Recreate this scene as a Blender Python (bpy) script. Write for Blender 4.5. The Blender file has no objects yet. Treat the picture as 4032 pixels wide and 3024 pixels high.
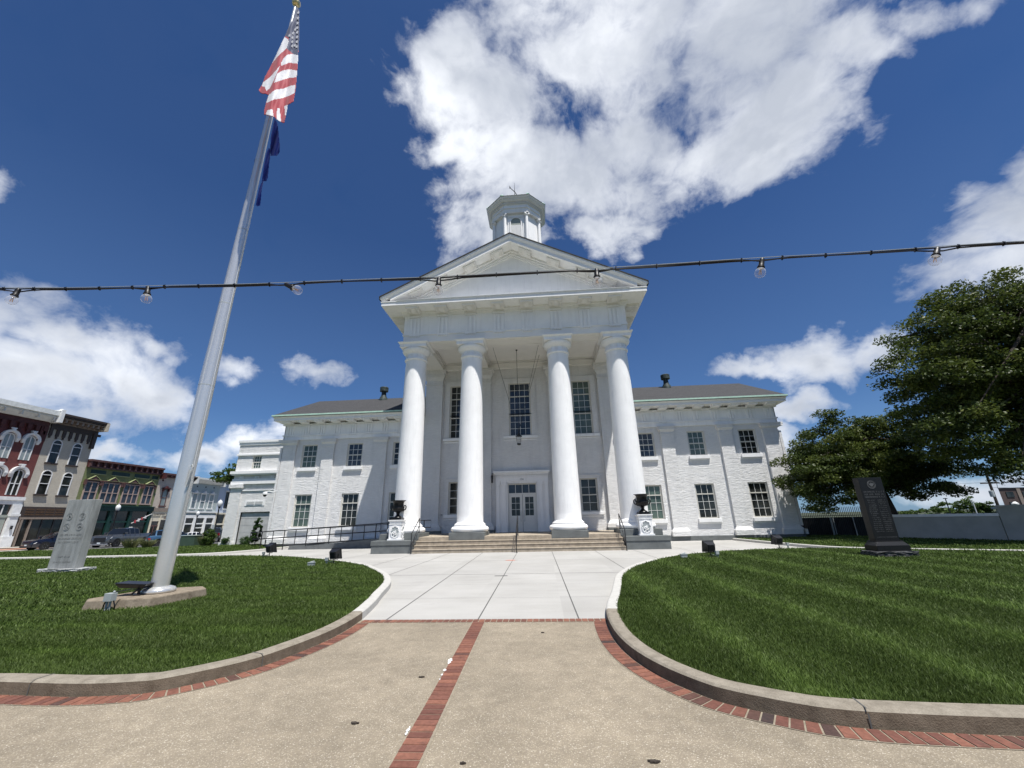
import bpy, bmesh, math, random
import numpy as np
from mathutils import Vector, Matrix, Euler
R = math.radians; PI = math.pi
random.seed(7); rng = np.random.default_rng(7)
scene = bpy.context.scene
COL = scene.collection

# ---------------------------------------------------------------- camera
CAM = Vector((1.436, 0.0, 1.6)); FPX = 1575.66
_pi, _ro, _ya = R(18.618), R(-1.297), R(-3.921)
FW = Vector((math.sin(_ya)*math.cos(_pi), math.cos(_ya)*math.cos(_pi), math.sin(_pi)))
_rt = Vector((math.cos(_ya), -math.sin(_ya), 0)); _up = _rt.cross(FW)
RT = _rt*math.cos(_ro) + _up*math.sin(_ro); UP = -_rt*math.sin(_ro) + _up*math.cos(_ro)
cd = bpy.data.cameras.new('camera'); cam = bpy.data.objects.new('camera', cd); COL.objects.link(cam)
cd.sensor_width = 36; cd.lens = FPX/4032*36; cd.clip_end = 5000; cd.clip_start = .05
M = Matrix((RT, UP, -FW)).transposed().to_4x4(); M.translation = CAM
cam.matrix_world = M
scene.camera = cam

# ---------------------------------------------------------------- tagging / objects
def tag(o, label=None, cat=None, group=None, kind=None):
    if label: o['label'] = label
    if cat: o['category'] = cat
    if group: o['group'] = group
    if kind: o['kind'] = kind
    return o
def thing(name, label, cat, loc=(0,0,0), rz=0, group=None):
    o = bpy.data.objects.new(name, None); COL.objects.link(o); o.empty_display_size = .2
    o.location = loc; o.rotation_euler = (0,0,rz)
    return tag(o, label, cat, group)
def kids(o): return [c for c in COL.objects if c.parent == o]
def dup(o, parent=None, loc=None, rz=None, _k=None):
    ch = kids(o)
    c = o.copy(); COL.objects.link(c); c.parent = parent
    if loc is not None: c.location = loc
    if rz is not None: c.rotation_euler = (0,0,rz)
    for k in ch: dup(k, c)
    return c

class MB:
    """collects shapes; build() links them as one mesh object"""
    def __init__(s, T=None): s.v=[]; s.f=[]; s.m=[]; s.T=T; s.mi=0
    def add(s, vs, fs, m=None):
        b=len(s.v)
        if s.T: vs=[s.T(*p) for p in vs]
        s.v += [tuple(p) for p in vs]; s.f += [tuple(b+i for i in f) for f in fs]
        s.m += [s.mi if m is None else m]*len(fs); return s
    def box(s,x0,x1,y0,y1,z0,z1,m=None):
        return s.add([(x0,y0,z0),(x1,y0,z0),(x1,y1,z0),(x0,y1,z0),(x0,y0,z1),(x1,y0,z1),(x1,y1,z1),(x0,y1,z1)],
            [(0,3,2,1),(4,5,6,7),(0,1,5,4),(1,2,6,5),(2,3,7,6),(3,0,4,7)],m)
    def cbox(s,c,h,m=None): return s.box(c[0]-h[0],c[0]+h[0],c[1]-h[1],c[1]+h[1],c[2]-h[2],c[2]+h[2],m)
    def quad(s,*p,m=None): return s.add(p,[tuple(range(len(p)))],m)
    def prism(s,pts,axis,a,b,m=None):
        """2D outline extruded along axis: 'x' pts=(y,z); 'y' pts=(x,z); 'z' pts=(x,y)"""
        n=len(pts)
        g={'x':lambda p,t:(t,p[0],p[1]),'y':lambda p,t:(p[0],t,p[1]),'z':lambda p,t:(p[0],p[1],t)}[axis]
        vs=[g(p,a) for p in pts]+[g(p,b) for p in pts]
        fs=[tuple(range(n))[::-1],tuple(range(n,2*n))]+[(i,(i+1)%n,n+(i+1)%n,n+i) for i in range(n)]
        return s.add(vs,fs,m)
    def hull(s, lower, upper, m=None):
        n=len(lower)
        return s.add(list(lower)+list(upper),[tuple(range(n))[::-1],tuple(range(n,2*n))]+[(i,(i+1)%n,n+(i+1)%n,n+i) for i in range(n)],m)
    def lathe(s,prof,cx=0,cy=0,seg=24,m=None,cap=True,start=0):
        vs=[];n=len(prof)
        for r,z in prof:
            for k in range(seg):
                a=start+2*PI*k/seg; vs.append((cx+r*math.cos(a),cy+r*math.sin(a),z))
        fs=[(i*seg+k,i*seg+(k+1)%seg,(i+1)*seg+(k+1)%seg,(i+1)*seg+k) for i in range(n-1) for k in range(seg)]
        if cap: fs+= [tuple(range(seg))[::-1],tuple((n-1)*seg+k for k in range(seg))]
        return s.add(vs,fs,m)
    def tube(s,pts,rad,seg=8,m=None,closed=False):
        pts=[Vector(p) for p in pts]; n=len(pts); rad=rad if isinstance(rad,(list,tuple)) else [rad]*n
        vs=[];ref=None
        for i,p in enumerate(pts):
            if closed: d=pts[(i+1)%n]-pts[i-1]
            else: d=(pts[min(i+1,n-1)]-pts[max(i-1,0)])
            if d.length<1e-9: d=Vector((0,0,1))
            d.normalize()
            if ref is None: ref=Vector((0,0,1)) if abs(d.z)<.9 else Vector((1,0,0))
            u=d.cross(ref); u.normalize(); w=u.cross(d); ref=w.copy() if n>2 else ref
            for k in range(seg):
                a=2*PI*(k+.5)/seg; q=p+(u*math.cos(a)+w*math.sin(a))*rad[i]; vs.append(tuple(q))
        fs=[(i*seg+k,i*seg+(k+1)%seg,(i+1)*seg+(k+1)%seg,(i+1)*seg+k) for i in range(n-1) for k in range(seg)]
        if closed: fs+=[((n-1)*seg+k,(n-1)*seg+(k+1)%seg,(k+1)%seg,k) for k in range(seg)]
        else: fs+=[tuple(range(seg))[::-1],tuple((n-1)*seg+k for k in range(seg))]
        return s.add(vs,fs,m)
    def sphere(s,c,r,seg=16,m=None,sz=(1,1,1)):
        n=seg//2; vs=[(c[0],c[1],c[2]-r*sz[2])]
        for i in range(1,n):
            t=-PI/2+PI*i/n
            for k in range(seg):
                a=2*PI*k/seg; vs.append((c[0]+r*sz[0]*math.cos(t)*math.cos(a),c[1]+r*sz[1]*math.cos(t)*math.sin(a),c[2]+r*sz[2]*math.sin(t)))
        vs.append((c[0],c[1],c[2]+r*sz[2])); L=len(vs)-1
        fs=[(0,1+(k+1)%seg,1+k) for k in range(seg)]
        for i in range(n-2):
            b=1+i*seg; fs+=[(b+k,b+(k+1)%seg,b+seg+(k+1)%seg,b+seg+k) for k in range(seg)]
        b=1+(n-2)*seg; fs+=[(b+k,b+(k+1)%seg,L) for k in range(seg)]
        return s.add(vs,fs,m)
    def build(s,name,mats,parent=None,smooth=False,org=None,loc=None,bevel=0,angle=35):
        """org = world offset subtracted from the vertices (default: the root's location); loc = object location"""
        o0=Vector((0,0,0))
        if org is not None: o0=Vector(org)
        elif parent is not None and loc is None:
            r=parent
            acc=Vector(r.location)
            while r.parent: r=r.parent; acc+=Vector(r.location)
            o0=acc
        me=bpy.data.meshes.new(name)
        me.from_pydata([(x-o0[0],y-o0[1],z-o0[2]) for x,y,z in s.v],[],s.f)
        for mt in (mats if isinstance(mats,(list,tuple)) else [mats]): me.materials.append(mt)
        me.polygons.foreach_set('material_index',s.m)
        bm=bmesh.new(); bm.from_mesh(me); bmesh.ops.delete(bm,geom=[v for v in bm.verts if not v.link_faces],context='VERTS'); bmesh.ops.recalc_face_normals(bm,faces=bm.faces)
        if smooth:
            for e in bm.edges:
                if len(e.link_faces)==2: e.smooth = e.calc_face_angle(0)<R(angle)
            for f in bm.faces: f.smooth=True
        bm.to_mesh(me); bm.free()
        o=bpy.data.objects.new(name,me); COL.objects.link(o)
        if parent is not None: o.parent=parent
        if loc is not None: o.location=loc
        if bevel:
            md=o.modifiers.new('bevel','BEVEL'); md.width=bevel; md.segments=2; md.limit_method='ANGLE'; md.angle_limit=R(40)
        return o
def struct(mb,name,mats,**k): return tag(mb.build(name,mats,**k),kind='structure')

def text_mesh(name,txt,size,mat,parent,loc,rot=(PI/2,0,0),depth=.01,align='CENTER',spacing=1.0):
    cu=bpy.data.curves.new(name,'FONT'); cu.body=txt; cu.size=size; cu.extrude=depth; cu.align_x=align; cu.space_character=spacing
    t=bpy.data.objects.new(name,cu); COL.objects.link(t)
    bpy.context.view_layer.update()
    me=bpy.data.meshes.new_from_object(t.evaluated_get(bpy.context.evaluated_depsgraph_get()))
    COL.objects.unlink(t); bpy.data.objects.remove(t)
    me.materials.clear(); me.materials.append(mat)
    o=bpy.data.objects.new(name,me); COL.objects.link(o); o.parent=parent; o.location=loc; o.rotation_euler=rot
    return o

def catmull(P,n=8,closed=False):
    out=[];N=len(P)
    for i in range(N-1):
        p0,p1,p2,p3=P[max(i-1,0)],P[i],P[i+1],P[min(i+2,N-1)]
        for k in range(n):
            t=k/n
            out.append(tuple(.5*((2*b)+(-a+c)*t+(2*a-5*b+4*c-d)*t*t+(-a+3*b-3*c+d)*t**3) for a,b,c,d in zip(p0,p1,p2,p3)))
    out.append(tuple(P[-1])); return out
def offset(P,d):
    out=[]
    for i,p in enumerate(P):
        a=P[max(i-1,0)];b=P[min(i+1,len(P)-1)]
        t=Vector((b[0]-a[0],b[1]-a[1])); t.normalize(); out.append((p[0]-t.y*d,p[1]+t.x*d))
    return out
def in_poly(x,y,poly):
    x=np.asarray(x);y=np.asarray(y);c=np.zeros(x.shape,bool);n=len(poly);j=n-1
    for i in range(n):
        xi,yi=poly[i];xj,yj=poly[j]
        with np.errstate(divide='ignore',invalid='ignore'):
            m=((yi>y)!=(yj>y))&(x<(xj-xi)*(y-yi)/(yj-yi+1e-12)+xi)
        c^=m;j=i
    return c

# ---------------------------------------------------------------- materials
class NT:
    def __init__(s,name):
        s.m=bpy.data.materials.new(name); s.m.use_nodes=True; s.t=s.m.node_tree; s.n=s.t.nodes; s.l=s.t.links
        s.b=s.n['Principled BSDF']; s._c={}
    def node(s,ty,**k):
        n=s.n.new(ty)
        for a,v in k.items(): setattr(n,a,v)
        return n
    def link(s,a,b): s.l.new(a,b)
    def setv(s,sock,v):
        if hasattr(v,'is_linked') or isinstance(v,bpy.types.NodeSocket): s.l.new(v,sock)
        else: sock.default_value=v
    def coord(s,kind='Object'):
        if kind not in s._c:
            if kind=='World':
                g=s.node('ShaderNodeNewGeometry'); s._c[kind]=g.outputs['Position']
            else: s._c[kind]=s.node('ShaderNodeTexCoord').outputs[kind]
        return s._c[kind]
    def noise(s,scale,detail=4,rough=.55,vec=None,out='Fac'):
        n=s.node('ShaderNodeTexNoise'); n.inputs['Scale'].default_value=scale; n.inputs['Detail'].default_value=detail; n.inputs['Roughness'].default_value=rough
        s.link(vec if vec is not None else s.coord('World'),n.inputs['Vector']); return n.outputs[out]
    def ramp(s,fac,stops,interp='LINEAR'):
        r=s.node('ShaderNodeValToRGB'); r.color_ramp.interpolation=interp; e=r.color_ramp.elements
        while len(e)>len(stops): e.remove(e[-1])
        while len(e)<len(stops): e.new(.5)
        for x,(p,c) in zip(e,stops): x.position=p; x.color=(c,c,c,1) if isinstance(c,(int,float)) else (*c,1)
        s.link(fac,r.inputs[0]); return r.outputs[0]
    def mix(s,fac,a,b,mode='MIX'):
        n=s.node('ShaderNodeMix',data_type='RGBA',blend_type=mode)
        s.setv(n.inputs[0],fac)
        for i,v in ((6,a),(7,b)):
            if isinstance(v,(tuple,list)): n.inputs[i].default_value=(*v[:3],1)
            elif isinstance(v,(int,float)): n.inputs[i].default_value=(v,v,v,1)
            else: s.link(v,n.inputs[i])
        return n.outputs[2]
    def math(s,op,a,b=0,c=0,clamp=False):
        n=s.node('ShaderNodeMath',operation=op,use_clamp=clamp)
        for i,v in enumerate((a,b,c)): s.setv(n.inputs[i],v)
        return n.outputs[0]
    def vmath(s,op,a,b=(0,0,0),scale=None):
        n=s.node('ShaderNodeVectorMath',operation=op); s.setv(n.inputs[0],a); s.setv(n.inputs[1],b)
        if scale is not None: s.setv(n.inputs['Scale'],scale)
        return n.outputs['Value'] if op in('DOT_PRODUCT','LENGTH') else n.outputs[0]
    def bump(s,h,strength=.5,dist=.02,normal=None):
        n=s.node('ShaderNodeBump'); n.inputs['Strength'].default_value=strength; n.inputs['Distance'].default_value=dist
        s.link(h,n.inputs['Height'])
        if normal is not None: s.link(normal,n.inputs['Normal'])
        return n.outputs[0]
    def base(s,c): s.setv(s.b.inputs['Base Color'],(*c,1) if isinstance(c,tuple) else c); return s
    def done(s,rough=.6,metal=0,spec=.5,normal=None):
        s.setv(s.b.inputs['Roughness'],rough); s.b.inputs['Metallic'].default_value=metal; s.b.inputs['Specular IOR Level'].default_value=spec
        if normal is not None: s.link(normal,s.b.inputs['Normal'])
        return s.m
def plain(name,c,rough=.6,metal=0,var=.12,scale=3,bump=.15,bscale=40,spec=.4,bd=.01,streak=0):
    t=NT(name); n=t.noise(scale,5)
    col=t.mix(t.ramp(n,[(.3,0),(.7,1)]),tuple(x*(1-var) for x in c),tuple(min(1,x*(1+var)) for x in c))
    if streak:
        mp=t.node('ShaderNodeMapping'); t.link(t.coord('World'),mp.inputs[0]); mp.inputs['Scale'].default_value=(3,3,.30)
        col=t.mix(1,col,t.ramp(t.noise(1.7,7,.7,mp.outputs[0]),[(.32,1-streak),(.5,1)]),'MULTIPLY')
    nm=t.bump(t.noise(bscale,3),bump,bd) if bump else None
    return t.base(col).done(rough,metal,spec,nm)
def brick_wall(name,c,c2=None,rows=.075,var=.06,bs=.6,mort=None,bd=.012):
    t=NT(name); sx=t.node('ShaderNodeSeparateXYZ'); t.link(t.coord('World'),sx.inputs[0])
    cx=t.node('ShaderNodeCombineXYZ'); t.link(t.math('ADD',sx.outputs[0],sx.outputs[1]),cx.inputs[0]); t.link(sx.outputs[2],cx.inputs[1])
    # slight irregularity of the courses
    ns=t.noise(1.6,3,out='Color'); off=t.vmath('SCALE',ns,scale=.02); vec=t.vmath('ADD',cx.outputs[0],off)
    b=t.node('ShaderNodeTexBrick'); t.link(vec,b.inputs['Vector']); b.inputs['Scale'].default_value=1
    b.inputs['Brick Width'].default_value=rows*2.9; b.inputs['Row Height'].default_value=rows; b.inputs['Mortar Size'].default_value=.008
    b.inputs['Mortar Smooth'].default_value=.5
    c2=c2 or tuple(x*(1-var) for x in c); mort=mort or tuple(x*.9 for x in c)
    b.inputs['Color1'].default_value=(*c,1); b.inputs['Color2'].default_value=(*c2,1); b.inputs['Mortar'].default_value=(*mort,1)
    mp=t.node('ShaderNodeMapping'); t.link(t.coord('World'),mp.inputs[0]); mp.inputs['Scale'].default_value=(1.6,1.6,.22)
    grime=t.mix(1,t.ramp(t.noise(.7,6,.65),[(.3,.93),(.6,1)]),t.ramp(t.noise(1.5,6,.7,mp.outputs[0]),[(.30,.90),(.48,1)]),'MULTIPLY')
    col=t.mix(1.0,b.outputs['Color'],grime,'MULTIPLY')
    # painted brick: rough lumps
    m2=t.node('ShaderNodeMapping'); t.link(t.coord('World'),m2.inputs[0]); m2.inputs['Scale'].default_value=(2.2,2.2,9)
    h=t.math('ADD',t.math('MULTIPLY',b.outputs['Fac'],-1.3),t.math('MULTIPLY',t.noise(1.4,5,.65,m2.outputs[0]),2.4))
    return t.base(col).done(.55,0,.35,t.bump(h,bs,bd))

MAT={}
def mats():
    W=(.88,.875,.86)
    MAT['brick']=brick_wall('white_painted_brick',W,bs=.9,bd=.02)
    MAT['stucco']=plain('white_stucco',W,.6,var=.03,scale=2,bump=.8,bscale=16,bd=.02,streak=.08)
    MAT['trim']=plain('white_painted_trim',(.86,.857,.845),.5,var=.03,scale=1.5,bump=.15,bscale=30,streak=.09)
    MAT['soffit']=plain('warm_white_soffit',(.80,.785,.75),.55,var=.03,scale=1.5,bump=.12,bscale=25)
    MAT['frame']=plain('window_frame_putty',(.58,.56,.50),.45,var=.05,bump=0)
    MAT['muntin']=plain('muntin_white',(.75,.75,.72),.45,var=.03,bump=0)
    MAT['doorp']=plain('door_paint',(.70,.69,.65),.4,var=.03,bump=0)
    MAT['granite']=plain('painted_gray_stone',(.13,.14,.138),.7,var=.2,scale=2.5,bump=.5,bscale=14)
    MAT['step']=plain('tan_concrete_step',(.34,.29,.225),.8,var=.25,scale=5,bump=.4,bscale=60)
    MAT['ramp']=plain('ramp_concrete',(.13,.138,.14),.8,var=.2,scale=3,bump=.3,bscale=50)
    MAT['black']=plain('black_painted_metal',(.012,.012,.014),.4,var=.1,bump=0,spec=.5)
    MAT['iron']=plain('black_cast_iron',(.006,.006,.007),.32,var=.2,scale=8,bump=.3,bscale=30,spec=.3)
    MAT['copper']=plain('verdigris_copper',(.42,.60,.50),.6,var=.12,scale=4,bump=.1)
    MAT['ventm']=plain('weathered_copper_vent',(.035,.05,.047),.6,var=.7,scale=5,bump=.3)
    MAT['darkline']=plain('dark_drip_edge',(.02,.025,.025),.6,bump=0)
    MAT['alum']=NT('brushed_aluminium').base((.55,.55,.55)).m
    t=NT('brushed_aluminium_pole'); sx=t.node('ShaderNodeMapping'); t.link(t.coord('World'),sx.inputs[0]); sx.inputs['Scale'].default_value=(3,3,90)
    n=t.noise(6,4,.6,sx.outputs[0]); t.base(t.ramp(n,[(.3,(.60,.60,.58)),(.7,(.76,.76,.74))]))
    MAT['alum']=t.done(.24,.60,.5,t.bump(n,.12,.003))
    MAT['gold']=plain('brass_ball',(.75,.62,.35),.3,metal=.8,bump=0)
    MAT['conduit']=plain('grey_junction_box',(.33,.36,.36),.45,var=.08,bump=0)
    MAT['rock']=plain('rough_grey_granite',(.36,.37,.37),.85,var=.35,scale=14,bump=1,bscale=12,bd=.05)
    t=NT('grey_granite_slab'); n=t.noise(60,4); mp=t.node('ShaderNodeMapping'); t.link(t.coord('World'),mp.inputs[0]); mp.inputs['Scale'].default_value=(1,1,.18)
    st=t.ramp(t.noise(5.5,5,.6,mp.outputs[0]),[(.42,0),(.68,1)])
    t.base(t.mix(st,t.ramp(n,[(.3,(.26,.27,.265)),(.7,(.35,.36,.355))]),(.19,.195,.193))); MAT['slab']=t.done(.7,0,.3,t.bump(n,.2,.004))
    MAT['engr']=plain('engraved_dark_line',(.235,.24,.238),.8,var=.2,bump=0)
    t=NT('polished_black_granite'); n=t.noise(80,3); t.base(t.ramp(n,[(.3,(.006,.006,.007)),(.75,(.020,.021,.022))])); MAT['bgran']=t.done(.30,0,.22)
    MAT['brock']=plain('rough_black_granite',(.05,.052,.055),.7,var=.6,scale=9,bump=1,bscale=10,bd=.06)
    MAT['engw']=plain('pale_engraving',(.10,.103,.106),.7,var=.25,bump=0)
    # shingles
    t=NT('asphalt_shingle'); s=t.node('ShaderNodeSeparateXYZ'); t.link(t.coord('World'),s.inputs[0]); c=t.node('ShaderNodeCombineXYZ'); t.link(s.outputs[0],c.inputs[0]); t.link(t.math('MULTIPLY',s.outputs[2],2.0),c.inputs[1])
    b=t.node('ShaderNodeTexBrick'); t.link(c.outputs[0],b.inputs['Vector']); b.inputs['Scale'].default_value=1; b.inputs['Brick Width'].default_value=.33; b.inputs['Row Height'].default_value=.14; b.inputs['Mortar Size'].default_value=.006
    b.inputs['Color1'].default_value=(.060,.060,.062,1); b.inputs['Color2'].default_value=(.035,.035,.038,1); b.inputs['Mortar'].default_value=(.02,.02,.02,1)
    t.base(t.mix(.5,b.outputs['Color'],t.ramp(t.noise(7,6,.7),[(.3,(.04,.04,.042)),(.7,(.095,.095,.097))]))); MAT['shingle']=t.done(.9,0,.2,t.bump(b.outputs['Fac'],.4,.01))
    # glass with rooms behind it; one tinted by reflected sky
    def glass(name,a,b_,sc=1.2,rough=.04):
        t=NT(name); n=t.noise(sc,3,.5); t.base(t.ramp(n,[(.35,a),(.65,b_)])); w=t.bump(t.noise(1.3,2),.05,.05)
        return t.done(rough,0,.5,w)
    MAT['glass']=glass('window_glass_dark',(.010,.012,.012),(.035,.038,.036))
    MAT['glassb']=glass('window_glass_sky_reflection',(.02,.028,.04),(.04,.055,.08))  # blue sky reflection put into the pane colour
    MAT['glassg']=glass('window_glass_blinds',(.05,.075,.065),(.10,.14,.12),.8)
    MAT['glassw']=glass('window_glass_curtain',(.16,.20,.20),(.30,.34,.34),.5)
    MAT['shop']=glass('shop_glass',(.004,.006,.006),(.03,.03,.028),.4)
    # pavements
    t=NT('white_concrete'); big=t.noise(.45,6,.6); fine=t.noise(45,3)
    sm=t.node('ShaderNodeMapping'); t.link(t.coord('World'),sm.inputs[0]); sm.inputs['Scale'].default_value=(.6,3.2,1)
    st=t.noise(1.1,5,.6,sm.outputs[0])
    col=t.mix(t.ramp(st,[(.45,0),(.75,.35)]),t.ramp(big,[(.3,(.33,.32,.295)),(.65,(.40,.39,.365))]),(.46,.45,.43))
    col=t.mix(.12,col,t.ramp(fine,[(.3,.25),(.7,.6)]))
    mp=t.node('ShaderNodeMapping'); t.link(t.coord('World'),mp.inputs[0]); mp.inputs['Scale'].default_value=(.9,2.6,1); mp.inputs['Rotation'].default_value=(0,0,.3)
    col=t.mix(t.ramp(t.noise(1.4,6,.7,mp.outputs[0]),[(.60,0),(.72,.55)]),col,(.29,.28,.255)); slab=t.node('ShaderNodeTexBrick'); mq=t.node('ShaderNodeMapping'); t.link(t.coord('World'),mq.inputs[0]); mq.inputs['Location'].default_value=(.1,.3,0); t.link(mq.outputs[0],slab.inputs['Vector']); slab.inputs['Scale'].default_value=1; slab.inputs['Brick Width'].default_value=1.8; slab.inputs['Row Height'].default_value=2.0; slab.inputs['Mortar Size'].default_value=0; slab.offset=0
    slab.inputs['Color1'].default_value=(.93,.93,.93,1); slab.inputs['Color2'].default_value=(1.03,1.03,1.03,1); col=t.mix(1,col,slab.outputs['Color'],'MULTIPLY'); t.base(col); MAT['conc']=t.done(.85,0,.25,t.bump(fine,.25,.004))
    MAT['joint']=plain('joint_filler',(.10,.10,.095),.9,bump=0)
    # exposed aggregate
    t=NT('exposed_aggregate'); v=t.node('ShaderNodeTexVoronoi'); v.inputs['Scale'].default_value=84; t.link(t.coord('World'),v.inputs['Vector'])
    sp=t.node('ShaderNodeSeparateColor'); t.link(v.outputs['Color'],sp.inputs[0])
    peb=t.ramp(sp.outputs[0],[(0,(.21,.175,.12)),(.35,(.31,.265,.19)),(.7,(.385,.335,.25)),(.93,(.47,.42,.33)),(1,(.62,.57,.48))])
    gap=t.ramp(v.outputs['Distance'],[(.25,0),(.55,1)])
    col=t.mix(gap,peb,(.26,.22,.165)); col=t.mix(1,col,t.ramp(t.noise(.8,6,.65),[(.28,.74),(.72,1.12)]),'MULTIPLY')
    col=t.mix(1,col,t.ramp(t.noise(6,4,.6),[(.3,.86),(.7,1.08)]),'MULTIPLY')
    mw=t.vmath('ADD',t.coord('World'),t.vmath('SCALE',t.noise(1.1,4,.6,out='Color'),scale=.9)); vc=t.node('ShaderNodeTexVoronoi',feature='DISTANCE_TO_EDGE'); vc.inputs['Scale'].default_value=.28; t.link(mw,vc.inputs['Vector'])
    crack=t.math('MULTIPLY',t.math('LESS_THAN',vc.outputs['Distance'],.0011),t.ramp(t.noise(.4,2),[(.46,0),(.54,.6)])); col=t.mix(crack,col,(.09,.075,.055))
    col=t.mix(t.ramp(t.noise(2.6,5,.7),[(.62,0),(.72,.30)]),col,(.20,.175,.14))
    t.base(col); MAT['aggr']=t.done(.85,0,.25,t.bump(t.math('SUBTRACT',1,v.outputs['Distance']),.5,.006))
    # kerbs
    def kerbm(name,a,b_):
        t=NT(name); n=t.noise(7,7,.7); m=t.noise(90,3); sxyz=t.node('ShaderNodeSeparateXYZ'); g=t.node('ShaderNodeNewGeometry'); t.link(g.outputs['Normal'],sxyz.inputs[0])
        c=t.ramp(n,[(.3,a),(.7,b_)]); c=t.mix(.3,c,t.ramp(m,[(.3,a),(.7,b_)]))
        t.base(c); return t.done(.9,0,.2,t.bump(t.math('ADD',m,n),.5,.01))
    MAT['kerb']=kerbm('old_kerb_concrete',(.15,.13,.10),(.33,.295,.24)); MAT['kerbshade']=kerbm('dirty_shaded_kerb_face',(.08,.062,.044),(.21,.17,.125)); MAT['kerbn']=kerbm('new_kerb_concrete',(.40,.39,.36),(.52,.51,.48))  # old kerb side: dirt brown, with shade put into its darker colour
    MAT['pad']=kerbm('old_pad_concrete',(.11,.085,.06),(.33,.28,.215))
    # bricks of the band: colour per brick
    t=NT('clay_paving_brick'); a=t.node('ShaderNodeAttribute'); a.attribute_name='rnd'
    c=t.ramp(a.outputs['Fac'],[(0,(.05,.036,.034)),(.05,(.09,.05,.04)),(.13,(.14,.06,.045)),(.5,(.185,.08,.056)),(.8,(.24,.105,.07)),(1,(.16,.07,.053))])
    blot=t.ramp(t.noise(5,5,.6),[(.56,0),(.68,.75)])
    c=t.mix(blot,c,(.10,.05,.04)); c=t.mix(1,c,t.ramp(t.noise(30,5,.6),[(.3,.75),(.7,1.15)]),'MULTIPLY'); t.base(c); MAT['pbrick']=t.done(.8,0,.25,t.bump(t.noise(80,3),.4,.003))
    MAT['mortar']=plain('sand_mortar',(.25,.215,.16),.9,var=.2,scale=12,bump=.3)
    MAT['splash']=plain('white_paint_splash',(.72,.72,.70),.7,bump=0)
    # grass
    def grass(name,base,stripe):
        t=NT(name)
        if base:
            g=t.noise(38,5,.7); c=t.ramp(g,[(.3,(.022,.036,.007)),(.7,(.075,.12,.02))])
            w=t.noise(150,2)
            c=t.mix(.35,c,t.ramp(w,[(.35,(.01,.02,.005)),(.7,(.09,.15,.03))]))
        else:
            a=t.node('ShaderNodeAttribute'); a.attribute_name='rnd'
            c=t.ramp(a.outputs['Fac'],[(0,(.034,.060,.010)),(.45,(.085,.132,.026)),(.8,(.145,.20,.052)),(.955,(.22,.29,.11)),(1,(.36,.40,.22))])
        s=t.node('ShaderNodeSeparateXYZ'); t.link(t.coord('World'),s.inputs[0])
        wob=t.math('MULTIPLY',t.noise(.5,2),.9)
        patch=t.ramp(t.noise(1.3,5,.6),[(.3,.78),(.7,1.2)])
        if stripe=='y': ph=t.math('ADD',t.math('MULTIPLY',s.outputs[0],3.7),wob)
        else: ph=t.math('ADD',t.math('ADD',t.math('MULTIPLY',s.outputs[1],5.2),t.math('MULTIPLY',s.outputs[0],.45)),wob)
        sn=t.math('SINE',ph); k=t.ramp(t.math('MULTIPLY_ADD',sn,.5,.5),[(0,.88),(.75,.94),(.92,1.12),(1,1.35)])  # pale mowing stripes: light off leaning blades put into the colour
        c=t.mix(1,c,k,'MULTIPLY'); c=t.mix(1,c,patch,'MULTIPLY')
        t.base(c); t.b.inputs['Roughness'].default_value=.55; t.b.inputs['Specular IOR Level'].default_value=.25
        if base: return t.done(.9,0,.15,t.bump(t.noise(60,4,.7),1,.05))
        # thin leaf: half of the light goes through
        tr=t.node('ShaderNodeBsdfTranslucent'); t.link(c,tr.inputs[0]); mx=t.node('ShaderNodeMixShader'); mx.inputs[0].default_value=.3
        t.link(t.b.outputs[0],mx.inputs[1]); t.link(tr.outputs[0],mx.inputs[2]); t.link(mx.outputs[0],t.n['Material Output'].inputs[0]); return t.m
    for s_ in 'yx':
        MAT['lawn'+s_]=grass('lawn_soil_'+s_,True,s_); MAT['blade'+s_]=grass('grass_blade_'+s_,False,s_)
    def leafm(name,stops):
        t=NT(name); a=t.node('ShaderNodeAttribute'); a.attribute_name='rnd'; c=t.ramp(a.outputs['Fac'],stops)
        t.base(c); t.b.inputs['Roughness'].default_value=.5; t.b.inputs['Specular IOR Level'].default_value=.3
        tr=t.node('ShaderNodeBsdfTranslucent'); t.link(c,tr.inputs[0]); mx=t.node('ShaderNodeMixShader'); mx.inputs[0].default_value=.3
        t.link(t.b.outputs[0],mx.inputs[1]); t.link(tr.outputs[0],mx.inputs[2]); t.link(mx.outputs[0],t.n['Material Output'].inputs[0]); return t.m
    MAT['leaf']=leafm('maple_leaf',[(0,(.026,.042,.012)),(.5,(.062,.090,.018)),(.85,(.12,.145,.03)),(1,(.20,.21,.06))])
    MAT['leafl']=leafm('light_leaf',[(0,(.03,.06,.012)),(.6,(.07,.12,.025)),(1,(.14,.19,.04))])
    MAT['leafs']=leafm('shrub_leaf',[(0,(.015,.04,.01)),(.6,(.04,.09,.02)),(1,(.09,.15,.03))])
    MAT['straw']=leafm('ornamental_grass_blade',[(0,(.06,.08,.03)),(.6,(.14,.15,.06)),(1,(.28,.27,.13))])
    MAT['bark']=plain('tree_bark',(.045,.036,.028),.95,var=.4,scale=6,bump=1,bscale=10,bd=.05)
    # street facades
    MAT['redb']=brick_wall('red_brick',(.17,.045,.04),(.13,.035,.032),mort=(.12,.05,.045))
    MAT['redd']=plain('dark_red_paint',(.07,.022,.022),.7)
    MAT['tanb']=brick_wall('tan_painted_brick',(.52,.48,.40),(.46,.42,.35),mort=(.42,.385,.32))
    MAT['dkbr']=plain('dark_brown_trim',(.045,.034,.03),.6)
    MAT['bronze']=plain('bronze_grille',(.10,.06,.035),.5,metal=.3,var=.4,scale=6)
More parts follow.
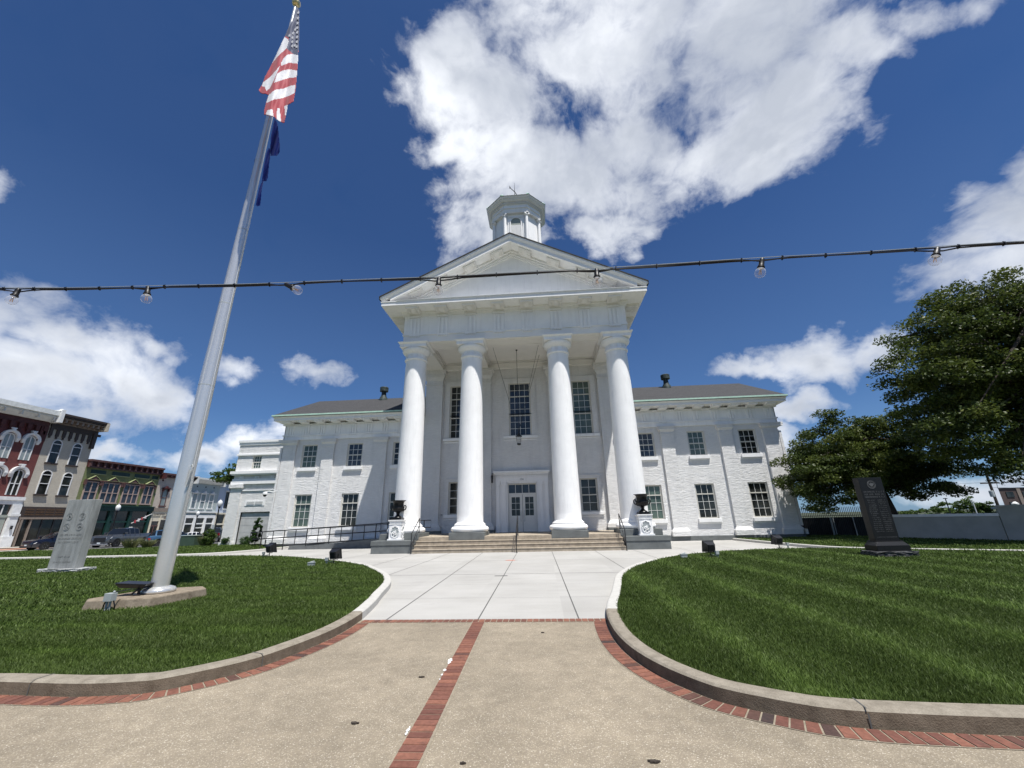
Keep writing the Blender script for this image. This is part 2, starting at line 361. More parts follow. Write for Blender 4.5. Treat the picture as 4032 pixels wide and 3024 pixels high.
    MAT['greenb']=brick_wall('olive_green_brick',(.21,.235,.105),(.18,.205,.09),mort=(.10,.13,.05))
    MAT['greenl']=plain('pale_green_trim',(.27,.30,.15),.6)
    MAT['maroon']=plain('maroon_trim',(.095,.048,.045),.6); MAT['maroond']=plain('deep_maroon',(.07,.02,.02),.6)
    MAT['pink']=plain('pinkish_frame',(.38,.29,.26),.6)
    MAT['teal']=plain('dark_green_shopfront',(.006,.032,.027),.4)
    MAT['creamb']=brick_wall('cream_brick',(.55,.49,.42),(.50,.44,.38)); MAT['cream']=plain('cream_trim',(.56,.52,.42),.6)
    MAT['taupe']=plain('taupe_band',(.22,.18,.15),.6)
    MAT['mintb']=brick_wall('pale_grey_green_brick',(.44,.50,.49),(.40,.46,.45)); MAT['white']=plain('white_paint',(.68,.69,.69),.5,bump=0)
    MAT['blueb']=brick_wall('pale_blue_brick',(.50,.57,.68),(.46,.53,.64))
    MAT['gdoor']=plain('garage_door_grey',(.46,.46,.45),.5,bump=0); MAT['greyp']=plain('grey_green_paint',(.28,.31,.28),.6)
    MAT['cornw']=plain('pale_cornice',(.60,.62,.61),.6)
    MAT['brown']=plain('brown_brick_far',(.07,.05,.045),.8); MAT['orange']=plain('orange_marking_paint',(.75,.14,.05),.7,bump=0)
    MAT['road']=plain('asphalt',(.075,.075,.075),.9,var=.25,scale=2,bump=.4); MAT['walk']=plain('street_walk_concrete',(.42,.39,.34),.9,var=.15,scale=1,bump=.2)
    MAT['walkb']=plain('street_walk_brick',(.36,.20,.14),.9,var=.25,scale=5,bump=.2)
    MAT['earth']=plain('distant_ground',(.045,.055,.028),.95,var=.3,scale=.2,bump=0)
    MAT['greenc']=plain('green_cabinet_paint',(.05,.08,.055),.5,bump=0)
    MAT['greyw']=plain('grey_painted_wall',(.40,.40,.37),.8,var=.12,scale=2,bump=.5,bscale=12)
    # vehicles
    def paint(name,c,metal=.3,coat=1):
        t=NT(name); t.base(c); t.b.inputs['Coat Weight'].default_value=coat; t.b.inputs['Coat Roughness'].default_value=.03; return t.done(.35,metal,.5)
    MAT['navy']=paint('navy_car_paint',(.004,.006,.020)); MAT['silver']=paint('silver_car_paint',(.085,.09,.098),.5); MAT['cblue']=paint('blue_car_paint',(.03,.09,.17)); MAT['cwhite']=paint('white_car_paint',(.75,.75,.75),0); MAT['cblack']=paint('charcoal_car_paint',(.03,.03,.033))
    MAT['cglass']=NT('car_glass').base((.008,.010,.012)).done(.05,0,.6); MAT['tyre']=plain('tyre_rubber',(.012,.012,.012),.8,bump=0); MAT['rim']=plain('alloy_rim',(.45,.46,.47),.3,metal=.8,bump=0)
    MAT['hl']=NT('headlight_lens').base((.75,.77,.8)).done(.08,.4,.6); MAT['tl']=NT('tail_light_lens').base((.35,.01,.01)).done(.15,0,.6)
    MAT['plate']=plain('licence_plate',(.6,.65,.68),.5,bump=0); MAT['chrome']=NT('chrome').base((.6,.6,.62)).done(.15,1,.5)
    # flags
    def cloth(name,c):
        t=NT(name); n=t.noise(9,4); t.base(t.mix(t.ramp(n,[(.3,0),(.7,1)]),tuple(x*.85 for x in c),c)); t.b.inputs['Roughness'].default_value=.7; t.b.inputs['Specular IOR Level'].default_value=.3
        t.b.inputs['Sheen Weight'].default_value=.2
        tr=t.node('ShaderNodeBsdfTranslucent'); tr.inputs[0].default_value=(*c,1); mx=t.node('ShaderNodeMixShader'); mx.inputs[0].default_value=.22
        t.link(t.b.outputs[0],mx.inputs[1]); t.link(tr.outputs[0],mx.inputs[2]); t.link(mx.outputs[0],t.n['Material Output'].inputs[0]); return t.m
    MAT['fr']=cloth('flag_red',(.42,.02,.045)); MAT['fw']=cloth('flag_white',(.80,.80,.83)); MAT['fb']=cloth('flag_navy',(.022,.04,.12)); MAT['fs']=cloth('state_flag_blue',(.035,.07,.42))
    t=NT('clear_bulb_glass'); lw=t.node('ShaderNodeLayerWeight'); lw.inputs[0].default_value=.35; tp=t.node('ShaderNodeBsdfTransparent'); tp.inputs[0].default_value=(.96,.96,.97,1); t.base((.8,.82,.85)); t.b.inputs['Roughness'].default_value=.04; mx=t.node('ShaderNodeMixShader'); t.link(t.ramp(lw.outputs['Facing'],[(.35,.10),(1,.75)]),mx.inputs[0]); t.link(tp.outputs[0],mx.inputs[1]); t.link(t.b.outputs[0],mx.inputs[2]); t.link(mx.outputs[0],t.n['Material Output'].inputs[0]); MAT['bulb']=t.m
    t=NT('lantern_glass'); t.b.inputs['Transmission Weight'].default_value=.85; t.b.inputs['IOR'].default_value=1.1; t.base((.85,.86,.85)); MAT['lglass']=t.done(.15,0,.5)
    MAT['fil']=NT('amber_filament').base((.9,.5,.2)).done(.2,.6,.6)
    MAT['socket']=plain('black_socket_plastic',(.008,.008,.009),.45,bump=0,spec=.35); MAT['globe']=plain('white_lamp_globe',(.72,.73,.72),.25,bump=0)
mats()
# ---------------------------------------------------------------- terrain
def sm(a,b,x):
    t=min(1,max(0,(x-a)/(b-a))); return t*t*(3-2*t)
def H(x,y):
    l=sm(20,42,-x)*sm(24,38,y)
    h=-.35*l-.018*max(0,y-42)*sm(25,38,-x)
    h=max(h,-1.3)
    if x>19: h=min(h,-1.3*max(sm(26,44,x-(y-24)*.1),sm(31,50,y)))
    if y>52: h=min(h,-1.2*sm(52,90,y)) if x>-30 else h
    return h
xs=[-2000,-900,-400,-200]+[x for x in range(-120,81,2)]+[120,200,400,900,2000]
ys=[-2000,-600,-200,-80]+[y for y in range(-30,181,3)]+[240,400,900,2000]
g=MB()
g.add([(x,y,H(x,y)-.05) for y in ys for x in xs],[(j*len(xs)+i,j*len(xs)+i+1,(j+1)*len(xs)+i+1,(j+1)*len(xs)+i) for j in range(len(ys)-1) for i in range(len(xs)-1)])
struct(g,'ground',MAT['earth'])
def sheet(name,mat,x0,x1,y0,y1,dz,step=1.0,keep=None):
    nx=max(1,int(round((x1-x0)/step))); ny=max(1,int(round((y1-y0)/step)))
    X=[x0+(x1-x0)*i/nx for i in range(nx+1)]; Y=[y0+(y1-y0)*j/ny for j in range(ny+1)]
    m=MB(); m.add([(x,y,H(x,y)+dz) for y in Y for x in X],[(j*(nx+1)+i,j*(nx+1)+i+1,(j+1)*(nx+1)+i+1,(j+1)*(nx+1)+i) for j in range(ny) for i in range(nx) if keep is None or keep(.5*(X[i]+X[i+1]),.5*(Y[j]+Y[j+1]))])
    return struct(m,name,mat)
sheet('street',MAT['road'],-60,-20,26,130,.004,2)
sheet('pavement',MAT['walk'],-64,-57.5,20,130,.12,2)          # walk in front of the shops
sheet('parking_pavement',MAT['walk'],-56,-30,37.2,40.0,.012,2)
sheet('street_edge',MAT['walkb'],-57.5,-53,20,44,.05,2)
# exposed aggregate forecourt and white concrete plaza
m=MB(); m.quad((-40,-12,0),(40,-12,0),(40,7.42,0),(-40,7.42,0)); struct(m,'path',MAT['aggr'])
m=MB(); m.quad((-20,7.6,0),(26,7.6,0),(26,32,0),(-20,32,0)); m.quad((-46,20.4,.0),(-20,20.4,0),(-20,26,0),(-46,26,0)); struct(m,'plaza_pavement',MAT['conc'])
m=MB()
for x0,x1 in ((-3.6,-3.45),(-1.34,-1.74),(.25,.02),(1.94,1.76),(4.0,3.9),(5.9,5.8),(-5.3,-5.2)):
    w=.011; m.quad((x0-w,7.62,.004),(x0+w,7.62,.004),(x1+w,21.85,.004),(x1-w,21.85,.004))
for y,w in ((13.45,.012),(17.6,.009)):
    m.quad((-6,y-w,.0045),(8,y-w,.0045),(8,y+w,.0045),(-6,y+w,.0045))
for y in (9.55,11.42):
    m.quad((-3,y-.004,.0045),(4,y-.004,.0045),(4,y+.004,.0045),(-3,y+.004,.0045))
for x in (-7.9,-10.2,-12.6,8.2,10.6,13):
    m.quad((x-.008,18,.004),(x+.008,18,.004),(x+.008,27,.004),(x-.008,27,.004))
struct(m,'pavement_joint',MAT['joint'])

# ---------------------------------------------------------------- kerbs
KL=[(-9.0,5.15),(-6.6,4.72),(-4.9,4.52),(-4.21,4.5),(-3.36,4.46),(-2.82,4.52),(-2.54,4.63),(-2.1,5.1),(-1.9,5.6),(-1.74,6.5),(-1.77,7.53),(-1.98,8.7),(-2.2,9.6),(-2.62,11.3),(-3.25,12.8),(-4.1,14.2),(-5.3,15.9),(-7.5,17.9),(-9.7,19.5),(-11.8,20.7),(-14.2,21.3)]
KR=[(2.75,9.4),(2.5,8.3),(2.37,7.41),(2.33,6.61),(2.35,6.05),(2.43,5.52),(2.6,5.0),(2.84,4.57),(3.02,4.38),(3.25,4.23),(3.44,4.12),(3.62,4.04),(3.89,3.98),(4.16,3.95),(4.85,3.9),(6.2,3.84),(8.5,3.9)]
KR2=[(11.6,20.0),(9.3,19.35),(6.88,17.9),(5.4,16.2),(4.2,14.3),(3.35,12.2),(2.95,10.4)]
KRf=KR2+KR
KLs=catmull(KL,8); KRs=catmull(KRf,8)
KH=.132; KW=.2
def kerb(path,side,h=KH,w=KW,seg=None):
    """profile swept along the path; side=+1: lawn lies to the left of the path"""
    prof=[(0,-.05),(.008,h-.022),(.03,h-.004),(.05,h),(w-.02,h),(w,h-.01),(w,-.05)]
    rows=[offset(path,side*d) for d,_ in prof]
    m=MB(); n=len(path)
    for a in range(len(prof)-1):
        z0,z1=prof[a][1],prof[a+1][1]
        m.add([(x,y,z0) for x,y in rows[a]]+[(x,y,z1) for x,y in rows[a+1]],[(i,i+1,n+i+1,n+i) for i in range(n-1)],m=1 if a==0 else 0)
    return m
def split(path,y,after=True):
    # old kerb belongs to the forecourt, new kerb to the plaza
    i=min(range(len(path)),key=lambda k:abs(path[k][1]-y)+ (0 if abs(path[k][0])<4 else 99))
    return i
iL=split(KLs,7.72); iR=split(KRs,7.75)
struct(kerb(KLs[:iL+1],1),'kerb',[MAT['kerb'],MAT['kerbshade']],smooth=True)
struct(kerb(KLs[iL:],1),'kerb',[MAT['kerbn']]*2,smooth=True)
struct(kerb(KRs[iR:],1),'kerb',[MAT['kerb'],MAT['kerbshade']],smooth=True)
struct(kerb(KRs[:iR+1],1),'kerb',[MAT['kerbn']]*2,smooth=True)
# the joints across the old kerbs
m=MB()
for P,ix in ((KLs,[int(8*k) for k in (3.4,7.6)]),(KRs,[8*(len(KR2)+k) for k in (12,)])):
    for i in ix:
        for d0,d1,z0,z1 in ((-.004,-.004,.0,KH-.03),(-.004,KW,KH+.003,KH+.003)):
            a=offset(P,d0)[i];b=offset(P,d1)[i]; t=Vector((P[i+1][0]-P[i][0],P[i+1][1]-P[i][1])); t.normalize(); t*=.006
            if z1-z0>.01: m.quad((a[0]-t.x,a[1]-t.y,z0),(a[0]+t.x,a[1]+t.y,z0),(a[0]+t.x,a[1]+t.y,z1),(a[0]-t.x,a[1]-t.y,z1))
            else: m.quad((a[0]-t.x,a[1]-t.y,z0),(a[0]+t.x,a[1]+t.y,z0),(b[0]+t.x,b[1]+t.y,z1),(b[0]-t.x,b[1]-t.y,z1))
struct(m,'kerb_joint',MAT['joint'])
# kerbs of the two far lawns
FL=[(-16.2,29.5),(-16.55,26.5),(-16.9,24.9),(-17.5,23.7),(-18.7,23.05),(-21,22.75),(-25,22.65),(-46,22.5)]
FR=[(13.4,28.4),(13.55,25.5),(13.75,22.7),(14.0,21.0),(14.35,20.0),(15.2,19.15),(17.15,17.95),(20.7,16.05),(27.2,13.05)]
FLs=catmull(FL,5); FRs=catmull(FR,5)
struct(kerb(FLs,-1,.12,.18),'kerb',[MAT['kerbn']]*2,smooth=True)
struct(kerb(FRs,1,.13,.18),'kerb',[MAT['kerbn']]*2,smooth=True)

# ---------------------------------------------------------------- brick bands
def brick_obj(name,quads):
    """quads: list of 4 ground corners, one per brick; bevelled a little and set slightly proud"""
    m=MB(); rnd=[]
    for q,r,mi in quads:
        c=[sum(p[i] for p in q)/4 for i in (0,1)]
        top=[(c[0]+(p[0]-c[0])*.95,c[1]+(p[1]-c[1])*.95,.0085+r*.002) for p in q]; bot=[(p[0],p[1],.0) for p in q]
        m.hull(bot,top,m=mi); rnd+=[r]*6
    o=m.build(name,[MAT['pbrick'],MAT['splash']])
    at=o.data.attributes.new('rnd','FLOAT','FACE'); at.data.foreach_set('value',rnd)
    return tag(o,kind='structure')
def resample(P,step):
    out=[P[0]];acc=0;rest=step
    for a,b in zip(P[:-1],P[1:]):
        L=math.dist(a,b);d=rest
        while d<=L:
            out.append((a[0]+(b[0]-a[0])*d/L,a[1]+(b[1]-a[1])*d/L)); d+=step
        rest=d-L
    return out
Q=[];MQ=MB()
def band(path,side,w0,w1,bl=.098,gap=.011):
    P=resample(path,bl); A=offset(P,side*w0); B=offset(P,side*w1)
    n=len(P)
    MQ.add([(x,y,.004) for x,y in offset(P,side*(w0-.006))]+[(x,y,.004) for x,y in offset(P,side*(w1+.008))],[(i,i+1,n+i+1,n+i) for i in range(n-1)])
    for i in range(n-1):
        def lerp(u,v,t): return (u[0]+(v[0]-u[0])*t,u[1]+(v[1]-u[1])*t)
        t=gap/bl/2
        Q.append(((lerp(A[i],A[i+1],t),lerp(A[i],A[i+1],1-t),lerp(B[i],B[i+1],1-t),lerp(B[i],B[i+1],t)),random.random(),0))
yl=7.42
band([p for p in KLs if p[1]<7.45 and p[0]>-9 ],-1,.018,.205)
band([p for p in KRs[iR-2:] if p[1]<7.48],-1,.018,.205)
for k in range(19):   # central strip, running away from the camera
    pass
y=7.40; j=0
while y>-9:
    xa=.19+(7.41-y)*.0272; xb=xa+.2
    Q.append((((xa+.002,y-.0),(xb-.002,y-.0),(xb-.002,y-.088),(xa+.002,y-.088)),random.random(),0)); y-=.099
MQ.add([(.175,7.42,.0045),(.405,7.42,.0045),(.86,-9,.0045),(.63,-9,.0045)],[(0,1,2,3)])
x=-1.72
while x<2.36:
    Q.append((((x+.005,7.425),(x+.093,7.425),(x+.093,7.595),(x+.005,7.595)),random.random()*.8+.15,0)); x+=.1
MQ.add([(-1.78,7.41,.0035),(2.42,7.41,.0035),(2.42,7.605,.0035),(-1.78,7.605,.0035)],[(0,1,2,3)])
struct(MQ,'brick_band_mortar',MAT['mortar'])
brick_obj('brick_band',Q)
sp=thing('paint_splash','splashes of white paint dried along the edge of the central brick strip','paint splash',(.25,5,.009))
for (cx,cy,r) in ((.235,5.52,.055),(.245,5.45,.035),(.25,5.2,.035),(.255,5.06,.022),(.262,4.93,.012),(.27,3.86,.025),(.275,3.8,.02),(.27,3.9,.012)):
    n=14; pts=[]
    for k in range(n):
        a=2*PI*k/n; rr=r*(.6+.55*random.random()); pts.append((cx+rr*.55*math.cos(a),cy+rr*1.25*math.sin(a)))
    m=MB(); m.prism(pts,'z',.009,.0125); m.build('blot',MAT['splash'],sp)

# ---------------------------------------------------------------- lawns
inL=offset(KLs,KW-.015); inR=offset(KRs,KW-.015)
LL=[tuple(p) for p in inL]+[(-18,21.35),(-27,21.2),(-46,21.0),(-46,5.5),(-12,5.35)]
LR=[tuple(p) for p in inR]+[(12,4.1),(27,5),(27,12.8),(20.5,15.8),(17,17.7),(14.6,19.2),(13,19.9)]
LF=[tuple(p) for p in offset(FLs,-.165)]+[(-46,36.4),(-30,36.9),(-23.5,37.3),(-20.5,33.2),(-16.9,29.6)]
LF2=[tuple(p) for p in offset(FRs,.165)]+[(27.5,22),(24.2,22.2),(21.6,26.2),(20.5,30.2),(18.6,30.2),(18.6,28.5),(13.6,28.5)]
def lawn(name,poly,z,mat,side=True):
    bm=bmesh.new(); vs=[bm.verts.new((x,y,z)) for x,y in poly]
    f=bm.faces.new(vs); bmesh.ops.triangulate(bm,faces=[f])
    if side:
        n=len(poly); lo=[bm.verts.new((x,y,-.04)) for x,y in poly]
        for i in range(n): bm.faces.new((vs[i],vs[(i+1)%n],lo[(i+1)%n],lo[i]))
    me=bpy.data.meshes.new(name); bm.to_mesh(me); bm.free(); me.materials.append(mat)
    o=bpy.data.objects.new(name,me); COL.objects.link(o); return tag(o,kind='structure')
lawn('lawn',LL,.108,MAT['lawnx']); lawn('lawn',LR,.108,MAT['lawny'])
def lawnH(name,poly,dz,mat,step=.75):
    xs_=[p[0] for p in poly]; ys_=[p[1] for p in poly]
    bm=bmesh.new(); vs=[bm.verts.new((x,y,0)) for x,y in poly]; f=bm.faces.new(vs); bmesh.ops.triangulate(bm,faces=[f])
    for ax,lo,hi in ((0,min(xs_),max(xs_)),(1,min(ys_),max(ys_))):
        t=lo+step
        while t<hi:
            co=[0,0,0];no=[0,0,0];co[ax]=t;no[ax]=1
            bmesh.ops.bisect_plane(bm,geom=bm.verts[:]+bm.edges[:]+bm.faces[:],plane_co=co,plane_no=no); t+=step
    for v in bm.verts: v.co.z=H(v.co.x,v.co.y)+dz
    me=bpy.data.meshes.new(name); bm.to_mesh(me); bm.free(); me.materials.append(mat)
    o=bpy.data.objects.new(name,me); COL.objects.link(o); return tag(o,kind='structure')
lawnH('lawn',LF,.108,MAT['lawnx'],1.5); lawnH('lawn',LF2,.108,MAT['lawny'],1.5)

def grass_obj(name,poly,zf,mat,zones,stripe,edge=None):
    V=[];Rn=[]
    for (x0,x1,y0,y1,dens,hgt,wid) in zones:
        n=int((x1-x0)*(y1-y0)*dens); x=rng.uniform(x0,x1,n); y=rng.uniform(y0,y1,n)
        k=in_poly(x,y,poly); x=x[k];y=y[k]; n=len(x)
        if not n: continue
        # only what the lens can see, with a margin
        az=np.degrees(np.arctan2(x-CAM.x,y)); k=(az>-62)&(az<58); x=x[k];y=y[k];n=len(x)
        d=np.hypot(x-CAM.x,y); 
        a=rng.uniform(0,2*PI,n); w=wid*rng.uniform(.6,1.3,n)
        ln=np.where((stripe=='y'),np.sin(x*3.7),np.sin(y*5.2+x*.45))
        h=hgt*rng.uniform(.45,1.15,n)*(1+.12*ln)
        clump=.5+.5*np.sin(x*9+np.sin(y*7)*2)*np.sin(y*11+np.sin(x*8)*2)
        lx=rng.normal(0,.45,n)*h+ (0 if stripe=='y' else .22*ln*h); ly=rng.normal(0,.45,n)*h+(.15*ln*h if stripe=='y' else 0)
        zb=zf(x,y)
        p0=np.stack([x-np.cos(a)*w/2,y-np.sin(a)*w/2,zb],1); p1=np.stack([x+np.cos(a)*w/2,y+np.sin(a)*w/2,zb],1)
        mx=x+lx*.35; my=y+ly*.35; mz=zb+h*.6
        p2=np.stack([mx+np.cos(a)*w*.38,my+np.sin(a)*w*.38,mz],1); p3=np.stack([mx-np.cos(a)*w*.38,my-np.sin(a)*w*.38,mz],1)
        p4=np.stack([x+lx,y+ly,zb+h*.95],1)
        V.append(np.stack([p0,p1,p2,p3,p4],1).reshape(-1,3)); Rn.append(np.clip(rng.beta(2,2.4,n)*.8+clump*.08,0,1))
    V=np.concatenate(V); r=np.concatenate(Rn); n=len(r)
    me=bpy.data.meshes.new(name); me.vertices.add(n*5); me.vertices.foreach_set('co',V.astype(np.float32).ravel())
    b=np.arange(n)[:,None]*5
    loops=np.concatenate([b+np.array([[0,1,2,3]]),b+np.array([[3,2,4]])],1).ravel()
    me.loops.add(len(loops)); me.loops.foreach_set('vertex_index',loops.astype(np.int32))
    me.polygons.add(2*n); st=(np.arange(n)[:,None]*7+np.array([[0,4]])).ravel(); me.polygons.foreach_set('loop_start',st.astype(np.int32))
    me.update(calc_edges=True); at=me.attributes.new('rnd','FLOAT','FACE'); at.data.foreach_set('value',np.repeat(r,2).astype(np.float32))
    me.materials.append(mat); o=bpy.data.objects.new(name,me); COL.objects.link(o); return tag(o,kind='stuff')
def zones(x0,x1,rows):
    return [(x0,x1,y0,y1,d,h,w) for y0,y1,d,h,w in rows]
rowsN=[(3.5,5.5,7500,.048,.0052),(5.5,7.5,4800,.050,.0066),(7.5,10,2600,.053,.009),(10,14,1100,.056,.013),(14,22.5,420,.06,.020)]
GQ=1.0
def near(x0,x1,xm,rows):
    out=[]
    for y0,y1,d,h,w in rows:
        a,b=sorted((xm,x0 if abs(x0)<abs(x1) else x1)); 
        out.append((a,b,y0,y1,d*GQ,h,w))
        c=x1 if abs(x0)<abs(x1) else x0; a,b=sorted((xm,c))
        out.append((a,b,y0,y1,min(d,900)*GQ,h,max(w,.013)))
    return out
flat=lambda x,y: np.full(len(x),.105)
grass_obj('lawn_grass',LL,flat,MAT['bladex'],near(-1.7,-9,-6.5,rowsN)+[(-28,-9,4.5,22.5,300,.07,.022)],'x')
grass_obj('lawn_grass',LR,flat,MAT['bladey'],near(2.3,14,8.5,rowsN)+[(14,22,6,20,300,.07,.022)],'y')
Hn=np.vectorize(H)
grass_obj('lawn_grass',LF,lambda x,y:Hn(x,y)+.105,MAT['bladex'],[(-46,-16,22,37.5,110,.075,.04)],'x')
grass_obj('lawn_grass',LF2,lambda x,y:Hn(x,y)+.105,MAT['bladey'],[(13,28,14,31,140,.08,.035)],'y')

# small things lying on the paving
def leaf_litter(x,y,r,name,label,cat,grp=None):
    m=MB(); n=11; pts=[]
    for k in range(n):
        a=2*PI*k/n; q=r*(.45+.6*random.random()); pts.append((x+q*math.cos(a)*1.5,y+q*math.sin(a)*.7))
    m.prism(pts,'z',.003,.014); m.prism([(p[0]*.55+x*.45+r*.9,p[1]*.5+y*.5+r*.2) for p in pts],'z',.002,.011)
    o=m.build(name,MAT['bark'],org=(x,y,0),loc=(x,y,0)); return tag(o,label,cat,grp)
leaf_litter(-.22,3.97,.028,'dry_leaf','curled dark leaf on the paving left of the brick strip','leaf')
leaf_litter(.80,3.42,.014,'dry_leaf','tiny dark leaf scrap on the paving right of the brick strip','leaf')
leaf_litter(2.11,3.48,.028,'dry_leaf','long dark leaf scrap on the paving in front of the right kerb','leaf')
leaf_litter(.04,5.0,.024,'dry_leaf','brown stain-like leaf on the paving halfway up, left of the brick strip','leaf')
leaf_litter(1.34,6.75,.016,'dry_leaf','small flat leaf on the paving close to the cross band of bricks','leaf')
m=MB(); m.prism([(.21*math.cos(a)*(1+.05*math.sin(5*a)),17.68+.075*math.sin(a)) for a in [2*PI*k/28 for k in range(28)]],'z',.005,.0065)
tag(m.build('orange_marking',MAT['orange']),'flat orange sprayed oval on the white concrete before the steps','paint marking')
m=MB(); m.box(-.10,.28,12.99,13.05,.003,.008); tag(m.build('drain_slot',MAT['black']),'thin dark slot in the white concrete on the centre joint','drain')
# ================================================================ courthouse
YW=28.853; YC=23.933; A_=2.786; B_=6.476; TT=.715; OV=1.978; PW=17.95
Z_ARC=12.581; Z_TAE=13.142; Z_FRI=14.46; Z_SOF=14.74; Z_COR=15.0; Z_AP=19.563; Z_CO2=15.304
YF=YC-OV; YA=YC-TT; XO=B_+OV; XA=B_+TT; SL=(Z_AP-Z_CO2)/XO
ZP=.75                                    # porch floor
court=thing('courthouse','white painted brick courthouse with four tall columns, pediment, long side wings and cupola','courthouse',(0,YW,0))

def wall_holes(m,x0,x1,z0,z1,y,holes,reveal=.16,m_=0):
    X=sorted({x0,x1}|{h[0] for h in holes}|{h[1] for h in holes}); Z=sorted({z0,z1}|{h[2] for h in holes}|{h[3] for h in holes})
    for a,b in zip(X,X[1:]):
        for c,d in zip(Z,Z[1:]):
            mx,mz=(a+b)/2,(c+d)/2
            if any(h[0]<mx<h[1] and h[2]<mz<h[3] for h in holes): continue
            m.quad((a,y,c),(b,y,c),(b,y,d),(a,y,d),m=m_)
    for a,b,c,d in holes:
        r=y+reveal
        m.quad((a,y,c),(a,r,c),(a,r,d),(a,y,d),m=m_); m.quad((b,y,c),(b,r,c),(b,r,d),(b,y,d),m=m_)
        m.quad((a,y,d),(b,y,d),(b,r,d),(a,r,d),m=m_); m.quad((a,y,c),(b,y,c),(b,r,c),(a,r,c),m=m_)

# windows of the wall: (x centre, half width, z0, z1)
HU,ZU0,ZU1=.60,5.50,7.22; HL,ZL0,ZL1=.645,1.35,3.59
wingx=(8.879,12.372,15.875)
holes=[]
for s in(-1,1):
    for x in wingx: holes+= [(s*x-HU,s*x+HU,ZU0,ZU1),(s*x-HL,s*x+HL,ZL0,ZL1)]
CU=(.83,7.33,11.40)                       # tall centre window
SU=(.69,7.30,11.37); SLW=(.60,1.95,4.17)
holes+=[(-CU[0],CU[0],CU[1],CU[2])]
for s in(-1,1): holes+=[(s*4.61-SU[0],s*4.61+SU[0],SU[1],SU[2]),(s*4.63-SLW[0],s*4.63+SLW[0],SLW[1],SLW[2])]
holes+=[(-1.0,1.0,ZP,3.95)]
m=MB()
wall_holes(m,-PW,PW,-.05,9.0,YW,[h for h in holes if h[3]<9.0]+[(h[0],h[1],h[2],9.0) for h in holes if h[3]>=9.0])
wall_holes(m,-XA,XA,9.0,14.5,YW,[(h[0],h[1],9.0,h[3]) for h in holes if h[3]>=9.0])
D=9.7
for s in(-1,1):
    m.quad((s*PW,YW,-.05),(s*PW,YW+D,-.05),(s*PW,YW+D,9.0),(s*PW,YW+D/2,11.6),(s*PW,YW,9.0))
    m.quad((s*XA,YW,9.0),(s*XA,YW+10,9.0),(s*XA,YW+10,14.5),(s*XA,YW,14.5))
m.quad((-PW,YW+D,-.05),(PW,YW+D,-.05),(PW,YW+D,9.0),(-PW,YW+D,9.0))
m.build('wall',MAT['brick'],court)
# dark rooms close the reveals
# stone base course
for s in(-1,1):
    m=MB(); a,b=sorted((s*7.62,s*(PW+.17))); m.box(a,b,YW-.16,YW+.02,-.04,.285)
    m.box(*sorted((s*(PW-.02),s*(PW+.17))),YW+.022,YW+D,-.04,.285)
    m.build('stone_base',MAT['granite'],court,bevel=.012)

def window(parent,loc,hw,h,rows,pane,sill=True,case=0,name='window',sillw=.14,zs=None,fm=None):
    """rows: list of (height fraction, columns, rows of lights); local x across, z up, y=0 the wall face"""
    f=MB(); fw=.075; yo=.075
    f.box(-hw,-hw+fw,yo,yo+.09,0,h); f.box(hw-fw,hw,yo,yo+.09,0,h); f.box(-hw+fw,hw-fw,yo,yo+.09,h-fw,h); f.box(-hw+fw,hw-fw,yo,yo+.09,0,fw)
    tot=h-2*fw; z=fw; iw=hw-fw
    mt=MB()
    for i,(fr,c,r) in enumerate(rows):        # from the bottom upward
        zt=z+tot*fr
        if i<len(rows)-1: f.box(-iw,iw,yo-.012 if fr<.9 else yo,yo+.075,zt-.035,zt+.035)
        b=.022
        for k in range(1,c):
            x=-iw+2*iw*k/c; mt.box(x-b/2,x+b/2,yo+.035,yo+.07,z,zt)
        for k in range(1,r):
            zz=z+(zt-z)*k/r; mt.box(-iw,iw,yo+.036,yo+.069,zz-b/2,zz+b/2)
        mt.box(-iw,-iw+.03,yo+.03,yo+.075,z,zt); mt.box(iw-.03,iw,yo+.03,yo+.075,z,zt)
        z=zt
    if case:                                  # broad flat architrave round the opening
        cw=case; f.mi=1
        f.box(-hw-cw,-hw-.002,-.05,.03,0,h+cw); f.box(hw+.002,hw+cw,-.05,.03,0,h+cw); f.box(-hw-.002,hw+.002,-.05,.03,h+.002,h+cw)
        f.box(-hw-cw-.05,-hw-cw+.03,-.075,-.051,0,h+cw+.05); f.box(hw+cw-.03,hw+cw+.05,-.075,-.051,0,h+cw+.05); f.box(-hw-cw+.031,hw+cw-.031,-.075,-.051,h+cw-.03,h+cw+.05)
        f.mi=0
    w=f.build(name,[fm or MAT['frame'],MAT['brick']],parent,loc=Vector(loc)-(Vector(parent.location) if parent.parent is None else Vector()))
    mt.build('muntin',MAT['muntin'],w,org=(0,0,0))
    p=MB(); p.box(-iw,iw,yo+.06,yo+.085,fw,h-fw); p.build('pane',pane,w,org=(0,0,0))
    if sill:
        s_=MB(); e=.09+case; s_.box(-hw-e,hw+e,-sillw,.07,-.235 if not case else -.2,-.0)
        s_.box(-hw-e+.02,hw+e-.02,-.035,.03,-.33,-.236); s_.build('sill',MAT['trim'],w,org=(0,0,0),bevel=.01)
    return w
up=[(.5,3,2),(.5,3,2)]; lo=[(.715,3,3),(.285,3,1)]
pu={(-3):MAT['glassg'],(-2):MAT['glassb'],(-1):MAT['glass'],1:MAT['glassb'],2:MAT['glassw'],3:MAT['glass']}
pl={(-3):MAT['glassg'],(-2):MAT['glass'],(-1):MAT['glass'],1:MAT['glassg'],2:MAT['glass'],3:MAT['glass']}
pu[2]=MAT['glassg']
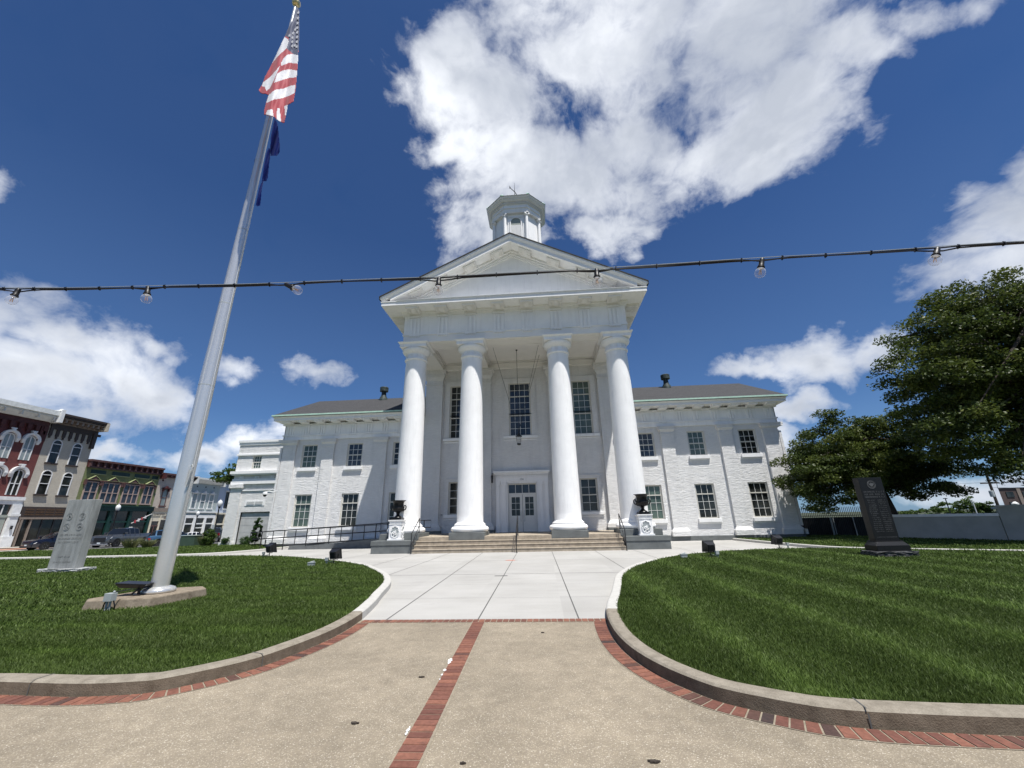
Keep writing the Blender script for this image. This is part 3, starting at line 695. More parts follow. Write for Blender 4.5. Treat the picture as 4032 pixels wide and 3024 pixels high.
for s in(-1,1):
    for i,x in enumerate(wingx):
        window(court,(s*x,YW,ZU0),HU,ZU1-ZU0,up,pu[s*(i+1)])
        window(court,(s*x,YW,ZL0),HL,ZL1-ZL0,lo,pl[s*(i+1)])
tall4=[(.375,4,3),(.375,4,3),(.25,4,2)]; tall3=[(.375,3,3),(.375,3,3),(.25,3,2)]
window(court,(0,YW,CU[1]),CU[0],CU[2]-CU[1],tall4,MAT['glassb'],case=.32)
window(court,(-4.61,YW,SU[1]),SU[0],SU[2]-SU[1],tall3,MAT['glass'],case=.32)
window(court,(4.61,YW,SU[1]),SU[0],SU[2]-SU[1],tall3,MAT['glassg'],case=.32)
window(court,(-4.63,YW,SLW[1]),SLW[0],SLW[2]-SLW[1],[(.5,2,2),(.5,2,2)],MAT['glass'],case=.2,sillw=.1)
window(court,(4.63,YW,SLW[1]),SLW[0],SLW[2]-SLW[1],[(.5,2,2),(.5,2,2)],MAT['glass'],case=.2,sillw=.1)

# pilasters of the wings
PR=.15
def pilaster(x,hw=.44,z0=.287,zt=7.60,y=YW,pr=PR,rz=0):
    m=MB(); y0=y-pr
    m.box(x-hw,x+hw,y0,y,.80,7.02)
    # base: plinth, slope, torus
    m.box(x-hw-.14,x+hw+.14,y0-.14,y,z0,.60)
    m.hull([(x-hw-.14,y0-.14,.601),(x+hw+.14,y0-.14,.601),(x+hw+.14,y,.601),(x-hw-.14,y,.601)],[(x-hw-.005,y0-.005,.80),(x+hw+.005,y0-.005,.80),(x+hw+.005,y,.80),(x-hw-.005,y,.80)])
    m.box(x-hw-.035,x+hw+.035,y0-.035,y,7.02,7.09); m.box(x-hw-.003,x+hw+.003,y0-.003,y,7.09,7.21)
    m.hull([(x-hw-.01,y0-.01,7.211),(x+hw+.01,y0-.01,7.211),(x+hw+.01,y,7.211),(x-hw-.01,y,7.211)],[(x-hw-.12,y0-.12,7.36),(x+hw+.12,y0-.12,7.36),(x+hw+.12,y,7.36),(x-hw-.12,y,7.36)])
    m.box(x-hw-.13,x+hw+.13,y0-.13,y,7.361,7.52); m.box(x-hw-.17,x+hw+.17,y0-.17,y,7.521,zt)
    return m.build('pilaster',MAT['brick'],court)
for s in(-1,1):
    for x in(10.36,14.37): pilaster(s*x)
    x=s*17.40
    m=MB(); pilaster(x,.56 if False else .5)
    m.box(*sorted((s*PW,s*(PW+.15))),YW-.15,YW+.8,.80,7.02); m.box(*sorted((s*PW,s*(PW+.28))),YW-.29,YW+.95,.286,.60); m.box(*sorted((s*PW,s*(PW+.3))),YW-.3,YW+.95,7.36,7.6)
    m.build('pilaster',MAT['brick'],court)
# entablature of the wings
for s in(-1,1):
    a,b=sorted((s*XA,s*PW)); e=sorted((s*XA,s*(PW+.04)))
    m=MB(); m.box(e[0],e[1],YW-.10,YW-.0,7.602,7.93); m.box(*sorted((s*(PW+.0),s*(PW+.10))),YW-.1,YW+D,7.602,7.93)
    m.box(*sorted((s*XA,s*(PW+.16))),YW-.16,YW-.101,7.90,7.985); m.box(*sorted((s*(PW+.101),s*(PW+.16))),YW-.1,YW+D,7.90,7.985)
    m.box(e[0],e[1],YW-.08,YW-.0,7.986,8.72); m.box(*sorted((s*PW,s*(PW+.08))),YW-.08,YW+D,7.986,8.72)
    fr=m.build('wing_frieze',MAT['trim'],court)
    n=8
    for k in range(n+1):
        x=s*(7.75+ (17.55-7.75)*k/n)
        t=MB()
        for dx in(-.19,0,.19): t.box(x+dx-.07,x+dx+.07,YW-.125,YW-.081,8.0,8.62)
        t.box(x-.28,x+.28,YW-.135,YW-.081,8.621,8.70)
        for q in range(6): t.box(x-.25+q*.092,x-.21+q*.092,YW-.15,YW-.101,7.84,7.898)
        t.build('triglyph',MAT['trim'],fr)
    # cornice with mutules
    EO=.95; xe=18.45
    m=MB()
    m.box(*sorted((s*XA,s*(PW+.2))),YW-.22,YW,8.721,8.80)
    m.box(*sorted((s*(XA+.02),s*xe)),YW-EO,YW-.0,8.93,9.10); m.box(*sorted((s*PW,s*xe)),YW+.001,YW+D+.5,8.93,9.10)
    m.prism([(YW-EO-.0,9.101),(YW-EO-.10,9.20),(YW-EO-.10,9.235),(YW-.2,9.235),(YW-.2,9.101)],'x',*sorted((s*(XA+.02),s*(xe+.02))))
    co=m.build('wing_cornice',MAT['trim'],court)
    for k in range(n+1):
        x=s*(7.75+(17.55-7.75)*k/n); t=MB()
        t.hull([(x-.3,YW-EO+.12,8.82),(x+.3,YW-EO+.12,8.82),(x+.3,YW-.24,8.78),(x-.3,YW-.24,8.78)],[(x-.3,YW-EO+.12,8.929),(x+.3,YW-EO+.12,8.929),(x+.3,YW-.24,8.929),(x-.3,YW-.24,8.929)])
        t.build('mutule',MAT['trim'],co)
    # roof of the wing: gabled, ridge parallel to the front
    yr=YW+D/2; zr=9.24+(yr-(YW-EO-.1))*.475
    m=MB(); x0,x1=s*(XA-.0),s*(xe+.05); th=.09
    for sg in(0,1):
        ya=YW-EO-.13 if sg==0 else YW+D+EO+.13
        m.add([(x0,ya,9.25),(x1,ya,9.25),(x1,yr,zr),(x0,yr,zr),(x0,ya,9.25+th),(x1,ya,9.25+th),(x1,yr,zr+th),(x0,yr,zr+th)],[(0,1,2,3),(4,5,6,7),(0,1,5,4),(1,2,6,5),(2,3,7,6),(3,0,4,7)])
    rf=m.build('wing_roof',MAT['shingle'],court)
    m=MB(); m.box(*sorted((s*(XA+.02),s*(xe+.09))),YW-EO-.20,YW-EO-.132,9.235,9.345); m.box(*sorted((s*(xe+.052),s*(xe+.09))),YW-EO-.13,YW-.2,9.235,9.36)
    m.build('gutter',MAT['copper'],rf); m=MB(); m.box(*sorted((s*(XA+.02),s*(xe+.09))),YW-EO-.195,YW-EO-.11,9.212,9.234); m.build('drip_edge',MAT['darkline'],rf)
    xv=s*12.28; zv=zr-.12
    m=MB(); m.lathe([(.36,zv-.25),(.34,zv+.05),(.22,zv+.25),(.19,zv+.62),(.24,zv+.66),(.36,zv+.67),(.37,zv+1.02),(.33,zv+1.06),(.02,zv+1.08)],xv,yr-.6,20)
    m.build('roof_vent',MAT['ventm'],rf,smooth=True)

# ---------------------------------------------------------------- porch, steps
m=MB(); m.box(-5.6,5.6,22.93,YW-.02,.56,ZP); m.box(-7.6,7.6,23.0,YW-.02,-.03,.559); m.box(-7.6,-5.601,25.0,YW-.02,.56,ZP); m.box(5.601,7.6,25.0,YW-.02,.56,ZP)
m.build('porch_floor',MAT['step'],court,bevel=.015)
for i,(z1,y0,hw) in enumerate(((.19,21.90,5.46),(.375,22.25,5.47),(.56,22.58,5.49))):
    m=MB(); z0=-.03 if i==0 else (.19,.375)[i-1]+.0005
    m.box(-hw,hw,y0+.02,22.999 if i<2 else 22.999,z0,z1-.05); m.box(-hw,hw,y0,22.9995,z1-.0495,z1)
    m.build('step',MAT['step'],court,bevel=.012)
m=MB(); m.box(-5.5,5.5,22.90,22.929,.561,ZP-.001); m.build('step',MAT['step'],court,bevel=.008)
for s in(-1,1):
    m=MB(); m.box(*sorted((s*5.52,s*7.74)),22.13,22.999,-.03,.40); m.box(*sorted((s*5.50,s*7.77)),22.10,22.999,.401,.635)
    m.build('cheek_wall',MAT['granite'],court,bevel=.015)
# columns
for k,x in enumerate((-B_,-A_,A_,B_)):
    m=MB(); prof=[]
    for i in range(25):
        t=i/24; z=1.50+t*(11.42-1.50); r=.755-.105*t**1.35; prof.append((r,z))
    prof=[(.80,1.43),(.765,1.47)]+prof+[(.655,11.45)]
    m.lathe(prof,x,YC,48); c=m.build('column',MAT['stucco'],court,smooth=True)
    m=MB(); m.lathe([(.85,.952),(.98,.96),(1.055,1.03),(1.075,1.10),(1.055,1.17),(.98,1.235),(.93,1.24),(.92,1.275),(.875,1.28),(.90,1.305),(.90,1.345),(.86,1.37),(.845,1.38),(.845,1.41),(.80,1.43)],x,YC,48)
    m.build('column_base',MAT['trim'],c,smooth=True,angle=50)
    m=MB(); m.lathe([(.655,11.44),(.715,11.46),(.735,11.52),(.715,11.58),(.665,11.60),(.655,11.62),(.655,11.86),(.68,11.88),(.74,11.92),(.86,12.03),(.90,12.13),(.90,12.20),(.87,12.235),(.80,12.245)],x,YC,48)
    hb=.86; 
    m.box(x-hb,x+hb,YC-hb,YC+hb,12.246,12.44)
    m.hull([(x-hb-.005,YC-hb-.005,12.441),(x+hb+.005,YC-hb-.005,12.441),(x+hb+.005,YC+hb+.005,12.441),(x-hb-.005,YC+hb+.005,12.441)],[(x-.965,YC-.965,12.53),(x+.965,YC-.965,12.53),(x+.965,YC+.965,12.53),(x-.965,YC+.965,12.53)])
    m.box(x-.975,x+.975,YC-.975,YC+.975,12.531,12.578)
    for q in range(10):               # rosettes round the neck
        a=2*PI*q/10+.15; cx,cy=x+.66*math.cos(a),YC+.66*math.sin(a)
        ring=[(cx+(-math.sin(a))*.085*math.cos(b),cy+math.cos(a)*.085*math.cos(b),11.745+.085*math.sin(b)) for b in [2*PI*j/10 for j in range(10)]]
        m.tube(ring,.022,5,closed=True); m.sphere((cx,cy,11.745),.035,6)
    m.build('capital',MAT['trim'],c,smooth=True,angle=40)
    m=MB(); e=1.06 
    if abs(x)<4: m.box(x-.98,x+.98,22.875,YC+1.0,.561,.951)
    else: m.box(*sorted((math.copysign(5.42,x),math.copysign(7.62,x))),22.885,YC+1.05,.636,.951)
    m.build('plinth',MAT['granite'],c,bevel=.02)
# pilasters on the porch wall
for x in(-B_,-A_,A_,B_):
    m=MB(); hw=.64; pr=.26; y0=YW-pr
    m.box(x-hw,x+hw,y0,YW,1.40,11.42)
    m.box(x-hw-.2,x+hw+.2,y0-.2,YW,ZP,.93,1)
    m.hull([(x-hw-.2,y0-.2,.931),(x+hw+.2,y0-.2,.931),(x+hw+.2,YW,.931),(x-hw-.2,YW,.931)],[(x-hw-.2,y0-.2,1.17),(x+hw+.2,y0-.2,1.17),(x+hw+.2,YW,1.17),(x-hw-.2,YW,1.17)])
    m.hull([(x-hw-.14,y0-.14,1.171),(x+hw+.14,y0-.14,1.171),(x+hw+.14,YW,1.171),(x-hw-.14,YW,1.171)],[(x-hw-.01,y0-.01,1.40),(x+hw+.01,y0-.01,1.40),(x+hw+.01,YW,1.40),(x-hw-.01,YW,1.40)])
    m.box(x-hw-.06,x+hw+.06,y0-.06,YW,11.421,11.50); m.box(x-hw-.004,x+hw+.004,y0-.004,YW,11.501,11.78)
    m.hull([(x-hw-.01,y0-.01,11.781),(x+hw+.01,y0-.01,11.781),(x+hw+.01,YW,11.781),(x-hw-.01,YW,11.781)],[(x-hw-.15,y0-.15,12.02),(x+hw+.15,y0-.15,12.02),(x+hw+.15,YW,12.02),(x-hw-.15,YW,12.02)])
    m.box(x-hw-.16,x+hw+.16,y0-.16,YW,12.021,12.34); m.box(x-hw-.26,x+hw+.26,y0-.26,YW,12.341,12.578)
    m.build('pilaster',[MAT['brick'],MAT['granite']],court)
# beams and coffered ceiling of the portico
m=MB()
m.box(-XA,XA,YA,YC+TT,Z_ARC,Z_TAE-.07)                       # front beam
for s in(-1,1):
    m.box(*sorted((s*(B_-TT),s*XA)),YC+TT+.002,YW-.002,Z_ARC,Z_TAE-.07)
    m.box(*sorted((s*(A_-.5),s*(A_+.5))),YC+TT+.002,YW-.002,Z_ARC,13.1)
m.box(-B_+TT,B_-TT,YW-.30,YW-.0015,Z_ARC+.002,13.1)
ar=m.build('architrave',MAT['soffit'],court)
m=MB()                                                       # raised panels on the beam undersides, bed moulds in the coffers
for xa,xb in((-B_+TT+.1,-A_-TT-.3),(-A_+TT+.3,A_-TT-.3),(A_+TT+.3,B_-TT-.1)):
    for y0,y1 in((YA+.28,YA+.31),(YC+TT-.31,YC+TT-.28)): m.box(xa,xb,y0,y1,Z_ARC-.022,Z_ARC-.001)
m.build('soffit_moulding',MAT['soffit'],ar)
m=MB(); m.box(-XA+.01,XA-.01,YA+.3,YW-.001,13.101,13.22); m.build('portico_ceiling',MAT['soffit'],court)
m=MB()
for xa,xb in((-B_+TT,-A_-.5),(-A_+.5,A_-.5),(A_+.5,B_-TT)):
    for h,d in((.10,.13),(.24,.06)):
        z0,z1=13.1-h-.001*d,13.1-h+.09
        m.box(xa+.001,xa+d,YC+TT+.003,YW-.302,z0,z1); m.box(xb-d,xb-.001,YC+TT+.003,YW-.302,z0,z1); m.box(xa+d,xb-d,YC+TT+.003,YC+TT+d,z0+.001,z1-.001); m.box(xa+d,xb-d,YW-.302-d,YW-.303,z0+.001,z1-.001)
m.build('coffer_moulding',MAT['soffit'],ar)
# frieze
m=MB(); m.box(-XA-.06,XA+.06,YA-.06,YA,Z_TAE-.069,Z_TAE)
for s in(-1,1): m.box(*sorted((s*XA,s*(XA+.06))),YA+.001,YW+9.9,Z_TAE-.069,Z_TAE)
m.box(-XA,XA,YA+.001,YA+.3,Z_TAE+.001,Z_FRI)
for s in(-1,1): m.box(*sorted((s*(XA-.3),s*XA)),YA+.301,YW+9.9,Z_TAE+.001,Z_FRI)
fr=m.build('frieze',MAT['trim'],court)
TX=[-6.452+1.8434*k for k in range(8)]; TY=[24.0+1.84*k for k in range(6)]
def trig(along,c,s=1):
    """axis: 'x' on the front (along = x centre), 'y' on a side wall"""
    def bx(m,a0,a1,d0,d1,z0,z1):
        if c=='x': m.box(a0,a1,YA-d1,YA-d0,z0,z1)
        else: m.box(*sorted((s*(XA+d0),s*(XA+d1))),a0,a1,z0,z1)
    t=MB(); a=along; h=.365
    bx(t,a-h,a+h,.001,.02,Z_TAE+.002,Z_FRI-.13)
    for q in(-1,0,1): bx(t,a+q*.255-.082,a+q*.255+.082,.021,.075,Z_TAE+.003,Z_FRI-.19)
    bx(t,a-h-.02,a+h+.02,.001,.095,Z_FRI-.129,Z_FRI-.002)
    t.build('triglyph',MAT['trim'],fr)
    t=MB(); bx(t,a-h,a+h,.001,.065,Z_TAE-.115,Z_TAE-.071)
    for q in range(6):
        b=a-h+.065+q*.12; bx(t,b-.033,b+.033,.002,.07,Z_TAE-.195,Z_TAE-.117)
    t.build('guttae',MAT['trim'],fr)
for x in TX: trig(x,'x')
for s in(-1,1):
    for y in TY: trig(y,'y',s)
# horizontal cornice
m=MB()
def ring(m,o,z0,z1,i=0):   # a U of boxes: front and both sides
    m.box(-XA-o,XA+o,YA-o,YA-i,z0,z1)
    for s in(-1,1): m.box(*sorted((s*(XA+i),s*(XA+o))),YA-i+.001,YW+9.9,z0,z1)
ring(m,.06,Z_FRI+.001,Z_FRI+.07,-.2); ring(m,.12,Z_FRI+.071,Z_FRI+.14,-.2); ring(m,.20,Z_FRI+.141,Z_SOF-.03,-.2)
ring(m,OV-TT-.09,Z_SOF-.029,Z_SOF+.05,.0); ring(m,OV-TT-.13,Z_SOF-.055,Z_SOF-.0295,OV-TT-.26)
m.box(-XO+.09,XO-.09,YF+.09,YA,Z_SOF+.051,Z_COR-.05); m.box(-XO+.05,XO-.05,YF+.05,YA,Z_COR-.049,Z_COR)
for s in(-1,1):
    m.box(*sorted((s*XA,s*(XO-.09))),YA+.001,YW+9.9,Z_SOF+.051,Z_COR-.03)
    m.prism([(s*(XO-.09),Z_COR-.029),(s*(XO-.0),Z_CO2-.14),(s*(XO-.0),Z_CO2-.06),(s*(XO-.3),Z_CO2-.06),(s*XA,Z_COR-.029)],'y',YA+.002,YW+9.9)
co=m.build('cornice',MAT['trim'],court)
m=MB(); m.box(-7.35,7.35,YF+.02,YF+.32,Z_COR+.002,Z_COR+.022); m.build('ledge_flashing',MAT['white'],co)
def mut(m,a0,a1,d0,d1,c,s,z0,z1):
    if c=='x': m.box(a0,a1,YA-d1,YA-d0,z0,z1)
    else: m.box(*sorted((s*(XA+d0),s*(XA+d1))),a0,a1,z0,z1)
def mutule(a,c,s=1):
    t=MB(); h=.40; d0,d1=.205,OV-TT-.26
    z=Z_SOF-.03
    mut(t,a-h,a+h,d0,d1,c,s,z-.16,z-.0); mut(t,a-h-.035,a+h+.035,d0,d1+.035,c,s,z-.05,z-.001)
    for i in range(4):
        for j in range(6):
            if 2<=j<=3 and i<3: continue
            da=a-h+.07+j*.132; dd=d0+.1+i*.19
            mut(t,da-.048,da+.048,dd-.062,dd+.062,c,s,z-.195,z-.161)
    t.build('mutule',MAT['soffit'],co)
for x in TX: mutule(x,'x')
for s in(-1,1):
    for y in TY: mutule(y,'y',s)
# pediment: tympanum and the two raking cornices
m=MB(); m.prism([(-XA-.5,Z_COR+.001),(XA+.5,Z_COR+.001),(0,Z_AP-.55)],'y',YA,YA+.25); 
m.box(-.52,.20,YA-.012,YA-.001,15.25,15.26); m.box(-.52,.20,YA-.012,YA-.001,15.86,15.87); m.box(-.52,-.51,YA-.012,YA-.001,15.261,15.859); m.box(.19,.20,YA-.012,YA-.001,15.261,15.859)
m.build('tympanum',MAT['stucco'],court)
CS=math.cos(math.atan(SL))
def rake(m,s,y0,y1,t0,t1,x1=XO,x0=0.0):
    """a bar along the slope; t0,t1 measured downward (vertically) from the roof line"""
    f=lambda x,t:(s*x,Z_AP-SL*x-t)
    m.prism([f(x0,t0),f(x1,t0),f(x1,t1),f(x0,t1)],'y',y0,y1)
rk=[]
for s in(-1,1):
    m=MB()
    m.prism([(0,Z_AP),(s*XO,Z_CO2),(s*XO,Z_CO2-.12),(s*(XO+.0),Z_CO2-.13),(0,Z_AP-.13)],'y',YF,YF+.3)
    # crown mould, slanting back as it goes down
    f=lambda x,t,y:(s*x,y,Z_AP-SL*x-t)
    m.add([f(0,.131,YF+.005),f(XO,.131,YF+.005),f(XO-.1,.30,YF+.10),f(0,.30,YF+.10),f(0,.131,YF+.3),f(XO,.131,YF+.3),f(XO-.1,.30,YF+.3),f(0,.30,YF+.3)],[(0,1,2,3),(4,5,6,7),(1,2,6,5),(0,3,7,4),(3,2,6,7)])
    rake(m,s,YF+.11,YF+.3,.301,.52,x1=XO-.62)
    rake(m,s,YF+.301,YA+.02,.40,.47,x1=XO-.45)     # soffit
    rake(m,s,YA-.22,YA+.02,.471,.62,x1=XO-.8); rake(m,s,YA-.12,YA+.02,.621,.78,x1=XO-1.25); rake(m,s,YA-.06,YA+.02,.781,.92,x1=XO-1.6)
    r=m.build('raking_cornice',MAT['trim'],court); rk.append(r)
    for x in(.93,2.77,4.61,6.30):
        t=MB(); h=.40
        def bar(xa,xb,ya,yb,ta,tb):
            g=lambda x,t_,y:(s*x,y,Z_AP-SL*x-t_)
            t.hull([g(xa,tb,ya),g(xb,tb,ya),g(xb,tb,yb),g(xa,tb,yb)],[g(xa,ta,ya),g(xb,ta,ya),g(xb,ta,yb),g(xa,ta,yb)])
        k=.63 if x>6 else 1
        bar(x-h,x+h,YF+.33,YA-.235,.471,.471+.16*k); bar(x-h-.035,x+h+.035,YF+.305,YA-.225,.4711,.52)
        for i in range(4):
            for j in range(6):
                if 2<=j<=3 and i<3: continue
                a=x-h+.07+j*.132; y=YA-.31-i*.17; bar(a-.045,a+.045,y-.055,y+.055,.471+.161*k,.471+.195*k)
        t.build('mutule',MAT['soffit'],r)
# portico roof
m=MB(); th=.07
for s in(-1,1):
    f=lambda x,y,t:(s*x,y,Z_AP-SL*x+t)
    y0,y1=YF-.05,YW+10.2
    m.add([f(0,y0,.0015),f(XO+.05,y0,.0015),f(XO+.05,y1,.0015),f(0,y1,.0015),f(0,y0,th),f(XO+.05,y0,th),f(XO+.05,y1,th),f(0,y1,th)],[(0,1,2,3),(4,5,6,7),(0,1,5,4),(1,2,6,5),(2,3,7,6),(3,0,4,7)])
rf=m.build('portico_roof',MAT['shingle'],court)
m=MB()
for s in(-1,1):
    m.box(*sorted((s*(XO+.003),s*(XO+.05))),YF-.03,YW+9.9,Z_CO2-.17,Z_CO2-.03,1)
    m.box(*sorted((s*(XO-.02),s*(XO+.055))),YF-.04,YF+.35,Z_CO2-.02,Z_CO2+.05,0)
m.build('roof_edge',[MAT['ventm'],MAT['darkline']],rf)

# ---------------------------------------------------------------- doorway
m=MB(); y=YW
ds=m
ds.box(-1.84,-1.0,y-.10,y-.001,ZP,4.08); ds.box(1.0,1.84,y-.10,y-.001,ZP,4.08)
for s in(-1,1):
    for xc,hw in((1.27,.15),(1.68,.11)):
        x=s*xc; ds.box(x-hw,x+hw,y-.17,y-.101,1.32,3.85); ds.box(x-hw-.06,x+hw+.06,y-.22,y-.101,ZP,1.22); ds.box(x-hw-.03,x+hw+.03,y-.195,y-.101,1.221,1.319)
        ds.box(x-hw-.02,x+hw+.02,y-.19,y-.101,3.70,3.735); ds.box(x-hw-.05,x+hw+.05,y-.21,y-.101,3.851,4.079)
    ds.box(*sorted((s*1.0,s*1.09)),y-.13,y-.101,ZP,4.0)
ds.box(-1.84,1.84,y-.19,y-.001,4.081,4.36); ds.box(-1.06,1.06,y-.13,y-.001,3.952,4.08)
for q in range(27):
    x=-1.80+q*.1385; ds.box(x-.036,x+.036,y-.26,y-.20,4.375,4.50)
ds.box(-1.84,1.84,y-.199,y-.001,4.361,4.53); ds.box(-1.90,1.90,y-.30,y-.001,4.531,4.62); ds.box(-1.95,1.95,y-.36,y-.001,4.621,4.68); ds.box(-1.98,1.98,y-.40,y-.001,4.681,4.79)
sur=m.build('door_surround',MAT['trim'],court)
text_mesh('house_number','106',.20,MAT['engr'],sur,(0,-.20,4.155),depth=.004)
m=MB(); yo=YW+.06; m.box(-.99,-.94,yo,yo+.09,ZP+.002,3.94); m.box(.94,.99,yo,yo+.09,ZP+.002,3.94); m.box(-.939,.939,yo,yo+.09,3.87,3.94); m.box(-.939,.939,yo,yo+.085,3.20,3.30)
for x in(-.47,0,.47): m.box(x-.018,x+.018,yo+.01,yo+.06,3.301,3.869)
tr=m.build('transom_window',MAT['doorp'],court); m=MB(); m.box(-.939,.939,yo+.065,yo+.083,3.301,3.869); m.build('pane',MAT['glassb'],tr)
for s in(-1,1):
    m=MB(); a,b=sorted((s*.012,s*.935)); yo=YW+.07; c=(a+b)/2
    g0,g1=c-.29,c+.29; zb,zt=1.80,3.03
    m.box(a,g0,yo,yo+.05,ZP+.01,3.195); m.box(g1,b,yo,yo+.05,ZP+.01,3.195); m.box(g0,g1,yo,yo+.05,zt,3.195); m.box(g0,g1,yo,yo+.05,ZP+.01,zb)
    m.box(c-.012,c+.012,yo+.01,yo+.04,zb,zt)
    for k in(1,2): z=zb+(zt-zb)*k/3; m.box(g0,g1,yo+.01,yo+.04,z-.012,z+.012)
    m.box(g0-.02,g1+.02,yo-.012,yo-.001,1.63,1.645); m.box(g0-.02,g0-.005,yo-.012,yo-.001,.95,1.629); m.box(g1+.005,g1+.02,yo-.012,yo-.001,.95,1.629)
    dr=m.build('door',MAT['doorp'],court); m=MB(); m.box(g0,g1,yo+.042,yo+.049,zb,zt); m.build('pane',MAT['glass'],dr)
    m=MB(); x=s*.12; m.tube([(x,yo-.075,1.40),(x,yo-.075,2.16)],.017,8)
    for z in(1.46,2.10): m.tube([(x,yo-.075,z),(x,yo+.0,z)],.012,6)
    m.build('handle',MAT['chrome'],dr,smooth=True)
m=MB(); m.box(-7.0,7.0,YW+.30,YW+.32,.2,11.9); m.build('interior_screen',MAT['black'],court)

# ---------------------------------------------------------------- cupola
m=MB()
def octo(hf,a,y0,cx=.03):
    """square with cut corners: front edge half width a, half width hf, front at y0"""
    d=hf-a; cy=y0+hf
    return [(cx-a,cy-hf),(cx+a,cy-hf),(cx+hf,cy-a),(cx+hf,cy+a),(cx+a,cy+hf),(cx-a,cy+hf),(cx-hf,cy+a),(cx-hf,cy-a)]
CY=32.85
def oc(hf,k=.470): return [(x,y) for x,y in octo(hf,hf*k,CY-hf)]
def slab(m,h0,h1,z0,z1,k=.47):
    m.hull([(x,y,z0) for x,y in oc(h0,k)],[(x,y,z1) for x,y in oc(h1,k)])
slab(m,2.05,2.05,17.0,29.1)
cu=m.build('cupola',MAT['stucco'],court)
m=MB(); slab(m,2.32,2.32,28.95,29.10); slab(m,2.34,2.34,29.101,29.38); slab(m,2.42,2.42,29.381,29.44); slab(m,2.30,2.30,29.441,29.86); slab(m,2.38,2.38,29.861,29.90)
P8=oc(2.46)
for (x0,y0),(x1,y1) in zip(P8,P8[1:]+P8[:1]):
    n=max(8,int(math.hypot(x1-x0,y1-y0)/.13))
    for k in range(n):
        t=(k+.5)/n; x,y=x0+(x1-x0)*t,y0+(y1-y0)*t; m.cbox((x,y,29.97),(.036,.036,.06))
slab(m,2.42,2.42,29.901,30.05); slab(m,2.55,2.68,30.051,30.16); slab(m,2.69,2.69,30.161,30.26); slab(m,2.75,2.86,30.261,30.43)
m.build('cupola_cornice',MAT['trim'],cu)
m=MB(); slab(m,2.88,2.88,30.431,30.47); m.build('drip_edge',MAT['darkline'],cu)
m=MB(); slab(m,2.87,.25,30.471,31.9)
for (x,y),(x2,y2) in zip(oc(2.87),oc(.25)):
    m.tube([(x,y,30.52),(x2,y2,31.92)],.05,6)
P8=oc(2.87);Q8=oc(.25)
for i in range(8):
    for t in(.25,.5,.75):
        a=[P8[i][j]+(P8[(i+1)%8][j]-P8[i][j])*t for j in(0,1)];b=[Q8[i][j]+(Q8[(i+1)%8][j]-Q8[i][j])*t for j in(0,1)]
        m.tube([(a[0],a[1],30.5),(b[0],b[1],31.92)],.025,4)
for x,y in oc(2.60): m.sphere((x,y,30.62),.22,8,sz=(1,1,.7))
m.build('cupola_roof',MAT['copper'],cu)
for x,y in oc(2.17):
    m=MB(); m.lathe([(.17,17.3),(.17,25.0),(.145,28.62)],x,y,16)
    m.lathe([(.20,28.62),(.16,28.68),(.19,28.76),(.17,28.8)],x,y,16); dx,dy=x-.03,y-CY; L=math.hypot(dx,dy); tx,ty=-dy/L,dx/L
    for s in(-1,1): 
        cx,cy=x+tx*.17*s,y+ty*.17*s; m.tube([(cx-dx/L*.17,cy-dy/L*.17,28.79),(cx+dx/L*.17,cy+dy/L*.17,28.79)],.085,10)
    m.cbox((x,y,28.90),(.2,.2,.045)); m.build('cupola_column',MAT['stucco'],cu,smooth=True,angle=45)
# arched louvre in each main face and the pilaster strips beside it
yf=CY-2.05; m=MB()
def arch(cx,hw,z0,zc,n=14): return [(cx-hw,z0),(cx+hw,z0)]+[(cx+hw*math.cos(PI*k/n),zc+hw*math.sin(PI*k/n)) for k in range(n+1)]
m.prism(arch(.03,.47,17.5,28.02),'y',yf-.03,yf-.002); lv=m.build('louvre',MAT['greyp'],cu)
m=MB()
for k in range(60):
    z=24.0+k*.068
    if z<27.62: m.box(-.43,.49,yf-.06,yf-.031,z,z+.045)
m.build('slats',MAT['trim'],lv)
m=MB(); o=arch(.03,.57,17.5,28.02); i_=arch(.03,.47,17.5,28.02)
for k in range(2,len(o)-1): m.hull([(o[k][0],yf-.09,o[k][1]),(o[k+1][0],yf-.09,o[k+1][1]),(i_[k+1][0],yf-.09,i_[k+1][1]),(i_[k][0],yf-.09,i_[k][1])],[(o[k][0],yf-.001,o[k][1]),(o[k+1][0],yf-.001,o[k+1][1]),(i_[k+1][0],yf-.001,i_[k+1][1]),(i_[k][0],yf-.001,i_[k][1])])
for s in(-1,1): m.box(*sorted((.03+s*.47,.03+s*.57)),yf-.09,yf-.001,17.5,28.01); m.box(*sorted((.03+s*.66,.03+s*.74)),yf-.07,yf-.001,17.5,28.55)
m.box(-.74,.80,yf-.08,yf-.001,28.56,28.66); m.build('louvre_frame',MAT['trim'],lv)
m=MB(); m.tube([(-.05,CY,31.85),(-.08,CY,33.4),(-.10,CY,34.85)],[.05,.035,.008],6)
m.tube([(.12,CY,33.25),(-.10,CY,33.65),(-.55,CY,34.2)],[.03,.05,.035],6)
m.prism([(-.50,34.12),(-.66,34.15),(-.60,34.28),(-.66,34.52),(-.50,34.28)],'y',CY-.012,CY+.012); m.build('weathervane',MAT['black'],cu)
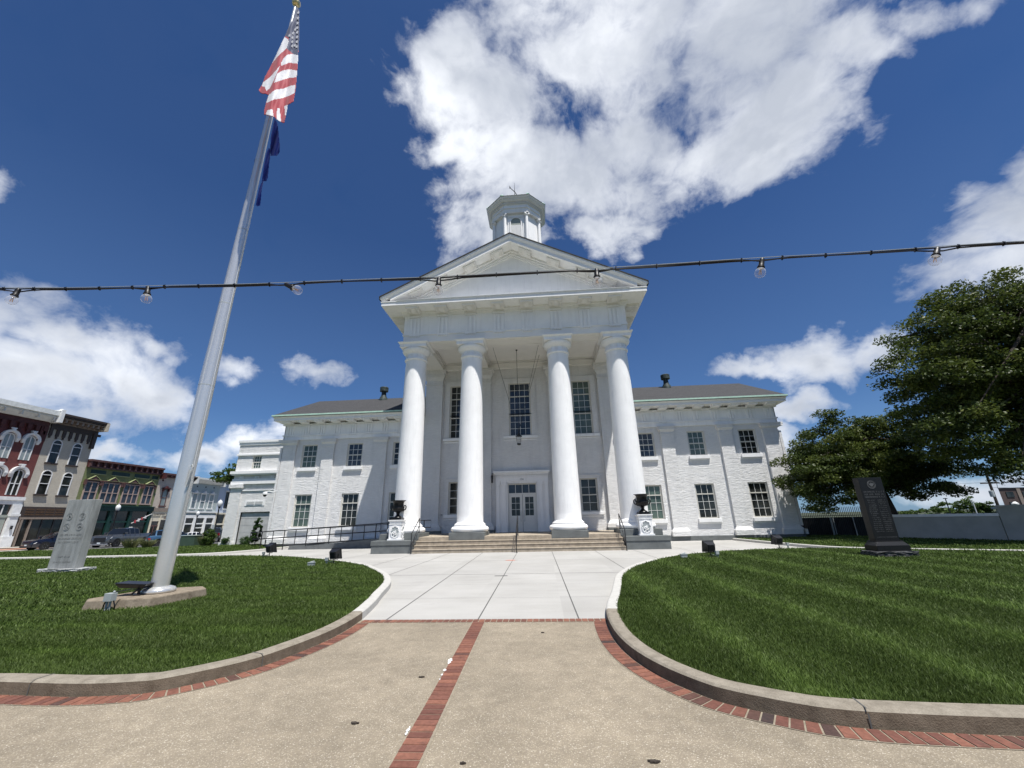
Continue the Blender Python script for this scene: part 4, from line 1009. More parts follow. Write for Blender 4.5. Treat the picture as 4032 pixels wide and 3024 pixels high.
# ================================================================ things on the square
# pedestals and urns flanking the steps
def pedestal(x,y,label):
    t=thing('pedestal',label,'pedestal',(x,y,.637),0,'pedestals beside the steps')
    m=MB(); m.box(-.39,.39,-.36,.36,0,.075); m.box(-.33,.33,-.31,.31,.0755,.80)
    m.box(-.36,.36,-.335,.335,.801,.835); m.box(-.335,.335,-.315,.315,.8355,.93); m.hull([(-.34,-.32,.931),(.34,-.32,.931),(.34,.32,.931),(-.34,.32,.931)],[(-.39,-.37,1.0),(.39,-.37,1.0),(.39,.37,1.0),(-.39,.37,1.0)]); m.box(-.395,.395,-.375,.375,1.001,1.04)
    m.build('body',MAT['trim'],t,org=(0,0,0),bevel=.008)
    # recessed grey field framed with scrollwork, and a small figure relief
    for ax in(0,1):
        m=MB(MB_rot(ax)); y0=-.312 if ax==0 else -.332
        n=36; ov=[((.20+.03*math.cos(8*a))*math.cos(a),.43+(.27+.03*math.cos(8*a))*math.sin(a)) for a in [2*PI*k/n for k in range(n)]]
        m.prism(ov,'y',y0-.004,y0,m=1)
        pts=[(p[0]*1.06,y0-.01,.43+(p[1]-.43)*1.04) for p in ov]; m.tube(pts,.018,5,closed=True)
        for k in range(24):
            a=2*PI*k/24; m.sphere((.235*math.cos(a),y0-.012,.43+.30*math.sin(a)),.026,6)
        rr=random.Random(3)
        for k in range(16):
            m.sphere((rr.uniform(-.13,.13),y0-.012,.30+rr.uniform(-.08,.13)),rr.uniform(.02,.04),6)
        m.sphere((0,y0-.02,.40),.06,8,sz=(1,.5,1.1)); m.sphere((.03,y0-.02,.47),.035,6)
        for k in range(9):
            m.sphere((-.27+k*.0675,y0-.012,.885+.018*math.sin(k*2)),.026,6)
        m.build('relief',[MAT['trim'],MAT['conduit']],t,org=(0,0,0),smooth=True)
    return t
def MB_rot(ax):
    if ax==0: return None
    return lambda x,y,z:(-y,x,z)
PB=((-6.62,22.78,'white relief-panelled pedestal left of the steps, carrying the left black urn'),(6.70,22.78,'white relief-panelled pedestal right of the steps, carrying the right black urn'))
UB=('black two-handled iron urn on the pedestal left of the steps','black two-handled iron urn on the pedestal right of the steps')
def urn(x,y,z,label):
    t=thing('urn',label,'urn',(x,y,z),0,'urns beside the steps')
    m=MB(); m.box(-.28,.28,-.28,.28,0,.09); m.box(-.25,.25,-.25,.25,.091,.125)
    m.lathe([(.24,.125),(.22,.16),(.15,.20),(.095,.25),(.08,.31),(.09,.335),(.125,.35),(.09,.365),(.10,.385)],0,0,24)
    m.build('foot',MAT['iron'],t,org=(0,0,0),smooth=True)
    m=MB(); m.lathe([(.10,.386),(.20,.42),(.29,.48),(.325,.545),(.33,.60),(.30,.625),(.27,.64),(.265,.68),(.275,.85),(.30,.94),(.345,.99),(.40,1.01),(.405,1.03),(.36,1.035),(.25,1.02),(.24,.98)],0,0,32)
    for k in range(20):
        a=2*PI*k/20; m.sphere((.265*math.cos(a),.265*math.sin(a),.49),.045,6,sz=(1,1,1.3))
    m.build('bowl',MAT['iron'],t,org=(0,0,0),smooth=True)
    for s in(-1,1):
        m=MB(); m.tube([(s*.30,0,.50),(s*.38,0,.53),(s*.43,0,.62),(s*.43,0,.70),(s*.38,0,.76),(s*.33,0,.75),(s*.31,0,.69)],[.032,.034,.034,.032,.03,.028,.03],8); m.sphere((s*.31,0,.66),.045,8)
        m.build('handle',MAT['iron'],t,org=(0,0,0),smooth=True)
for (x,y,l),u in zip(PB,UB): pedestal(x,y,l); urn(x,y,1.678,u)

# handrails on the steps
def rail(x,label,yb=21.68,yt=22.97):
    t=thing('handrail',label,'handrail',(x,yb,0),0,'handrails on the steps')
    sl=(1.72-.98)/(yt-yb)
    m=MB(); m.tube([(0,0,0),(0,0,.98)],.024,8); m.tube([(0,0,.98),(0,yt-yb,1.73)],.024,8); m.build('rail',MAT['black'],t,org=(0,0,0),smooth=True)
    m=MB(); m.tube([(0,yt-yb,.75),(0,yt-yb,1.73)],.024,8); m.build('post',MAT['black'],t,org=(0,0,0))
    m=MB(); m.tube([(0,.03,.42),(0,yt-yb-.10,1.30),(0,yt-yb,1.31)],.02,8); m.build('lower_rail',MAT['black'],t,org=(0,0,0))
    for y,z in((0,0),(yt-yb,.75)): m=MB(); m.lathe([(.055,z+.0005),(.055,z+.012),(.03,z+.02)],0,y,12); m.build('flange',MAT['black'],t,org=(0,0,0))
rail(-5.44,'black steel handrail at the left end of the courthouse steps'); rail(0,'black steel handrail in the middle of the courthouse steps',21.5,22.97); rail(5.44,'black steel handrail at the right end of the courthouse steps')

# ramp and its railing
def rz_(x): # top of the ramp
    return .06+(.60-.06)*min(1,max(0,(x+15.3)/(15.3-7.9)))
m=MB(); X=[-15.3,-7.9,-7.62]
for y0,y1,dz in((27.0,27.14,.09),(27.141,28.5,0)):
    m.prism([(-15.3,-.03),(-7.62,-.03),(-7.62,.60+dz),(-7.9,.60+dz),(-15.3,.03+dz)],'y',y0,y1)
m.box(-8.6,-7.621,25.3,26.999,-.03,.69)
o=m.build('ramp',MAT['ramp']); tag(o,'grey concrete access ramp rising along the left wing to the porch','ramp')
t=thing('ramp_railing','long black steel railing along the grey ramp before the left wing','railing',(-18.1,27.07,0))
def RZ(x,a,b,x0=-18.1,x1=-8.7): return a+(b-a)*(x-x0)/(x1-x0)
m=MB()
m.tube([(-18.1,27.07,1.10),(-8.7,27.07,1.52),(-7.7,27.07,1.56)],.034,6); m.tube([(-17.9,27.07,.67),(-8.7,27.07,1.04),(-7.7,27.07,1.06)],.034,6); m.tube([(-18.1,27.07,.67),(-18.1,27.07,1.10)],.02,6)
m.tube([(-16.3,27.07,.24),(-8.7,27.07,.58),(-7.7,27.07,.60)],.04,6); m.tube([(-16.6,27.14,1.17),(-7.7,27.14,1.47)],.018,6)
m.build('rail',MAT['black'],t,smooth=True)
for k in range(13):
    x=-17.3+k*.775; w=.027 if k%2 else .033
    m=MB(); zb=.0 if x<-15.3 else rz_(x)+.05; m.tube([(x,27.07,zb if k%2==0 else RZ(x,.2,.55)),(x,27.07,RZ(x,1.10,1.52))],w,6); m.build('post',MAT['black'],t)
t=thing('porch_railing','short black rail loop beside the leftmost column on the porch','railing',(-6.0,26.0,.75))
m=MB(); m.tube([(-7.6,26,1.63),(-5.62,26,1.63),(-5.62,26,1.21),(-7.6,26,1.21)],.024,6); m.build('rail',MAT['black'],t)
for x in(-6.05,-7.5): m=MB(); m.tube([(x,26,.75),(x,26,1.63)],.03,6); m.build('post',MAT['black'],t)

# hanging lantern
t=thing('hanging_lantern','black lantern hanging on rods and chain in the middle of the porch','lantern',(0,26.45,6.2))
m=MB(); m.lathe([(.015,7.10),(.05,7.06),(.03,7.02),(.10,6.98),(.12,6.90),(.16,6.88),(.21,6.84),(.215,6.80),(.18,6.79)],0,26.45,16); m.build('cap',MAT['black'],t,smooth=True)
m=MB(); m.lathe([(.165,6.79),(.125,6.34)],0,26.45,16,cap=False); m.build('glass',MAT['lglass'],t,smooth=True)
m=MB(); m.lathe([(.12,6.34),(.135,6.33),(.135,6.28),(.10,6.24),(.03,6.22)],0,26.45,16)
for k in range(6):
    a=2*PI*k/6+.3; m.tube([(.17*math.cos(a),26.45+.17*math.sin(a),6.79),(.13*math.cos(a),26.45+.13*math.sin(a),6.33)],.010,4)
m.build('cage',MAT['black'],t)
m=MB(); m.tube([(0,26.45,7.08),(0,26.45,13.09)],.014,6); m.lathe([(.07,13.05),(.07,13.098)],0,26.45,10); m.build('stem',MAT['black'],t)
for dx,dy in((-1.62,-1.1),(1.62,-1.1),(-1.62,1.1),(1.62,1.1)): m=MB(); m.tube([(0,26.45,7.10),(dx,26.45+dy,13.09)],.010,5); m.build('guy_wire',MAT['black'],t)

# wall lantern on the inner face of the second column's pilaster, call box
t=thing('wall_lantern','black wall lantern beside the door, half hidden behind the second column','lantern',(-2.04,YW-.05,3.9))
m=MB(); m.tube([(-2.05,28.58,4.62),(-2.05,28.42,4.66),(-2.05,28.38,4.5)],.02,6); m.build('bracket',MAT['black'],t)
m=MB(); m.lathe([(.02,4.55),(.09,4.46),(.08,4.42),(.06,4.06),(.07,4.03),(.02,3.98)],-2.05,28.38,8); m.build('lamp',MAT['black'],t)
m=MB(); m.box(-5.72,-5.60,YW-.05,YW,1.93,1.99); tag(m.build('call_box',MAT['conduit'],bevel=.01),'small grey box on the porch wall beside the left pilaster','call box')

# ---------------------------------------------------------------- flagpole
FX,FY=-6.83,8.90
tag((lambda m:(m.hull([(-7.75,8.25,.02),(-7.55,8.02,.02),(-6.35,8.22,.02),(-6.13,9.45,.02),(-6.5,9.75,.02),(-7.55,9.5,.02)],[(-7.72,8.27,.27),(-7.5,8.06,.275),(-6.38,8.26,.28),(-6.17,9.4,.28),(-6.5,9.7,.28),(-7.5,9.45,.27)]),m.build('concrete_pad',MAT['pad'],bevel=.025))[1])(MB()),'old concrete pad in the left lawn under the tall metal flagpole','concrete pad')
t=thing('flagpole','tall tapering brushed metal flagpole with ball finial on the left lawn','flagpole',(FX,FY,.28))
def pr(z): return .168 if z<5 else max(.05,.168-.0082*(z-5))
m=MB(); m.lathe([(pr(z),z) for z in (.39,1,3,5,7.2,7.205,9.5,12.15,12.155,14.5,17,19.55)],FX,FY,32); m.build('pole',MAT['alum'],t,smooth=True)
m=MB()
for z in(7.2,9.6,12.15,4.9): m=MB(); m.lathe([(pr(z)+.0015,z),(pr(z)+.0015,z+.022)],FX,FY,32); m.build('seam',MAT['conduit'],t)
m=MB(); m.lathe([(.29,.285),(.30,.30),(.30,.33),(.27,.37),(.20,.395),(.17,.40)],FX,FY,32); m.build('base_collar',MAT['alum'],t,smooth=True,angle=50)
m=MB(); m.lathe([(.035,19.55),(.03,19.66)],FX,FY,10); m.sphere((FX,FY,19.79),.15,16); m.build('ball_finial',MAT['gold'],t,smooth=True)
m=MB(); m.tube([(FX+.10,FY-.03,19.5),(FX+.13,FY-.05,14),(FX+.19,FY-.06,8),(FX+.20,FY-.06,2.9)],.006,4); m.build('halyard',MAT['white'],t)
m=MB(); m.tube([(FX+.17,FY-.08,2.45),(FX+.22,FY-.10,2.85)],.018,6)
for k in range(5): m.tube([(FX+.19+.01*k,FY-.13,2.50+.05*k),(FX+.245-.006*k,FY-.15,2.80-.02*k)],.012,5)
m.tube([(FX+.20,FY-.13,2.7),(FX+.26,FY-.15,2.86),(FX+.24,FY-.15,2.95),(FX+.20,FY-.12,2.9)],.010,5); m.build('cleat',MAT['cornw'],t,smooth=True)

def at(px,py,Y):
    """the point at depth Y on the sight line through a photograph pixel (used once, to size the hanging flag)"""
    d=FW+RT*((px-2016)/FPX)-UP*((py-1512)/FPX); return CAM+d*(Y/d.y)
fl=lambda x,y:(900+x*.5427,y*.5427)
# US flag: cloth hanging in folds; colours follow the stripes of the cloth
outline=[(497,50),(512,75),(512,150),(510,300),(505,400),(500,480),(492,580),(484,660),(474,715),(470,737),(445,752),(428,760),(422,800),(412,850),(402,893),(385,888),(350,868),(335,850),(300,838),(258,832),(256,808),(272,745),(290,690),(272,682),(238,678),(218,655),(245,610),(262,560),(300,490),(330,430),(372,340),(405,270),(425,222),(450,170),(478,120),(488,80)]
def band_(pts): return pts
regions=[ # later ones lie on top; material 0 red 1 white 2 navy
 (0,outline),
 (2,[(497,50),(512,75),(512,200),(510,300),(504,402),(470,392),(452,378),(420,350),(432,300),(438,275),(418,262),(405,268),(425,222),(450,170),(478,120),(488,80)]),
 (1,[(405,266),(432,285),(436,300),(422,350),(405,365),(360,405),(310,465),(330,425),(372,340)]),
 (0,[(424,352),(452,378),(455,392),(420,396),(395,420),(378,455),(340,510),(295,560),(258,590),(262,560),(305,478),(350,420),(405,368)]),
 (1,[(505,402),(502,462),(440,455),(380,478),(382,455),(400,420),(425,398),(462,390)]),
 (0,[(502,462),(498,512),(440,500),(390,510),(350,530),(378,480),(440,455)]),
 (1,[(498,512),(492,570),(440,565),(390,580),(330,600),(352,535),(390,512),(440,502)]),
 (1,[(378,470),(352,525),(325,590),(300,640),(275,660),(262,630),(240,625),(250,598),(300,560),(340,515)]),
 (0,[(492,560),(486,615),(450,622),(400,640),(330,650),(290,690),(275,665),(305,635),(335,600),(400,578),(450,565)]),
 (1,[(486,615),(478,675),(440,695),(390,712),(330,722),(272,748),(290,690),(335,652),(400,642),(450,622)]),
 (0,[(478,675),(470,737),(430,762),(380,780),(320,790),(275,800),(256,808),(272,748),(330,722),(390,712),(440,695)]),
 (1,[(280,800),(318,790),(330,845),(300,838),(270,830)]),
 (0,[(318,790),(352,786),(348,866),(335,850),(328,845)]),
 (1,[(352,786),(370,782),(382,888),(348,868)]),
 (0,[(370,782),(405,770),(410,850),(402,893),(382,888)]),
 (1,[(405,770),(428,760),(422,800),(412,850)]),
 (0,[(218,655),(238,632),(262,640),(272,682),(238,678)]),
]
def cloth(name,outline,regions,mats_,parent,Y0,fold,mapf,nx,ny):
    xs_=[p[0] for p in outline];ys_=[p[1] for p in outline]
    x0,x1,y0,y1=min(xs_),max(xs_),min(ys_),max(ys_); gx=np.linspace(x0,x1,nx+1); gy=np.linspace(y0,y1,ny+1)
    CX,CYc=np.meshgrid((gx[1:]+gx[:-1])/2,(gy[1:]+gy[:-1])/2); ins=in_poly(CX,CYc,outline); mi=np.zeros(CX.shape,int)
    for k,poly in regions: mi[in_poly(CX,CYc,poly)]=k
    m=MB(); idx={}
    def vi(i,j):
        if (i,j) not in idx:
            idx[(i,j)]=len(m.v); p=at(*mapf(gx[i],gy[j]),Y0+fold(gx[i],gy[j])); m.v.append(tuple(p))
        return idx[(i,j)]
    for j in range(ny):
        for i in range(nx):
            if ins[j,i]: m.f.append((vi(i,j),vi(i+1,j),vi(i+1,j+1),vi(i,j+1))); m.m.append(int(mi[j,i]))
    o=m.build(name,mats_,parent,smooth=True,angle=180); sd=o.modifiers.new('thickness','SOLIDIFY'); sd.thickness=.006; return o
ft=thing('national_flag','red, white and blue striped flag hanging in folds near the top of the pole','flag',(FX,FY,19))
ff=lambda x,y:.07*math.sin((x*.9+y*.20)*.040)*min(1,(y-40)/150)+.018*math.sin(x*.10+y*.015)+.012*math.sin(y*.05+x*.06)-.95*(y-40)/850+.10*(x-380)/150*min(1,(y-40)/200)
cloth('cloth',outline,regions,[MAT['fr'],MAT['fw'],MAT['fb']],ft,FY-.28,ff,fl,74,210)
STARS=[(506,92),(503,132),(501,168),(499,202),(498,236),(497,270),(496,304),(495,340),(468,242),(464,274),(462,304),(462,334),(443,258),(484,215),(481,330)]
for sx_,sy_ in STARS:
    m=MB(); c=at(*fl(sx_,sy_),FY-.28+ff(sx_,sy_)-.03); pts=[]
    for k in range(10):
        a=PI/2+PI*k/5; r=.072 if k%2==0 else .029; pts.append((c.x+r*math.cos(a)*.8,c.z+r*math.sin(a)*1.35))
    m.prism(pts,'y',c.y-.006,c.y); m.build('star',MAT['fw'],ft)
st=thing('state_flag','plain dark blue flag hanging furled below the striped flag','flag',(FX,FY,12))
o1=[(335,862),(356,900),(362,960),(370,1050),(371,1105),(350,1130),(306,1130),(302,1070),(308,990),(322,920)]
o2=[(292,1075),(304,1085),(300,1150),(290,1230),(286,1290),(275,1312),(240,1320),(248,1260),(262,1180),(276,1110)]
o3=[(238,1325),(252,1322),(240,1380),(236,1420),(228,1490),(212,1496),(198,1490),(210,1430),(222,1370)]
for o_ in(o1,o2,o3): cloth('cloth',o_,[],[MAT['fs']],st,FY-.12,lambda x,y:.06*math.sin(x*.12+y*.03),fl,18,44)
o4=[(186,1165),(200,1145),(204,1170),(190,1185)]; cloth('cloth',o4,[],[MAT['fs']],st,FY+.1,lambda x,y:0,fl,6,8)

# ---------------------------------------------------------------- lamps on the lawns
def flood(x,y,z,rz,label,tilt=40,box=(.28,.0),s=1.0,boxside=1):
    t=thing('floodlight',label,'floodlight',(x,y,z),rz,'floodlights in the lawns')
    m=MB(); m.box(-.09*s,.09*s,-.05,.05,0,.03); m.tube([(0,0,.03),(0,0,.14*s)],.02,6); m.tube([(-.19*s,0,.32*s),(-.17*s,0,.14*s),(.17*s,0,.14*s),(.19*s,0,.32*s)],.014,6); m.build('bracket',MAT['black'],t,org=(0,0,0))
    T=Matrix.Translation((0,0,.30*s))@Matrix.Rotation(R(tilt),4,'X')
    m=MB(lambda a,b,c:tuple(T@Vector((a*s,b*s,c*s))))
    m.hull([(-.13,-.10,-.12),(.13,-.10,-.12),(.13,-.10,.12),(-.13,-.10,.12)],[(-.19,.10,-.17),(.19,.10,-.17),(.19,.10,.17),(-.19,.10,.17)])
    m.box(-.205,.205,.101,.13,-.185,.185)
    for k in range(7): m.box(-.12,.12,-.135,-.101,-.105+k*.035,-.097+k*.035)
    m.build('housing',MAT['black'],t,org=(0,0,0),bevel=.006)
    m=MB(lambda a,b,c:tuple(T@Vector((a*s,b*s,c*s)))); m.box(-.17,.17,.131,.136,-.15,.15); m.build('lens',MAT['cglass'],t,org=(0,0,0))
    m=MB(); bx,by=box
    m.box(bx-.06,bx+.06,by-.04,by+.04,.10,.22); m.tube([(bx-.02,by,-.02),(bx-.02,by,.10)],.016,6); m.tube([(bx+.025,by,-.02),(bx+.025,by,.10)],.016,6); m.tube([(bx,by,.13),(bx*.5,by,.06),(0,0,.1)],.01,5)
    m.build('junction_box',MAT['conduit'],t,org=(0,0,0))
flood(-12.0,20.2,.11,R(-25),'black floodlight at the far edge of the left lawn, before the ramp',14,(-.33,-.1),1.25)
flood(-6.75,16.3,.11,R(-15),'black floodlight on the left lawn nearest the white plaza',14,(-.30,-.05),1.1)
flood(7.55,16.6,.11,R(10),'black floodlight on the right lawn nearest the white plaza',14,(.12,-.22),1.1)
flood(11.8,20.0,.11,R(15),'black floodlight at the far edge of the right lawn, before the right wing',14,(.45,.0),1.1)
for x,y,l in((-7.25,15.6,'small grey ground box left of the floodlight near the plaza'),(6.55,16.55,'small grey ground box on the right lawn, left of the floodlight')):
    m=MB(); m.box(-.11,.11,-.07,.07,0,.10); m.box(-.12,.12,-.08,.08,.101,.13); m.tube([(-.05,.02,.13),(.08,.05,.16)],.02,6); tag(m.build('ground_box',MAT['conduit'],loc=(x,y,.105)),l,'ground box')
# big uplight lying beside the pole and its junction box
t=thing('uplight','wide flat black uplight beside the foot of the flagpole','floodlight',(-7.1,8.62,.28))
T=Matrix.Translation((-7.08,8.62,.47))@Matrix.Rotation(R(12),4,'Z')@Matrix.Rotation(R(4),4,'Y')
m=MB(lambda a,b,c:tuple(T@Vector((a,b,c)))); m.hull([(-.24,-.12,-.055),(.20,-.12,-.055),(.20,.14,-.055),(-.24,.14,-.055)],[(-.30,-.17,.02),(.27,-.17,.02),(.27,.18,.02),(-.30,.18,.02)]); m.box(-.31,.28,-.18,.19,.021,.04); m.build('housing',MAT['black'],t,bevel=.006)
m=MB(); m.tube([(-6.98,8.6,.28),(-6.98,8.6,.42)],.028,8); m.tube([(-7.06,8.52,.30),(-6.93,8.52,.40)],.02,6); m.box(-7.12,-6.86,8.5,8.66,.281,.30); m.build('bracket',MAT['black'],t)
t=thing('junction_box','grey junction box on conduits in front of the flagpole pad','junction box',(-6.95,8.02,.10))
m=MB(); m.box(-7.02,-6.87,7.93,8.05,.27,.41); m.sphere((-6.90,8.0,.43),.022,8); m.build('box',MAT['conduit'],t,bevel=.004)
for dx in(-.035,.03): m=MB(); m.tube([(-6.945+dx,7.99,.10),(-6.945+dx,7.99,.27)],.021,8); m.build('conduit',MAT['conduit'],t,smooth=True)
m=MB(); m.tube([(-7.02,8.0,.28),(-7.07,8.02,.20),(-7.09,8.04,.11)],.012,5); m.tube([(-6.87,8.0,.28),(-6.84,8.02,.19),(-6.86,8.05,.11)],.012,5); m.tube([(-6.9,8.02,.42),(-6.85,8.3,.43),(-6.95,8.5,.40)],.009,5); m.build('cable',MAT['black'],t)

# ---------------------------------------------------------------- monuments
def rough(m,x0,x1,y0,y1,z0,z1,amp,n=9):
    """block with broken faces"""
    rr=random.Random(int((x0+y0)*100)); b=bmesh.new(); bmesh.ops.create_cube(b,size=1)
    bmesh.ops.subdivide_edges(b,edges=b.edges,cuts=n,use_grid_fill=True)
    vs=[]
    for v in b.verts:
        c=v.co; top=c.z>.49; e=amp*(.15 if top and abs(c.x)<.49 and abs(c.y)<.49 else 1)
        x=x0+(c.x+.5)*(x1-x0)+rr.uniform(-e,e)*(abs(c.x)>.49); y=y0+(c.y+.5)*(y1-y0)+rr.uniform(-e,e)*(abs(c.y)>.49); z=z0+(c.z+.5)*(z1-z0)+rr.uniform(-e,e)*.4*(abs(c.z)>.49)
        vs.append((x,y,z))
    m.add(vs,[tuple(v.index for v in f.verts) for f in b.faces]); b.free()
t=thing('stone_monument','plain light grey granite slab monument with round emblems on the left lawn','monument',(-16.5,15.05,.1))
m=MB(); rough(m,-17.2,-15.62,14.74,15.42,.08,.215,.02); m.build('base',MAT['rock'],t)
m=MB(); m.box(-17.02,-15.93,14.89,15.21,.216,2.67); m.build('slab',MAT['slab'],t,bevel=.012)
yy=14.888
def wr(m,x0,x1,z,h,rr,y=yy,d=.004):
    """a line of worn letters: short strokes, too weathered to read"""
    x=x0
    while x<x1:
        w=rr.uniform(.022,.04)*h/.07
        if rr.random()<.17: x+=w; continue
        k=rr.randrange(4)
        m.box(x,x+w*.22,y-d,y-.0005,z,z+h)
        if k!=1: m.box(x+w*.2,x+w*.75,y-d,y-.0005,z+h*.82,z+h)
        if k in(0,2): m.box(x+w*.2,x+w*.7,y-d,y-.0005,z+h*.42,z+h*.58)
        if k in(1,2): m.box(x+w*.2,x+w*.75,y-d,y-.0005,z,z+h*.16)
        if k==3: m.box(x+w*.62,x+w*.8,y-d,y-.0005,z,z+h)
        x+=w*1.25
rr=random.Random(5)
for cx,cz in((-16.75,2.04),(-16.22,2.03),(-16.74,1.66),(-16.21,1.66)):
    m=MB()
    for R0 in(.135,.105): m.tube([(cx+R0*math.cos(a),yy,cz+R0*math.sin(a)) for a in [2*PI*k/24 for k in range(24)]],.006,4,closed=True)
    for k in range(9): a=rr.uniform(0,6.28); q=rr.uniform(0,.07); m.cbox((cx+q*math.cos(a),yy-.002,cz+q*math.sin(a)),(rr.uniform(.01,.03),.003,rr.uniform(.008,.02)))
    m.build('emblem',MAT['engr'],t)
m=MB(); wr(m,-16.93,-16.02,1.36,.06,rr); wr(m,-16.93,-16.02,1.225,.06,rr); wr(m,-16.90,-16.10,1.095,.06,rr); wr(m,-16.72,-16.25,.60,.05,rr); wr(m,-16.85,-16.15,.42,.04,rr); m.build('inscription',MAT['engr'],t)
t=thing('granite_memorial','tall polished black granite memorial with round eagle seal on the right lawn','monument',(13.35,16.0,.1))
m=MB(); rough(m,12.66,13.97,15.59,16.35,.06,.275,.03); m.build('base',MAT['brock'],t)
m=MB(); m.box(12.80,13.88,15.72,16.30,.276,.45); m.hull([(12.80,15.72,.451),(13.88,15.72,.451),(13.88,16.30,.451),(12.80,16.30,.451)],[(12.93,15.86,.58),(13.80,15.86,.58),(13.80,16.25,.58),(12.93,16.25,.58)]); m.box(12.92,13.81,15.85,16.26,.581,.61); m.build('plinth',MAT['bgran'],t,bevel=.006)
m=MB(); m.box(12.97,13.77,15.93,16.22,.611,2.75); m.build('slab',MAT['bgran'],t,bevel=.008)
yb=15.928; m=MB()
for k in range(2): m.tube([(13.37+(.135-k*.03)*math.cos(a),yb,2.50+(.135-k*.03)*math.sin(a)) for a in [2*PI*j/32 for j in range(32)]],.011-.004*k,4,closed=True)
m.prism([(13.37+a,2.50+b) for a,b in((0,.075),(.02,.06),(.03,.03),(.085,.06),(.08,.0),(.04,-.03),(.05,-.06),(.02,-.05),(0,-.09),(-.02,-.05),(-.05,-.06),(-.04,-.03),(-.08,.0),(-.085,.06),(-.03,.03),(-.02,.06))],'y',yb-.006,yb-.0005); m.build('eagle_seal',MAT['engw'],t)
m=MB(); rr=random.Random(9)
for z in(2.22,2.13,2.04): wr(m,13.03,13.71,z,.055,rr,yb)
for k in range(17):
    z=1.94-k*.066; a=.02*math.sin(k*.8)
    wr(m,13.07+a,13.33,z,.034,rr,yb); wr(m,13.41,13.67+a,z,.034,rr,yb)
wr(m,13.05,13.7,.70,.03,rr,yb); m.build('inscription',MAT['engw'],t)

# ---------------------------------------------------------------- string of festoon lamps overhead
zc=lambda x:2.944+.0078*max(0,2.1-x)**2+.0022*max(0,x-3.0)**2+.002*math.sin(x*5.3)
t=thing('festoon_cable','black festoon cable stretched overhead across the forecourt','cable',(1.4,2.0,2.95))
xb=[1.436+2.0*math.tan(R(a)) for a in(-58.8,-50.2,-36.8,-15.5,10.3,32.6,47.7)]
xb=[xb[0]-1.83,xb[0]-.915]+xb+[xb[-1]+.915,xb[-1]+1.83]
xs_=sorted(set([round(-4.9+.08*k,3) for k in range(int(13.5/.08))]))
for w,(ph,am) in enumerate(((0,.004),(2.8,.004))):
    pts=[]
    for x in xs_:
        dmin=min(abs(x-b) for b in xb); sag=.018*max(0,1-dmin/.12) if w else .004*max(0,1-dmin/.12)
        pts.append((x,2.0+am*math.cos(x*2.3+ph),zc(x)+am*math.sin(x*2.3+ph)-sag))
    m=MB(); m.tube(pts,.0045,6); m.build('wire',MAT['socket'],t,smooth=True)
m=MB(); m.tube([(x,2.0,zc(x)+.011) for x in xs_[::3]],.0018,4); m.build('catenary_wire',MAT['conduit'],t)
for i in range(len(xb)-1):
    for f_ in(.12,.37,.63,.88):
        x=xb[i]+(xb[i+1]-xb[i])*f_; m=MB(); m.cbox((x,2.0,zc(x)),(.0025,.009,.0095)); m.cbox((x+.001,2.0,zc(x)+.012),(.0025,.002,.004)); m.build('cable_tie',MAT['socket'],t)
BLab=[None,None,'festoon bulb at the far left end of the overhead cable','festoon bulb second from the left, between the photo edge and the flagpole','festoon bulb tilted sideways just right of the flagpole','festoon bulb in front of the left slope of the pediment','festoon bulb in front of the right slope of the pediment','festoon bulb against blue sky right of the pediment','festoon bulb farthest right, near the white cloud']
tilt=[0,0,-4,10,62,0,-3,-16,-28]
for i,x in enumerate(xb):
    if i<2 or i>8: continue
    b=thing('festoon_bulb',BLab[i],'light bulb',(x,2.0,zc(x)-.004),0,'festoon bulbs on the overhead cable')
    b.rotation_euler=(R(6*math.sin(i*2)),R(tilt[i]*-1),0); b.scale=(.92,.92,.92)
    m=MB(); m.lathe([(.008,.010),(.013,.004),(.0145,-.01),(.016,-.040),(.0175,-.042),(.0175,-.048)],0,0,16); m.lathe([(.0205,-.048),(.0215,-.051),(.0205,-.054)],0,0,16); m.build('socket',MAT['socket'],b,org=(0,0,0),smooth=True)
    m=MB(); m.lathe([(.0125,-.054),(.0125,-.062),(.006,-.066)],0,0,12); m.tube([(0,0,-.062),(0,0,-.078)],.0035,6); m.build('cap',MAT['chrome'],b,org=(0,0,0),smooth=True)
    m=MB(); m.lathe([(.0125,-.055),(.018,-.061),(.0265,-.072),(.0305,-.085),(.0295,-.098),(.024,-.109),(.014,-.116),(.003,-.118)],0,0,20); m.build('glass',MAT['bulb'],b,org=(0,0,0),smooth=True)
    m=MB()
    for a in(0,1.6,3.1,4.7): m.tube([(.004*math.cos(a),.004*math.sin(a),-.070),(.008*math.cos(a),.008*math.sin(a),-.100)],.0014,5)
    m.build('filament',MAT['fil'],b,org=(0,0,0))

# ---------------------------------------------------------------- annex left of the left wing
AY=33.0; an=thing('annex','low white brick annex with garage door, left of the courthouse wing','annex',(-21.4,AY,0))
x0,x1=-24.75,-17.9; m=MB()
h=[(-23.38,-22.57,6.13,7.25),(-23.58,-21.06,-.05,2.60)]
wall_holes(m,x0,x1,-.05,8.45,AY,h,.2); m.quad((x0,AY,-.05),(x0,AY+9,-.05),(x0,AY+9,8.45),(x0,AY,8.45)); m.quad((x0,AY,8.3),(x1,AY,8.3),(x1,AY+9,8.3),(x0,AY+9,8.3)); m.build('wall',MAT['brick'],an)
m=MB(); m.box(x0-.12,x1,AY-.12,AY+9,8.40,8.60); m.box(x0-.06,x1,AY-.06,AY-.001,8.18,8.399); m.build('coping',MAT['trim'],an)
m=MB(); m.box(x0-.08,x1-.2,AY-.10,AY-.001,7.28,7.40); m.box(x0-.05,x1-.2,AY-.07,AY-.001,7.401,7.44); m.build('string_course',MAT['trim'],an)
